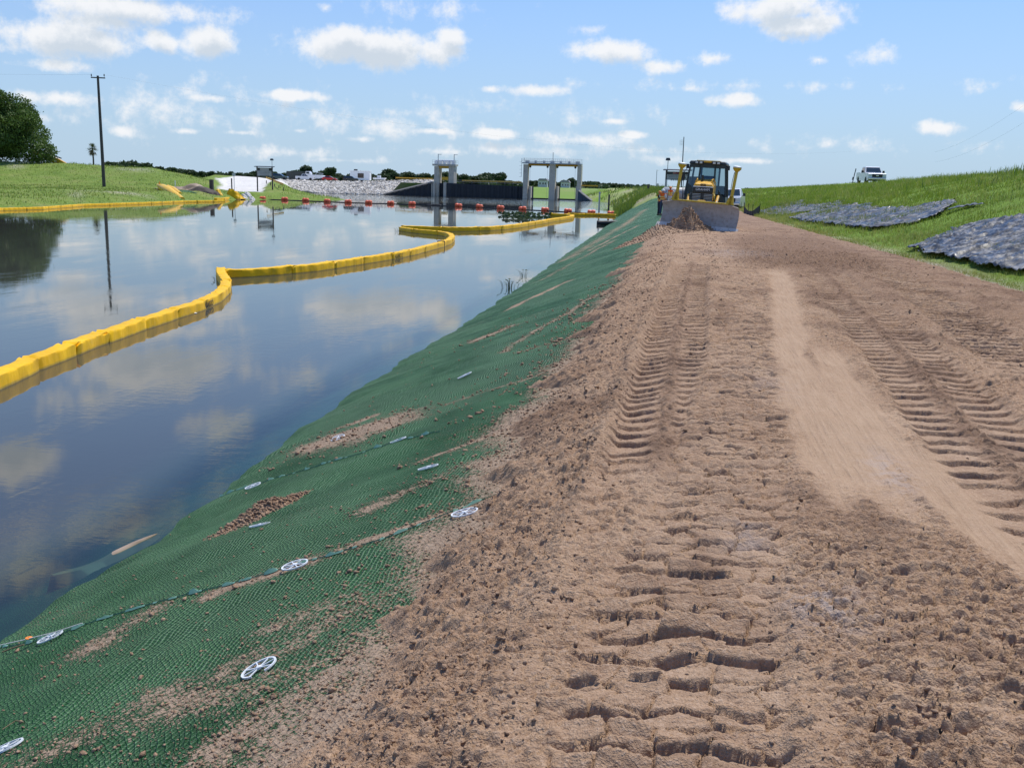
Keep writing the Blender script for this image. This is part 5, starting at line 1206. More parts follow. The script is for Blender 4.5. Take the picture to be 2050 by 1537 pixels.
# folded booms pulled on to the left bank
def lb(px, D, lift=0.): p = atD(px, D, 0); return np.array([p[0], p[1], left_z(px, D)+fbm(np.array(p[0]*.12), np.array(p[1]*.12), 201, 4)*.5*sstep(.3, 1.6, left_z(px, D))+lift])
A_, B_ = lb(315, 155, .7), lb(363, 139, -.1); P = [A_*(1-q)+B_*q for q in (0, .2, .45, .7, 1.)]
b = MB(); b.tube(P, [.2, .6, .75, .65, .4], 10); b.tube([p+np.array([.8, .3, .18]) for p in P[1:4]], [.3, .5, .3], 10)
tag(b.build('boom_bundle', MT['yellow_fabric'], smooth=True), 'thick yellow boom bundle pulled up on to the left bank', 'boom bundle')
def heap(name, px, D, rx, rz_, h, mat, label, cat, seed, peak=1.6):
    n = 26; u, v = np.meshgrid(np.linspace(-1, 1, n), np.linspace(-1, 1, n)); r = np.hypot(u, v)+fbm(u*2, v*2, seed, 2)*.3
    c_ = lb(px, D); Z_ = np.clip(1-r, -.25, 1)**1 if False else (1-sstep(0, 1, r))*h*(1+fbm(u*3, v*3, seed+1, 3)*peak*.16)-.12-1.0*sstep(.85, 1.1, r)
    o = grid(name, u*rx, v*rz_, Z_, mat); o.location = tuple(c_); return tag(o, label, cat)
c_ = lb(468, 158, -.2); b = MB(); n = 22; V = []; F = []
for i in range(n+1):
    t_ = i/n; top = 2.5*(1-t_)**.8*(.55+.45*min(1, t_*9))+.5*math.sin(math.pi*t_)+.10*math.sin(t_*23)
    for j, (yy_, zz_) in enumerate(((-1.5, -.4), (-.9, .35), (-.35, .8), (0, 1.), (.4, .75), (1.3, -.3))): V.append((-1.7+4.1*t_+.12*math.sin(j*2.+t_*9), yy_*(.7+.3*t_)+.08*math.sin(t_*17+j), top*zz_))
for i in range(n):
    for j in range(5): F.append((i*6+j, (i+1)*6+j, (i+1)*6+j+1, i*6+j+1))
b.add(V, F); tag(b.build('fabric_heap', MT['yellow_boom'], loc=c_), 'crumpled yellow fabric heap on the left shore beside the white bags', 'fabric heap').scale = (.72, .72, .68)
heap('fabric_heap', 435, 155, .9, .8, 1.0, MT['yellow_fabric'], 'small yellow fabric fold rising from the shore boom', 'fabric heap', 65, .4)
for k_, (px, D, s, lab) in enumerate(((486, 161, .75, 'white bag heap on the left shore beside the yellow fabric'), (494, 163, .85, 'tallest white bag in the pile near the first orange buoy'), (503, 161.5, .65, 'white bag at the right end of the pile on the left shore'))):
    heap('white_bag', px, D, s*1.3, s, s*1.0, MT['shirt_light'], lab, 'bag', 70+k_, 2.)
heap('sand_heap', 388, 160, 3.5, 2.4, 1.1, MT['sand'], 'sandy spoil heap on the left bank beside the black post', 'soil heap', 81)
heap('sand_heap', 352, 160, 5.0, 2.4, .55, MT['sand'], 'low sandy spoil spread on the left bank behind the cone', 'soil heap', 85)
heap('brush_heap', 402, 154, 3.0, 2.0, .95, MT['bark'], 'dark brush and soil heap on the left bank above the boom', 'brush heap', 88)
heap('mat_roll', 369, 150, 2.2, 1.6, .35, MT['erosion_mat'], 'small green mat patch on the left bank below the sand', 'mat patch', 92, .4)
def cone(px, D, label, s=1.):
    p = lb(px, D); t = empty('traffic_cone', p, label=label, cat='traffic cone'); b = MB()
    b.box((0, 0, .03*s), (.5*s, .5*s, .06*s)); b.lathe([(.17*s, .06*s), (.13*s, .3*s)], 12); b.build('base', MT['marker_orange'], t)
    b = MB(); b.lathe([(.13*s, .3*s), (.08*s, .62*s)], 12); b.build('collar', MT['stripe_white'], t); b = MB(); b.lathe([(.08*s, .62*s), (.03*s, .9*s)], 12); b.build('tip', MT['marker_orange'], t)
cone(318.5, 153, 'orange and white traffic cone at the upper end of the boom bundle', 1.5)
b = MB(); p = lb(350, 163); b.tube([p, p+np.array([0, 0, 1.0])], .07, 6); tag(b.build('stake', MT['stripe_white']), 'small white stake behind the sandy spoil on the left bank', 'stake')
# posts on the left bank
p = lb(423, 163); b = MB(); b.box((0, 0, .85), (.62, .5, 1.9)); tag(b.build('bollard', MT['wood'], loc=p, bevel=.04), 'thick black timber post on the left bank', 'post')
p = lb(463.5, 170); b = MB(); b.tube([(0, 0, -.3), (0, 0, 2.2)], .12, 8); tag(b.build('post', MT['wood'], loc=p), 'thin dark post beside the small round sign on the left bank', 'post')
p = lb(468.5, 171); t = empty('round_sign', p, label='small grey round sign on a thin pole on the left bank', cat='sign')
b = MB(); b.tube([(0, 0, -.3), (0, 0, 2.9)], .05, 6); b.build('pole', MT['galv'], t); b = MB(); b.lathe([(.34, -.02), (.34, .02)], 14, (0, -.07, 2.9), axis='y'); b.build('plate', MT['galv'], t)
# ------------------------------------------------------------------ buoy line
BP = [(526, 399.5), (570, 401), (612, 402.8), (655, 404.8), (697, 406.3), (738, 407.5), (782, 408.8), (825, 410.2), (918, 414.2), (960, 416), (1002, 418.4), (1046, 420.6), (1091, 422.6), (1137, 425.2), (1184, 428), (1224, 430.5)]
def buoy():
    t = empty('marker_buoy', (0, 0, 0), cat='buoy', group='orange buoys strung on the black cable', label='x')
    for s in (-1, 1):
        b = MB(); b.lathe([(.12, s*.56), (.27, s*.54), (.36, s*.44), (.385, s*.3), (.38, s*.14), (.33, s*.05)], 16, axis='x'); b.build('half_float', MT['orange_float'], t, smooth=True)
    b = MB(); b.lathe([(.30, -.055), (.30, .055)], 16, axis='x'); b.build('band', MT['red_paint'], t, smooth=True)
    return t
BL = ['orange buoy nearest the white bags on the left shore', 'orange buoy right below the left warning board posts', 'third orange buoy from the left end of the cable', 'orange buoy in front of the grassy point, below the white pickup',
 'orange buoy at the tip of the grassy point', 'orange buoy below the black SUV and white trailer', 'seventh orange buoy from the left end of the cable', 'orange buoy just left of the flat debris raft',
 'orange buoy right of the flat debris raft below the small gate', 'tenth orange buoy, below the left part of the long sheet wall', 'orange buoy below the middle of the long sheet wall', 'orange buoy below the left leg of the large gate',
 'orange buoy below the first opening of the large gate', 'orange buoy above the hook of the yellow boom', 'orange buoy left of the two thin water posts', 'rightmost orange buoy beside the grassy right bank']
b0 = buoy()
for i, (q, lab) in enumerate(zip(BP, BL)):
    o = b0 if i == 0 else copy_tree(b0); p = at(*q, 0); sc_ = p[1]/155; o.location = (p[0], p[1], .20); o.rotation_euler = (random.uniform(-.1, .1), random.uniform(-.12, .12), random.uniform(-.3, .1)); o['label'] = lab
    o.scale = (1.0, .95, .88)
pts = [at(505, 398.5, 0)]+[at(*q, 0) for q in BP]+[at(1238, 431.5, 0)]; fine = []
for a_, c_ in zip(pts[:-1], pts[1:]):
    for k in range(4): f_ = k/4; q = a_*(1-f_)+c_*f_; fine.append((q[0], q[1]+math.sin(f_*math.pi)*.4, .03))
b = MB(); b.tube(fine, .085, 6); tag(b.build('buoy_cable', MT['cable']), 'black floating cable that strings the orange buoys across the canal', 'cable')
p = at(869, 411.5, 0); b = MB(); b.box((0, 0, .05), (2.3, .9, .22)); b.box((.3, 0, .19), (1.2, .5, .06)); tag(b.build('debris_raft', MT['wood'], loc=p, bevel=.05), 'flat grey debris raft floating on the cable below the small gate', 'raft')
# thin posts and dark pipe by the right bank
for (px, py, top, label, m_) in ((1199, 424, 387, 'taller thin grey post standing in the water near the right bank', MT['galv']), (1218, 426, 392, 'shorter black post standing in the water near the right bank', MT['wood']),
                        (1066, 399, 374, 'dark post in the first opening of the large gate', MT['dark_metal']), (1119, 400, 376, 'dark post in the second opening of the large gate', MT['dark_metal'])):
    p = at(px, py, 0); H = (py-top)/FPX*p[1]; b = MB(); b.tube([(0, 0, -1), (0, 0, H)], .13 if px > 1190 else .22, 8, m=0); b.lathe([(.16, H-.05), (.1, H+.1)], 8) 
    tag(b.build('water_post', m_, loc=p), label, 'post')
pa, pb = at(1197, 447, .12), at(1243, 442, .22); pb = pa+np.array([4.6, 1.5, .15]); b = MB(); b.tube([pa, pb], .26, 14); b.lathe([(.29, -.1), (.29, .1)], 14, tuple(pa), axis='x')
tag(b.build('drain_pipe', MT['cable'], smooth=True), 'dark drain pipe reaching from the mat into the water', 'pipe')
# ------------------------------------------------------------------ water plants and litter
def plant(px, py, n, h, label, sp=.25, seed=1):
    r = random.Random(seed); p = at(px, py, 0); b = MB()
    for i in range(n):
        a = r.uniform(0, 6.28); d = r.uniform(0, sp); x_, y_ = d*math.cos(a), d*math.sin(a); hh = h*r.uniform(.4, 1.); lx, ly = math.cos(a)*hh*.5, math.sin(a)*hh*.5
        b.tube([(x_, y_, -.1), (x_+lx*.5, y_+ly*.5, hh*.7), (x_+lx, y_+ly, hh)], [.008, .006, .003], 4)
        q = Vector((x_+lx, y_+ly, hh)); w = r.uniform(.035, .06); u = Vector((math.cos(a), math.sin(a), r.uniform(-.5, .6))).normalized()*r.uniform(.07, .13); s = u.cross(Vector((0, 0, 1))).normalized()*w
        b.add([q-u*.2, q+s+u*.3, q+u, q-s+u*.3], [(0, 1, 2, 3)])
    return tag(b.build('water_plant', MT['water_leaf'], loc=p), label, 'water plant')
plant(1021, 576, 16, .30, 'leafy dark water plant sprouting beside the mat edge', .3, 3); plant(1047, 553, 8, .26, 'smaller dark water plant farther along the mat edge', .14, 5)
plant(797, 464, 10, .3, 'small green weed caught at the left tip of the yellow boom', .4, 7); plant(434, 562, 6, .15, 'small dark weed at the sharp bend of the boom', .12, 8)
def raft_leaves(px, py, w, d, n, label, seed):
    r = random.Random(seed); p = at(px, py, 0); b = MB()
    for i in range(n):
        a = r.uniform(0, 6.28); q = math.sqrt(r.random()); x_, y_ = q*math.cos(a)*w, q*math.sin(a)*d; hh = r.uniform(.05, .38); s = r.uniform(.1, .22); t_ = r.uniform(0, 3.14)
        c, sn = math.cos(t_)*s, math.sin(t_)*s; b.add([(x_-c, y_-sn, hh), (x_-sn*.5, y_+c*.5, hh*.4), (x_+c, y_+sn, hh*1.1), (x_+sn*.5, y_-c*.5, hh*1.3)], [(0, 1, 2, 3)])
    return tag(b.build('floating_plants', MT['water_leaf'], loc=p), label, 'water plant')
raft_leaves(1040, 431.5, 2.6, 2.2, 220, 'green floating plant patch nearer the buoy line', 11); raft_leaves(1055, 438.5, 2.8, 1.8, 240, 'green floating plant patch nearer the yellow boom', 12); raft_leaves(1093, 432, .8, .8, 40, 'tiny floating plant patch beside the hook of the boom', 13)
b = MB(); b.lathe([(.10, 0), (.13, .015), (.08, .03), (.01, .035)], 10); tag(b.build('foam_piece', MT['cap_white'], loc=at(390, 624.5, 0)+np.array([0, -.25, 0])), 'pale foam piece floating against the nearest boom', 'litter').scale = (1.6, .6, 1)
# ------------------------------------------------------------------ warning boards
def board(p, w, htop, hbot, label, danger, lamp_side, rz=0., lampx=0.):
    t = empty('warning_board', p, rz, label, 'warning board')
    H = htop; b = MB(); b.box((0, 0, (H+hbot)/2-.1), (w, .10, H-hbot-.25)); bd = b.build('panel', MT['board'], t)
    for s in (-1, 1):
        q = MB(); q.box((s*(w/2+.06), .05, H/2-.4), (.2, .2, H+.8)); q.build('post', MT['wood'], t)
    b = MB(); b.box((0, .0, H-.02), (w+.9, .9, .10), rot=(.12, 0, 0)); b.build('roof', MT['dark_metal'], t)
    hb = (H-hbot)*.22; b = MB()
    if danger:
        b.box((0, -.062, H-.3-hb/2), (w-.05, .02, hb)); hd = b.build('header', MT['black_paint'], t)
        text_mesh('DANGER', hb*.95, MT['stripe_white'], 'lettering', t, (0.02, -.085, H-.3-hb/2), (math.pi/2, 0, 0), .004, sx=1.1)
        text_mesh('DANGER', hb*.88, MT['red_paint'], 'lettering', t, (0.02, -.10, H-.3-hb/2), (math.pi/2, 0, 0), .004, sx=1.1)
    else:
        for s in (-1, 1): b.box((s*(w*.40), -.062, H-.32-hb/2), (w*.17, .02, hb*1.2))
        b.build('header', MT['black_paint'], t)
    r = random.Random(4)
    for k in range(4 if danger else 5):
        z_ = H-.3-hb*1.45-k*(H-hbot)*.155; L_ = w*(.88, .8, .62, .6, .4)[k]; q = MB(); x_ = -L_/2
        while x_ < L_/2:
            wd = r.uniform(.05, .1)*w*.8; q.box((x_+wd/2, -.06, z_), (wd, .012, (H-hbot)*.055)); x_ += wd+.03*w
        q.build('text_line', MT['faded_letter'], t)
    lp = MB(); lx = lamp_side*(w/2+.06)+lampx; lp.bar((lx, .05, H-.2), (lx, .05, H+1.15), .05); lp.build('lamp_pole', MT['wood'], t)
    lp = MB(); lp.box((lx, .0, H+1.3), (.62, .5, .34), taper=(.7, .7)); lp.build('lamp_head', MT['dark_metal'], t, bevel=.04)
    return t
p = lb(530, 176); p[2] = 1.15; board(p, 2.75, CZ+(hory(530)-333.5)/FPX*176-1.15, CZ+(hory(530)-352.5)/FPX*176-1.15, 'grey warning board on two posts on the left bank', False, 1, .1)
P = atD(1354.5, 122, 1.9); board(P, 2.75, CZ+(hory(1354)-340)/FPX*122-1.9, CZ+(hory(1354)-361)/FPX*122-1.9, 'grey board reading DANGER on two posts behind the bulldozer mast', True, -1, -.1, .12)
# light mast and gate rail left of the DANGER board
p = atD(1313, 175, 3.2); b = MB(); b.tube([(0, 0, 0), (0, 0, 3.9)], .06, 6); b.bar((0, 0, 3.85), (.45, 0, 3.8), .04); b.box((.28, 0, .7), (.35, .3, 1.5)); tag(b.build('light_mast', MT['galv'], loc=p), 'thin light mast with a short arm left of the DANGER board', 'light mast')
t = empty('field_gate', atD(1322, 172, 3.1), label='grey tubular field gate left of the DANGER board', cat='gate'); railing('rails', [(-.8, 0, 0), (1.4, 0, 0)], 1.4, t, MT['galv'], .03, 1., 4)
p = atD(1333, 120, 1.9); b = MB(); b.box((0, 0, 1.4), (.22, .22, 3.0)); tag(b.build('post', MT['galv'], loc=p), 'pale grey post just left of the DANGER board', 'post')
p = atD(1298, 150, 3.0); b = MB(); b.box((0, 0, .5), (.42, .42, 1.35)); tag(b.build('bollard', MT['wood'], loc=p, bevel=.03), 'black square bollard on the grass left of the workers', 'bollard')
p = atD(1363.5, 150, 2.5); b = MB(); H = (383-264)/FPX*150; b.tube([(0, 0, 0), (.1, 0, H)], [.11, .06], 8)
for k in range(4): b.bar((-.5+.1, 0, H-.5-k*.25), (.15, 0, H-.5-k*.25), .012); b.bar((-.5+k*.15, 0, H-1.3), (-.5+k*.15, 0, H-.45), .012)
tag(b.build('antenna_mast', MT['dark_metal'], loc=p), 'tall thin antenna mast rising behind the bulldozer mast', 'antenna mast').rotation_euler = (0, math.radians(-1), 0)
# sign posts on the levee
p = PD(1705, 370, 112); b = MB(); b.tube([(0, 0, -.5), (.18, 0, 1.9)], .05, 6); b.box((.14, -.06, 1.45), (.10, .03, .75), rot=(0, .1, 0)); b.box((.02, -.06, .72), (.17, .03, .35), rot=(0, .1, 0))
tag(b.build('leaning_post', MT['dark_metal'], loc=p), 'leaning thin post with small plates beside the levee pickup', 'post').rotation_euler = (0, math.radians(4), 0)
p = PD(1577, 380, 300); t = empty('distant_shed', p, label='tiny pale shed on the horizon above the right levee slope', cat='shed'); b = MB(); b.box((0, 0, .35), (1.7, 1.5, .8)); b.build('wall', MT['house'], t); b = MB(); b.box((0, 0, .82), (1.9, 1.7, .14)); b.build('roof', MT['roof'], t)
for (px, py, D, w, h_, lab) in ((1087, 372, 620, 3.0*2, 2.6*1.6, 'pale two-storey house seen through the first opening of the large gate'), (1132, 374, 560, 5.2, 3.0, 'small white house seen through the second opening of the large gate')):
    p = atD(px, D, 3.2); t = empty('house', p, label=lab, cat='house'); b = MB(); b.box((0, 0, h_/2), (w, w*.7, h_)); b.build('wall', MT['house'], t); b = MB(); b.prism([(-w/2-.4, h_), (w/2+.4, h_), (w/2-.8, h_+1.3), (-w/2+.8, h_+1.3)], -w*.4, w*.4); b.build('roof', MT['roof'], t)
    for q in (-.28, .05, .32): b = MB(); b.box((q*w, -w*.355, h_*.55), (w*.14, .06, h_*.3)); b.build('window', MT['glass'], t)
# ------------------------------------------------------------------ utility pole
D = 161; p = atD(207, D, 1.35); H = CZ+(hory(205)-156)/FPX*D-1.35
t = empty('utility_pole', p, label='tall dark wooden utility pole on the left bank', cat='utility pole')
b = MB(); b.tube([(0, 0, -.5), (0, 0, H)], [.30, .19], 10); b.build('pole', MT['wood'], t, smooth=True)
b = MB(); b.box((.15, -.2, H-.35), (2.5, .14, .18), rot=(0, .03, .05)); b.build('crossarm', MT['wood'], t)
for q in (-1.05, 1.3):
    b = MB(); b.lathe([(.03, 0), (.03, .18), (.09, .2), (.10, .34), (.06, .42), (.09, .46), (.04, .55)], 8, (q, -.2, H-.28)); b.build('insulator', MT['dark_metal'], t)
def wire(a, c, sag, r, label):
    n = 24; pts = [np.array(a)*(1-i/n)+np.array(c)*(i/n)-np.array([0, 0, sag*4*(i/n)*(1-i/n)]) for i in range(n+1)]
    b = MB(); b.tube(pts, r, 4); tag(b.build('power_line', MT['dark_metal']), label, 'power line')
top = p+np.array([0, 0, H])
wire(top+np.array([-.9, -.2, .15]), top+np.array([-160, -20, 8]), 3., .006, 'thin power line running left from the utility pole')
wire(top+np.array([1.4, -.2, .15]), top+np.array([150, 190, -2]), 5., .006, 'thin power line running right from the utility pole')
a_, c_ = PD(1870, 305, 160), PD(2080, 190, 90); wire(a_, c_, .8, .006, 'upper thin power line in the sky above the levee'); wire(a_+np.array([.3, 0, -1.6]), c_+np.array([.3, 0, -1.6]), .8, .006, 'lower thin power line in the sky above the levee')
# ------------------------------------------------------------------ trees
def leaf_cloud(name, blobs, n, size, mat, parent, seed, droop=.0, mats=None):
    r = np.random.default_rng(seed); bl = np.array(blobs, float); wgt = (bl[:, 3]*bl[:, 4]*bl[:, 5])**.66; k = r.choice(len(bl), n, p=wgt/wgt.sum())
    d = r.normal(size=(n, 3)); d /= np.linalg.norm(d, axis=1)[:, None]; rad = r.uniform(.35, 1, n)**.35
    lump = 1+.22*np.sin(d[:, 0]*7+k*1.3)*np.sin(d[:, 1]*6+k)*np.sin(d[:, 2]*8+k*2.1)+r.normal(0, .07, n)
    c = bl[k, :3]+d*rad[:, None]*lump[:, None]*bl[k, 3:6]
    s = size*r.uniform(.6, 1.4, n); u = r.normal(size=(n, 3)); u[:, 2] -= droop; u /= np.linalg.norm(u, axis=1)[:, None]; w = np.cross(u, r.normal(size=(n, 3))); w /= np.linalg.norm(w, axis=1)[:, None]
    u *= s[:, None]; w *= s[:, None]*.45
    V = np.stack([c-u, c+w, c+u, c-w], 1).reshape(-1, 3); F = np.arange(n*4).reshape(-1, 4)
    return link(name, raw_mesh(name, V, F, [mat]), parent)
# big oak: crown reaches the ground on the levee
p = atD(15, 190, 4.4); t = empty('oak_tree', p, label='large dark spreading oak on top of the left levee', cat='tree')
r = random.Random(3); bl = [(-2, 0, 5.5, 7.5, 5.5, 4.4), (-9, 0, 6, 7, 6, 5), (5.0, -1, 3.4, 4.6, 4, 2.8), (-3, -2, 9.4, 4.6, 4, 3.4), (2.6, 0, 8.6, 3.6, 3.4, 2.6), (-9, -2, 10.5, 4.4, 4, 3.6), (7.8, -1, 2.6, 2.6, 2.6, 1.9)]
for i in range(46):
    a = r.uniform(0, 6.28); b_ = r.uniform(-.05, 1.25); rr_ = r.uniform(.82, 1.06); k_ = r.uniform(1.3, 2.9); bl.append((-3+math.cos(a)*math.cos(b_)*11.2*rr_, math.sin(a)*math.cos(b_)*7.6*rr_, 3.6+math.sin(b_)*8.6*rr_, k_*1.15, k_, k_*.72))
leaf_cloud('crown', bl, 90000, .21, MT['oak_leaf'], t, 5, .3)
b = MB(); b.tube([(-2, 0, -1), (-2, 0, 1.5), (-1.5, 0, 4)], [.7, .55, .4], 10)
for q in ((-7, 1, 7), (3, 0, 7), (-2, -2, 9), (6, 0, 4.5), (-9, -1, 5)): b.tube([(-1.8, 0, 2), ((q[0]-1.8)/2, q[1]/2, q[2]*.6), q], [.35, .22, .08], 7)
b.build('trunk', MT['bark'], t); t.scale = (1.12, 1.1, 1.13)
# cabbage palm
p = atD(188, 250, 3.6); t = empty('palm_tree', p, label='small round-headed palm left of the utility pole', cat='palm tree')
zc = CZ+(hory(188)-298)/FPX*250-3.6; b = MB(); b.tube([(0, 0, -1), (.1, 0, zc*.6), (0, 0, zc)], [.26, .2, .22], 8); b.build('trunk', MT['bark'], t)
def frond_head(name, zc, n, R, mat, parent, seed, lo=-.7, hi=1.2):
    r = random.Random(seed); b = MB()
    for i in range(n):
        a = r.uniform(0, 6.28); e = r.uniform(lo, hi); L = R*r.uniform(.6, 1.); d = Vector((math.cos(a)*math.cos(e), math.sin(a)*math.cos(e), math.sin(e))); s = d.cross(Vector((0, 0, 1))).normalized()
        m = Vector((0, 0, zc))+d*L*.5
        for k in range(-4, 5):
            tip = m+(d*math.cos(k*.24)+s*math.sin(k*.24))*L*.55+Vector((0, 0, -.10*abs(k)*.5-.15*L)); w_ = s*.06
            b.add([m-w_, m+w_, tip], [(0, 1, 2)])
        b.bar(Vector((0, 0, zc)), m, .02)
    return b.build(name, mat, parent)
frond_head('crown', zc, 60, 2.0, MT['palm_leaf'], t, 4, -.3, 1.4); frond_head('dead_fronds', zc-.2, 26, 1.8, MT['dead_leaf'], t, 6, -1.2, -.2)
# tree line variants
def tree_kind(seed, w, h, bushy):
    r = random.Random(seed); t = empty('far_tree', (0, 0, 0)); bl = []
    for i in range(9):
        a = r.uniform(0, 6.28); q = r.uniform(0, .55); bl.append((math.cos(a)*w/2*q, math.sin(a)*w/2*q, h*(r.uniform(.28, .62) if bushy else r.uniform(.4, .78)), w*r.uniform(.17, .3), w*r.uniform(.17, .3), h*r.uniform(.16, .28)))
    leaf_cloud('crown', bl, 1500, .055*h**.8*1.7, MT['far_leaf'], t, seed)
    b = MB(); b.tube([(0, 0, -.5), (0, 0, h*.3), (.1, 0, h*.6)], [h*.035, h*.03, h*.015], 6)
    for k in range(4): a = k*1.6; b.tube([(0, 0, h*.3), (math.cos(a)*w*.25, math.sin(a)*w*.25, h*.55)], [h*.018, h*.006], 5)
    b.build('trunk', MT['bark'], t); return t
KINDS_ = [tree_kind(31, 1.25, 1, True), tree_kind(32, 1.0, 1, False), tree_kind(33, 1.5, 1, True), tree_kind(34, .8, 1, False), tree_kind(35, 1.1, 1, False)]
used = set()
def place_tree(px, D, z, h, label, group, k=None, sx=1.):
    k = random.randrange(5) if k is None else k; o = KINDS_[k] if k not in used else copy_tree(KINDS_[k]); used.add(k)
    p = atD(px, D, z); o.location = tuple(p); s = h*random.uniform(.9, 1.1); o.scale = (s*sx, s*sx, s); o.rotation_euler = (0, 0, random.uniform(0, 6.28))
    tag(o, label, 'tree', group); o.name = 'far_tree'; return o
g1 = 'bushy trees behind the left levee'
for px in list(range(222, 300, 11))+list(range(300, 470, 9))+list(range(470, 560, 9)):
    top = np.interp(px, [210, 225, 260, 290, 300, 350, 400, 440, 480, 520, 560], [326, 322, 322, 326, 332, 336, 342, 346, 343, 342, 342]); D = random.uniform(330, 380)
    z = 3.0; h = CZ+(hory(px)-top)/FPX*D-z; place_tree(px+random.uniform(-4, 4), D, z, h*random.uniform(.85, 1.12), 'dark green bushy tree behind the left levee, '+('beside the palm and utility pole' if px < 250 else 'above the middle of the levee crest' if px < 330 else 'above the low end of the levee' if px < 425 else 'above the white gravel ramp' if px < 510 else 'behind the left warning board'), g1, random.choice([0, 2, 1]), random.uniform(1., 1.5))
g2 = 'trees of the far tree line behind the gates'
for px in list(range(570, 1045, 9))+list(range(1064, 1320, 9)):
    top = np.interp(px, [570, 590, 612, 640, 662, 666, 680, 760, 790, 800, 830, 860, 880, 900, 920, 950, 985, 1000, 1010, 1040, 1064, 1100, 1120, 1140, 1160, 1180, 1220, 1300], [343, 340, 336, 345, 337, 338, 346, 345, 341, 340, 345, 347, 344, 350, 345, 348, 344, 346, 358, 360, 362, 361, 360, 358, 361, 363, 364, 376]); D = random.uniform(640, 760)
    z = 2.6; h = CZ+(hory(px)-top)/FPX*D-z; place_tree(px+random.uniform(-4, 4), D, z, max(2., h*random.uniform(.82, 1.12)), 'dark green tree in the far tree line '+('behind the parked cars' if px < 715 else 'just right of the white trailer' if px < 800 else 'left of the small gate' if px < 868 else 'seen around the small gate' if px < 915 else 'above the long sheet wall' if px < 1000 else 'just left of the large gate' if px < 1048 else 'seen through the large gate' if px < 1160 else 'right of the large gate'), g2, random.choice([0, 2, 1, 4]), random.uniform(1., 1.6))
g3 = 'bushes on the horizon right of the bulldozer'
for px in list(range(1488, 1560, 6)): D = random.uniform(1300, 1500); place_tree(px, D, 3, 3+random.uniform(2.5, 5), 'small bush on the horizon right of the bulldozer', g3, random.choice([0, 2]), 2.2)
place_tree(662, 420, 3.5, 6.0, 'pointed green tree behind the red hatchback', None, 3, 1.2); place_tree(1664, 235, 4.3, 1.5, 'lone small bush on the crest of the right levee', None, 0, 1.6)
o = heap('shrub_belt', 200, 250, 1, 1, .1, MT['far_leaf'], 'x', 'x', 3) ; bpy.data.objects.remove(o)
n = 15000; px_ = RNG.uniform(200, 1330, n); D_ = RNG.uniform(700, 820, n); az_ = np.interp(px_, [200, 1330], [ray_az(200), ray_az(1330)])
hh_ = (3+np.abs(fbm(px_*.03, px_*0, 221, 4))*7)*RNG.uniform(.1, 1, n); c_ = np.stack([np.sin(az_)*D_, np.cos(az_)*D_, 2.6+hh_], 1); u = RNG.normal(size=(n, 3)); u /= np.linalg.norm(u, axis=1)[:, None]; w = np.cross(u, RNG.normal(size=(n, 3))); w /= np.linalg.norm(w, axis=1)[:, None]
u *= 1.1; w *= .8; tag(link('distant_woods', raw_mesh('distant_woods', np.stack([c_-u, c_+w, c_+u, c_-w], 1).reshape(-1, 3), np.arange(n*4).reshape(-1, 4), [MT['far_leaf']])), kind='stuff')
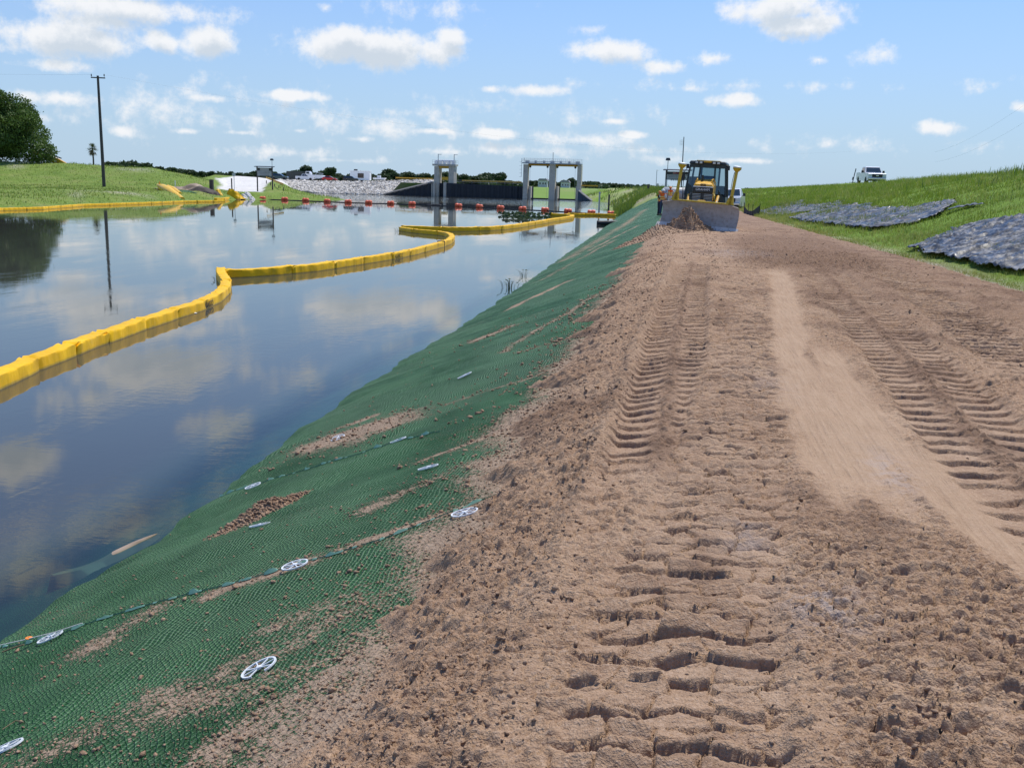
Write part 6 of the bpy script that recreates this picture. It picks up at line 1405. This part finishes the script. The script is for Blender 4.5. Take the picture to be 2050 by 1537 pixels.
# ------------------------------------------------------------------ bulldozer
DZ = Vector((0, 0, 0)); p = at(1408, 462, 1.84)
bx_ = atY(1406, 462, 40.2)
dz = empty('bulldozer', (bx_[0], 43.3, 1.86), label='yellow and black bulldozer with an angled blade pushing soil towards the viewer', cat='bulldozer')
dz.rotation_euler = Euler((0, math.radians(1.7), math.radians(-5.5)))
def build_dozer(t):
    # local frame: x to the right in the picture, -y towards the viewer, z up; body front at y=-1.2
    b = MB(); b.box((0, 1.15, 1.02), (1.05, 3.6, .75)); b.build('chassis', MT['cab_paint'], t, bevel=.05)
    # hood
    b = MB(); V = [(-.34, -1.25, 1.93), (.34, -1.25, 1.93), (.33, .2, 2.16), (-.33, .2, 2.16), (-.41, -1.24, 1.84), (.41, -1.24, 1.84), (.43, .2, 1.98), (-.43, .2, 1.98), (-.42, -1.24, 1.2), (.42, -1.24, 1.2), (.44, .2, 1.4), (-.44, .2, 1.4)]
    b.add(V, [(0, 1, 2, 3), (0, 4, 5, 1), (1, 5, 6, 2), (3, 2, 6, 7), (0, 3, 7, 4), (4, 8, 9, 5), (5, 9, 10, 6), (7, 11, 8, 4), (6, 10, 11, 7), (8, 11, 10, 9)]); hd = b.build('hood', MT['cat_yellow'], t, bevel=.03)
    for s in (-1, 1):
        b = MB(); b.tube([(s*.40, -.9, 1.88), (s*.30, -.8, 2.10), (s*.34, -.35, 2.17), (s*.43, -.32, 2.0)], .024, 6); b.build('hood_handle', MT['cat_yellow'], t)
    b = MB(); b.tube([(-.12, -.5, 2.0), (-.12, -.5, 2.30)], .05, 8); b.build('exhaust_stack', MT['black_paint'], t)
    b = MB(); b.box((0, -1.262, 1.68), (.86, .10, .25)); nose = b.build('nose_panel', MT['black_paint'], t, bevel=.04)
    b = MB(); b.box((0, -1.315, 1.82), (.80, .02, .04)); b.build('white_stripe', MT['stripe_white'], t)
    text_mesh('GRAHAM', .135, MT['stripe_white'], 'lettering', t, (0.0, -1.318, 1.70), (math.pi/2, 0, 0), .004, sx=1.05)
    b = MB(); b.box((0, -1.30, 1.885), (.22, .06, .11)); b.build('badge', MT['black_paint'], t, bevel=.01)
    text_mesh('CAT', .10, MT['cat_yellow'], 'badge_lettering', t, (0, -1.335, 1.885), (math.pi/2, 0, 0), .003)
    b = MB(); b.box((0, -1.25, 1.32), (.86, .06, .46)); gr = b.build('grille', MT['black_paint'], t)
    for k in range(7):
        for s in (-1, 1): b = MB(); b.box((s*.24, -1.292, 1.14+k*.062), (.34, .02, .02)); b.build('slat', MT['galv'], gr)
    for s in (-1, 1):
        b = MB(); b.tube([(s*.47, -1.2, 1.0), (s*.52, -1.32, 1.05), (s*.52, -1.32, 1.45), (s*.46, -1.22, 1.55)], .025, 6); b.build('guard_bar', MT['mast_yellow'] if s > 0 else MT['dark_metal'], t)
    b = MB(); b.box((.02, -1.55, 1.16), (.32, .4, .22)); b.build('blade_ball_mount', MT['cat_yellow'], t, bevel=.03)
    # cab: tapered frame with posts and glass
    def bar(a, c, w, name='post'): q = MB(); q.bar(a, c, w); q.build(name, MT['cab_paint'], cab)
    cab = empty('cab', (0, 0, 0)); cab.parent = t; cab.scale = (1, 1, .95)
    zb, zm, zt = 1.05, 1.9, 2.92
    b = MB(); b.add([(-.92, .1, zb), (-.55, .05, zb), (-.55, .05, 1.80), (-.72, .1, 2.0), (-.86, .15, 1.98), (-.92, 1.9, zb), (-.86, 1.9, 1.98)], [(0, 1, 2, 3, 4), (0, 4, 6, 5)]); b.build('left_skirt', MT['cab_paint'], cab)
    b = MB(); b.add([(.92, .1, zb), (.55, .05, zb), (.55, .05, 1.80), (.72, .1, 1.55), (.86, .15, 1.50), (.92, 1.9, zb), (.86, 1.9, 1.50)], [(4, 3, 2, 1, 0), (0, 5, 6, 4)]); b.build('right_skirt', MT['cab_paint'], cab)
    for (a, c, w) in (((-.88, .12, 1.5), (-.74, .25, zt), .07), ((.88, .12, 1.5), (.74, .25, zt), .07), ((-.34, 0, 1.9), (-.30, .12, zt), .06), ((.36, 0, 1.9), (.32, .12, zt), .06), ((-.86, 1.85, 1.2), (-.72, 1.75, zt), .08), ((.86, 1.85, 1.2), (.72, 1.75, zt), .08), ((-.4, 1.95, 1.5), (-.4, 1.85, zt), .06), ((.4, 1.95, 1.5), (.4, 1.85, zt), .06)): bar(a, c, w)
    b = MB(); b.box((0, .18, 2.86), (1.5, .16, .20)); b.build('brow', MT['cab_paint'], cab); b = MB(); b.box((0, .95, 1.30), (1.66, 1.6, .12)); b.build('cab_floor', MT['cab_paint'], cab); b = MB(); b.box((0, 1.9, 1.55), (1.6, .08, .9)); b.build('rear_panel', MT['cab_paint'], cab)
    b = MB(); b.box((0, 1.0, 2.99), (1.62, 1.95, .14), taper=(.93, .93)); rf = b.build('roof', MT['cab_paint'], cab, bevel=.05)
    b = MB(); b.box((0, .9, 3.075), (1.0, 1.3, .04)); b.box((0, .02, 3.03), (.34, .12, .08)); b.build('roof_panel', MT['cat_yellow'], cab, bevel=.01)
    for s in (-1, 1):
        b = MB(); b.box((s*.37, -.03, 2.98), (.38, .16, .15)); lb_ = b.build('lamp_bar', MT['black_paint'], cab, bevel=.02)
        for q in (-.09, .09): b = MB(); b.box((s*.37+q, -.115, 2.98), (.11, .02, .085)); b.build('lamp', MT['lamp_lens'], lb_, bevel=.01)
        b = MB(); b.box((s*.87, .3, 2.80), (.12, .16, .20)); b.build('side_lamp', MT['black_paint'], cab, bevel=.01)
    b = MB(); b.box((0, 1.1, 1.62), (.62, .5, .5)); b.box((0, 1.35, 2.1), (.5, .16, .65)); b.build('seat', MT['black_paint'], cab, bevel=.05)
    b = MB(); b.box((0, .5, 1.65), (1.1, .25, .35)); b.build('dashboard', MT['black_paint'], cab, bevel=.03)
    # glass with a smoky tint
    mg = MT.get('cab_glass')
    if mg is None:
        mg = bpy.data.materials.new('cab_glass'); mg.use_nodes = True; g_ = NT(mg.node_tree); g_.n.clear(); tr = g_.new('ShaderNodeBsdfTransparent'); tr.inputs[0].default_value = (.50, .60, .60, 1); gl = g_.new('ShaderNodeBsdfGlossy'); gl.inputs['Roughness'].default_value = .03; gl.inputs['Color'].default_value = (.8, .9, .9, 1)
        mx = g_.new('ShaderNodeMixShader'); mx.inputs[0].default_value = .10; g_.l.new(tr.outputs[0], mx.inputs[1]); g_.l.new(gl.outputs[0], mx.inputs[2]); o_ = g_.new('ShaderNodeOutputMaterial'); g_.l.new(mx.outputs[0], o_.inputs[0]); MT['cab_glass'] = mg
    for nm, V in (('windscreen', [(-.34, -.01, 1.92), (.36, -.01, 1.92), (.32, .11, 2.78), (-.30, .11, 2.78)]), ('front_quarter_glass', [(-.83, .13, 1.62), (-.36, .01, 1.62), (-.31, .12, 2.78), (-.73, .22, 2.78)]), ('front_quarter_glass', [(.38, .01, 1.62), (.83, .13, 1.62), (.73, .22, 2.78), (.33, .12, 2.78)]),
                  ('rear_glass', [(-.40, 1.9, 2.0), (.40, 1.9, 2.0), (.40, 1.85, 2.8), (-.40, 1.85, 2.8)])):
        b = MB(); b.add(V, [(0, 1, 2, 3)]); b.build(nm, mg, cab)
    # driver
    # lift cylinders, exhaust, hoses
    for s in (-1, 1):
        b = MB(); b.tube([(s*.62, -.7, 1.45), (s*.55, -1.75, .75)], .06, 8); b.build('lift_cylinder', MT['cat_yellow'], t); b = MB(); b.tube([(s*.60, -1.1, 1.22), (s*.54, -1.9, .68)], .035, 8); b.build('cylinder_rod', MT['chrome'], t)
    b = MB(); b.tube([(-.95, .1, 1.6), (-.9, -.4, 1.3), (-.6, -1.0, 1.25), (-.3, -1.3, 1.2)], .02, 6); b.build('hose', MT['rubber'], t)
    b = MB(); b.bar((-.98, .2, 1.4), (-.98, .1, 2.4), .02); b.bar((-.98, .1, 2.4), (-.8, .2, 2.7), .02); b.box((-1.03, .1, 2.2), (.2, .05, .3)); b.build('mirror', MT['black_paint'], t)
    # tracks
    for s in (-1, 1):
        tr = empty('track', (s*.95, .9, 0)); tr.parent = t; L, R = 1.35, .40
        path = []
        for k in range(13): a = -math.pi/2+math.pi*k/12; path.append((L+R*math.cos(a), R+.02+R*math.sin(a)))
        for k in range(13): a = math.pi/2+math.pi*k/12; path.append((-L+R*math.cos(a), R+.02+R*math.sin(a)))
        b = MB(); n = len(path); V = []; 
        for (y_, z_) in path: V += [(-.30, y_, z_), (.30, y_, z_)]
        b.add(V, [(2*i, 2*i+1, (2*i+3) % (2*n), (2*i+2) % (2*n)) for i in range(n)]); bel = b.build('belt', MT['steel'], tr); so_ = bel.modifiers.new('s', 'SOLIDIFY'); so_.thickness = .05
        b = MB()
        P_ = [Vector((0, q[0], q[1])) for q in path]+[Vector((0, path[0][0], path[0][1]))]; seg_ = []
        acc_ = 0
        for i in range(n):
            d_ = P_[i+1]-P_[i]; l_ = d_.length; m_ = max(1, round(l_/.19))
            if l_ < .12 and i % 2: continue
            for k in range(m_):
                q = P_[i]+d_*((k+.5)/m_); nn = Vector((0, -d_.z, d_.y)).normalized(); ang = math.atan2(d_.z, d_.y); b.box((0, q.y-nn.y*.03, q.z-nn.z*.03), (.60, .03, .06), rot=(ang, 0, 0))
        b.build('grousers', MT['steel'], tr)
        b = MB()
        for y_ in (-L, L): b.lathe([(.05, -.12), (.34, -.12), (.34, .12), (.05, .12)], 16, (0, y_, R+.02), axis='x')
        for k in range(5): b.lathe([(.04, -.12), (.12, -.12), (.12, .12), (.04, .12)], 12, (0, -.9+k*.45, .20), axis='x')
        b.box((0, 0, .42), (.2, 2.2, .25)); b.build('rollers', MT['cat_yellow'], tr)
    # C-frame
    for s in (-1, 1): b = MB(); b.bar((s*.62, .9, .45), (s*.5, -1.9, .45), .12); b.build('push_arm', MT['cat_yellow'], t)
    # blade, angled and slightly tilted
    bl = empty('blade', (.06, -2.35, .10)); bl.parent = t; bl.scale = (1, 1, .90); bl.rotation_euler = Euler((0, math.radians(1.2), math.radians(-15))); W2 = 1.64
    prof = [(.10, .02), (-.02, .16), (.05, .35), (.13, .58), (.14, .82), (.08, 1.02), (-.04, 1.20)]
    V = []; F = []; NX = 15; m = len(prof)
    def fold(u): return -.16*max(0, abs(u)-.72)/.28
    for i in range(NX):
        u = -1+2*i/(NX-1)
        for j, (y_, z_) in enumerate(prof): V.append((u*W2, y_+fold(u), z_-(.10*max(0, abs(u)-.72)/.28 if j == m-1 else 0)))
    k0 = len(V)
    for i in range(NX):
        for j in range(m): x_, y_, z_ = V[i*m+j]; V.append((x_, y_+.05, z_+.01))
    for i in range(NX-1):
        for j in range(m-1):
            F.append((i*m+j, (i+1)*m+j, (i+1)*m+j+1, i*m+j+1)); F.append((k0+i*m+j, k0+i*m+j+1, k0+(i+1)*m+j+1, k0+(i+1)*m+j))
        F.append((i*m+m-1, (i+1)*m+m-1, k0+(i+1)*m+m-1, k0+i*m+m-1))
    for i in (0, NX-1):
        for j in range(m-1): F.append((i*m+j, i*m+j+1, k0+i*m+j+1, k0+i*m+j))
    b = MB(); b.add(V, F); b.build('moldboard', MT['steel'], bl, smooth=True)
    # cutting edge plates with bolt heads
    xs = [-W2-.12, -W2+.32, -.7, 0, .7, W2-.32, W2+.12]
    for i in range(6):
        x0, x1 = xs[i]+.008, xs[i+1]-.008; o0 = fold(max(-1, min(1, x0/W2))); o1 = fold(max(-1, min(1, x1/W2))); b = MB()
        b.add([(x0, -.20+o0, -.03), (x1, -.20+o1, -.03), (x1, -.035+o1, .19), (x0, -.035+o0, .19), (x0, -.16+o0, -.05), (x1, -.16+o1, -.05), (x1, .0+o1, .18), (x0, .0+o0, .18)], [(0, 1, 2, 3), (4, 7, 6, 5), (0, 3, 7, 4), (1, 5, 6, 2), (3, 2, 6, 7), (0, 4, 5, 1)])
        ce = b.build('cutting_edge', MT['steel_edge'], bl)
        b = MB()
        for k in range(4): x_ = x0+(k+.5)*(x1-x0)/4; b.lathe([(.018, -.008), (.016, .008)], 8, (x_, -.135+o0, .075), axis='y')
        b.build('bolts', MT['dark_metal'], ce)
    b = MB(); b.tube([(-W2*.72, -.06, 1.23), (W2*.72, -.06, 1.23)], .035, 8); b.build('top_tube', MT['mast_yellow'], bl)
    for (x_, r_) in ((-1.13, 4.5), (1.22, 4.)):
        m_ = empty('gps_mast', (x_, .02, 1.2)); m_.parent = bl; m_.rotation_euler = (0, math.radians(r_), 0); m_.scale = (1, 1, .86)
        b = MB(); b.box((0, 0, .86), (.10, .10, 1.72)); b.add([(-.20, -.05, 0), (.14, -.05, 0), (.07, -.05, .45), (-.07, -.05, .45), (-.20, .05, 0), (.14, .05, 0), (.07, .05, .45), (-.07, .05, .45)], [(0, 1, 2, 3), (7, 6, 5, 4), (0, 3, 7, 4), (1, 5, 6, 2)]); b.build('mast', MT['mast_yellow'], m_)
        b = MB(); b.lathe([(.06, 1.70), (.10, 1.74), (.165, 1.84), (.17, 1.92)], 18); b.build('receiver', MT['mast_yellow'], m_, smooth=True)
        b = MB(); b.lathe([(.17, 1.92), (.165, 1.97), (.11, 2.0), (.01, 2.01)], 18); b.build('receiver_cap', MT['cap_white'], m_, smooth=True)
        b = MB(); b.tube([(.1, 0, 1.6), (.2, .0, 1.3), (.22, .6, .9)] if x_ < 0 else [(-.08, 0, 1.66), (-.3, .6, 1.2), (-.52, 1.3, .6)], .012, 5); b.build('cable', MT['rubber'], m_)
build_dozer(dz)
p = at(1392, 462, 1.86); m_ = mound('soil_pile', (float(dz.matrix_world.translation[0])-.62, 40.35, 1.84), 1.05, .85, .80, 'brown soil pile pushed up in front of the bulldozer blade', 4500, .1, (.008, .035), 9)
m2 = mound('soil_windrow', (float(dz.matrix_world.translation[0])-1.95, 39.0, 1.80), 1.6, 1.9, .32, 'low brown soil windrow spilling left from the blade on to the mat', 2600, .2, (.008, .035), 15)
# ------------------------------------------------------------------ machine behind the dozer (tank roller)
P = atY(1368, 398, 104); t = empty('tank_machine', (P[0], 104, 1.95), math.radians(4), label='yellow wheeled machine with a tan drum behind the DANGER board', cat='machine')
b = MB(); b.lathe([(.05, -1.3), (.6, -1.25), (.72, -1.1), (.72, 1.1), (.6, 1.25), (.05, 1.3)], 18, (-.9, 0, 1.15), axis='x'); b.build('drum', MT['board'], t, smooth=True)
b = MB(); b.box((1.1, 0, 1.1), (1.9, 1.4, .9)); b.build('body', MT['cat_yellow'], t, bevel=.06)
b = MB(); b.box((1.2, 0, 2.3), (1.5, 1.3, 1.4)); b.build('engine_housing', MT['black_paint'], t, bevel=.06)
text_mesh('CAT', .5, MT['stripe_white'], 'lettering', t, (1.1, -.72, 1.15), (math.pi/2, 0, 0), .01)
for q in (-1.2, 1.3): wheel(t, q, -.6, .5, .35); wheel(t, q, .6, .5, .35)
# ------------------------------------------------------------------ people
def person(loc, rz, label, J, shirt, trousers, vest, hat_mat, sc_=1.):
    t = empty('person', loc, rz, label, 'person', 'workers standing by the warning board'); t.scale = (sc_,)*3
    names = ['pel', 'wst', 'chs', 'nck', 'hd', 'top', 'shL', 'elL', 'wrL', 'shR', 'elR', 'wrR', 'hpL', 'knL', 'anL', 'toL', 'hpR', 'knR', 'anR', 'toR']
    D0 = dict(pel=(0,0,.95), wst=(0,0,1.1), chs=(0,.0,1.33), nck=(0,0,1.50), hd=(0,-.01,1.60), top=(0,-.01,1.72), shL=(-.19,0,1.42), elL=(-.26,.02,1.15), wrL=(-.25,-.08,.92), shR=(.19,0,1.42), elR=(.26,.02,1.15), wrR=(.25,-.08,.92),
              hpL=(-.1,0,.9), knL=(-.11,-.02,.5), anL=(-.12,.02,.09), toL=(-.13,-.16,.04), hpR=(.1,0,.9), knR=(.11,-.02,.5), anR=(.12,.02,.09), toR=(.13,-.16,.04)); D0.update(J)
    R0 = dict(pel=.15, wst=.135, chs=.16, nck=.06, hd=.098, top=.075, shL=.075, elL=.05, wrL=.035, shR=.075, elR=.05, wrR=.035, hpL=.10, knL=.068, anL=.05, toL=.04, hpR=.10, knR=.068, anR=.05, toR=.04)
    E = [('pel','wst'),('wst','chs'),('chs','nck'),('nck','hd'),('hd','top'),('chs','shL'),('shL','elL'),('elL','wrL'),('chs','shR'),('shR','elR'),('elR','wrR'),('pel','hpL'),('hpL','knL'),('knL','anL'),('anL','toL'),('pel','hpR'),('hpR','knR'),('knR','anR'),('anR','toR')]
    def skin(nm, nodes, edges, rad, mat, parent=t, grow=0.):
        me = bpy.data.meshes.new(nm); me.from_pydata([D0[k] if isinstance(k, str) else k for k in nodes], [], []); me.edges.add(len(edges)); me.edges.foreach_set('vertices', [i for e in edges for i in e]); me.update()
        o = link(nm, me, parent); sk = o.modifiers.new('skin', 'SKIN'); sk.use_smooth_shade = True
        for i, v in enumerate(me.skin_vertices[0].data if me.skin_vertices else []): v.radius = (rad[i]+grow, (rad[i]+grow)*(.78 if rad[i] > .12 else 1)); v.use_root = i == 0
        sb = o.modifiers.new('sub', 'SUBSURF'); sb.levels = 1; sb.render_levels = 1; me.materials.append(mat); return o, me
    def skin_obj(nm, keys, rad, mat, grow=0., parent=t):
        idx = {k: i for i, k in enumerate(keys)}; ed = [(idx[a], idx[c]) for a, c in E if a in idx and c in idx]
        bm = bmesh.new(); L_ = bm.verts.layers.skin.verify(); vs = []
        for i, k in enumerate(keys): v = bm.verts.new(D0[k]); r_ = (rad[k] if k in rad else R0[k])+grow; v[L_].radius = (r_*(1.12 if k in ('chs', 'pel', 'wst') else 1), r_*(.72 if k in ('chs', 'pel', 'wst') else 1)); v[L_].use_root = (i == 0); vs.append(v)
        for a, c in ed: bm.edges.new((vs[a], vs[c]))
        me = bpy.data.meshes.new(nm); bm.to_mesh(me); bm.free(); o = link(nm, me, parent); sk = o.modifiers.new('skin', 'SKIN'); sk.use_smooth_shade = True; sb = o.modifiers.new('sub', 'SUBSURF'); sb.levels = sb.render_levels = 1; me.materials.append(mat); return o
    # hands: five short fingers each, joined to the body skeleton
    fin = {}
    for s in 'LR':
        w_ = Vector(D0['wr'+s]); e_ = Vector(D0['el'+s]); u = (w_-e_).normalized(); side = u.cross(Vector((0, 1, .2))).normalized()
        D0['pm'+s] = tuple(w_+u*.07); R0['pm'+s] = .035; E.append(('wr'+s, 'pm'+s))
        for k in range(5):
            q = w_+u*(.07 if k < 4 else .03); off = side*(-.03+.02*k if k < 4 else .035); L_ = (.07, .08, .075, .06, .05)[k]
            D0[f'f{k}{s}'] = tuple(q+off+u*(.03 if k < 4 else .01)); D0[f'g{k}{s}'] = tuple(q+off*1.3+u*(.03+L_)+Vector((0, -.02, -.01))); R0[f'f{k}{s}'] = .010; R0[f'g{k}{s}'] = .008; E.extend([('pm'+s, f'f{k}{s}'), (f'f{k}{s}', f'g{k}{s}')])
    skin_obj('body', list(R0), {}, MT['skin'])
    skin_obj('trousers', ['pel', 'wst', 'hpL', 'knL', 'anL', 'hpR', 'knR', 'anR'], dict(anL=.062, anR=.062, knL=.08, knR=.08, hpL=.115, hpR=.115), trousers, .008)
    skin_obj('shirt', ['chs', 'wst', 'pel', 'nck', 'shL', 'elL', 'shR', 'elR'], dict(nck=.065, elL=.062, elR=.062, pel=.15), shirt, .010)
    v_ = skin_obj('safety_vest', ['chs', 'wst', 'pel', 'nck'], dict(chs=.178, wst=.155, pel=.14, nck=.06), vest, .016)
    b = MB()
    for z_ in (1.08, 1.22): b.lathe([(.195, z_), (.20, z_+.05)], 16)
    for s in (-1, 1): b.box((s*.1, -.14, 1.30), (.05, .02, .30))
    rs = b.build('reflective_strip', MT['vest_strip'], v_); rs.scale = (1, .75, 1)
    h = Vector(D0['hd']); b = MB(); b.lathe([(.135, .045), (.13, .06), (.128, .10), (.11, .155), (.06, .19), (.005, .2)], 16, tuple(h)); b.box((h.x, h.y-.13, h.z+.055), (.17, .12, .02)); b.build('hard_hat', hat_mat, t, smooth=True)
    b = MB()
    for s in (-1, 1): b.box((h.x+s*.035, h.y-.098, h.z+.025), (.022, .01, .012))
    b.box((h.x, h.y-.112, h.z-.005), (.025, .03, .04)); b.box((h.x, h.y-.098, h.z-.045), (.05, .01, .012), m=0); b.build('face_features', MT['bark'], t)
    for s in (-1, 1):
        a = D0['an'+('L' if s < 0 else 'R')]; b = MB(); b.box((a[0], a[1]-.06, .055), (.11, .29, .11), taper=(.8, .8)); b.build('boot', MT['boot'], t, bevel=.02)
    return t
def foot(px, py, z): p = at(px, py, z); return p
def stand(px, Y): 
    p = atY(px, 420, Y); z = float(ground_at(np.array([p[0]]), np.array([p[1]]))[0]); return (p[0], p[1], z)
person(stand(1325.5, 72), math.radians(150), 'worker in white hard hat, orange vest and jeans beside the board post', dict(elR=(.30, -.10, 1.2), wrR=(.12, -.26, 1.12), knL=(-.13, -.03, .5)), MT['shirt_light'], MT['jeans'], MT['orange_vest'], MT['cap_white'], 1.04)
person(stand(1319, 74), math.radians(75), 'worker in dark clothes and an orange vest and hat, left of the white hard hat', dict(elL=(-.26, -.12, 1.18), wrL=(-.1, -.25, 1.2), knR=(.10, -.10, .52), anR=(.12, .06, .09)), MT['shirt_dark'], MT['jeans_dark'], MT['orange_vest'], MT['marker_orange'], 1.0)
P = atY(1340, 418, 83); person((P[0], 83, float(ground_at(np.array([P[0]]), np.array([83.]))[0])), math.radians(10), 'worker in pale shirt and orange hat reaching out an arm behind the blade', dict(elR=(.42, -.1, 1.30), wrR=(.66, -.2, 1.22), elL=(-.28, 0, 1.18), wrL=(-.26, -.14, 1.0)), MT['shirt_light'], MT['shirt_light'], MT['orange_vest'], MT['marker_orange'], 1.0)
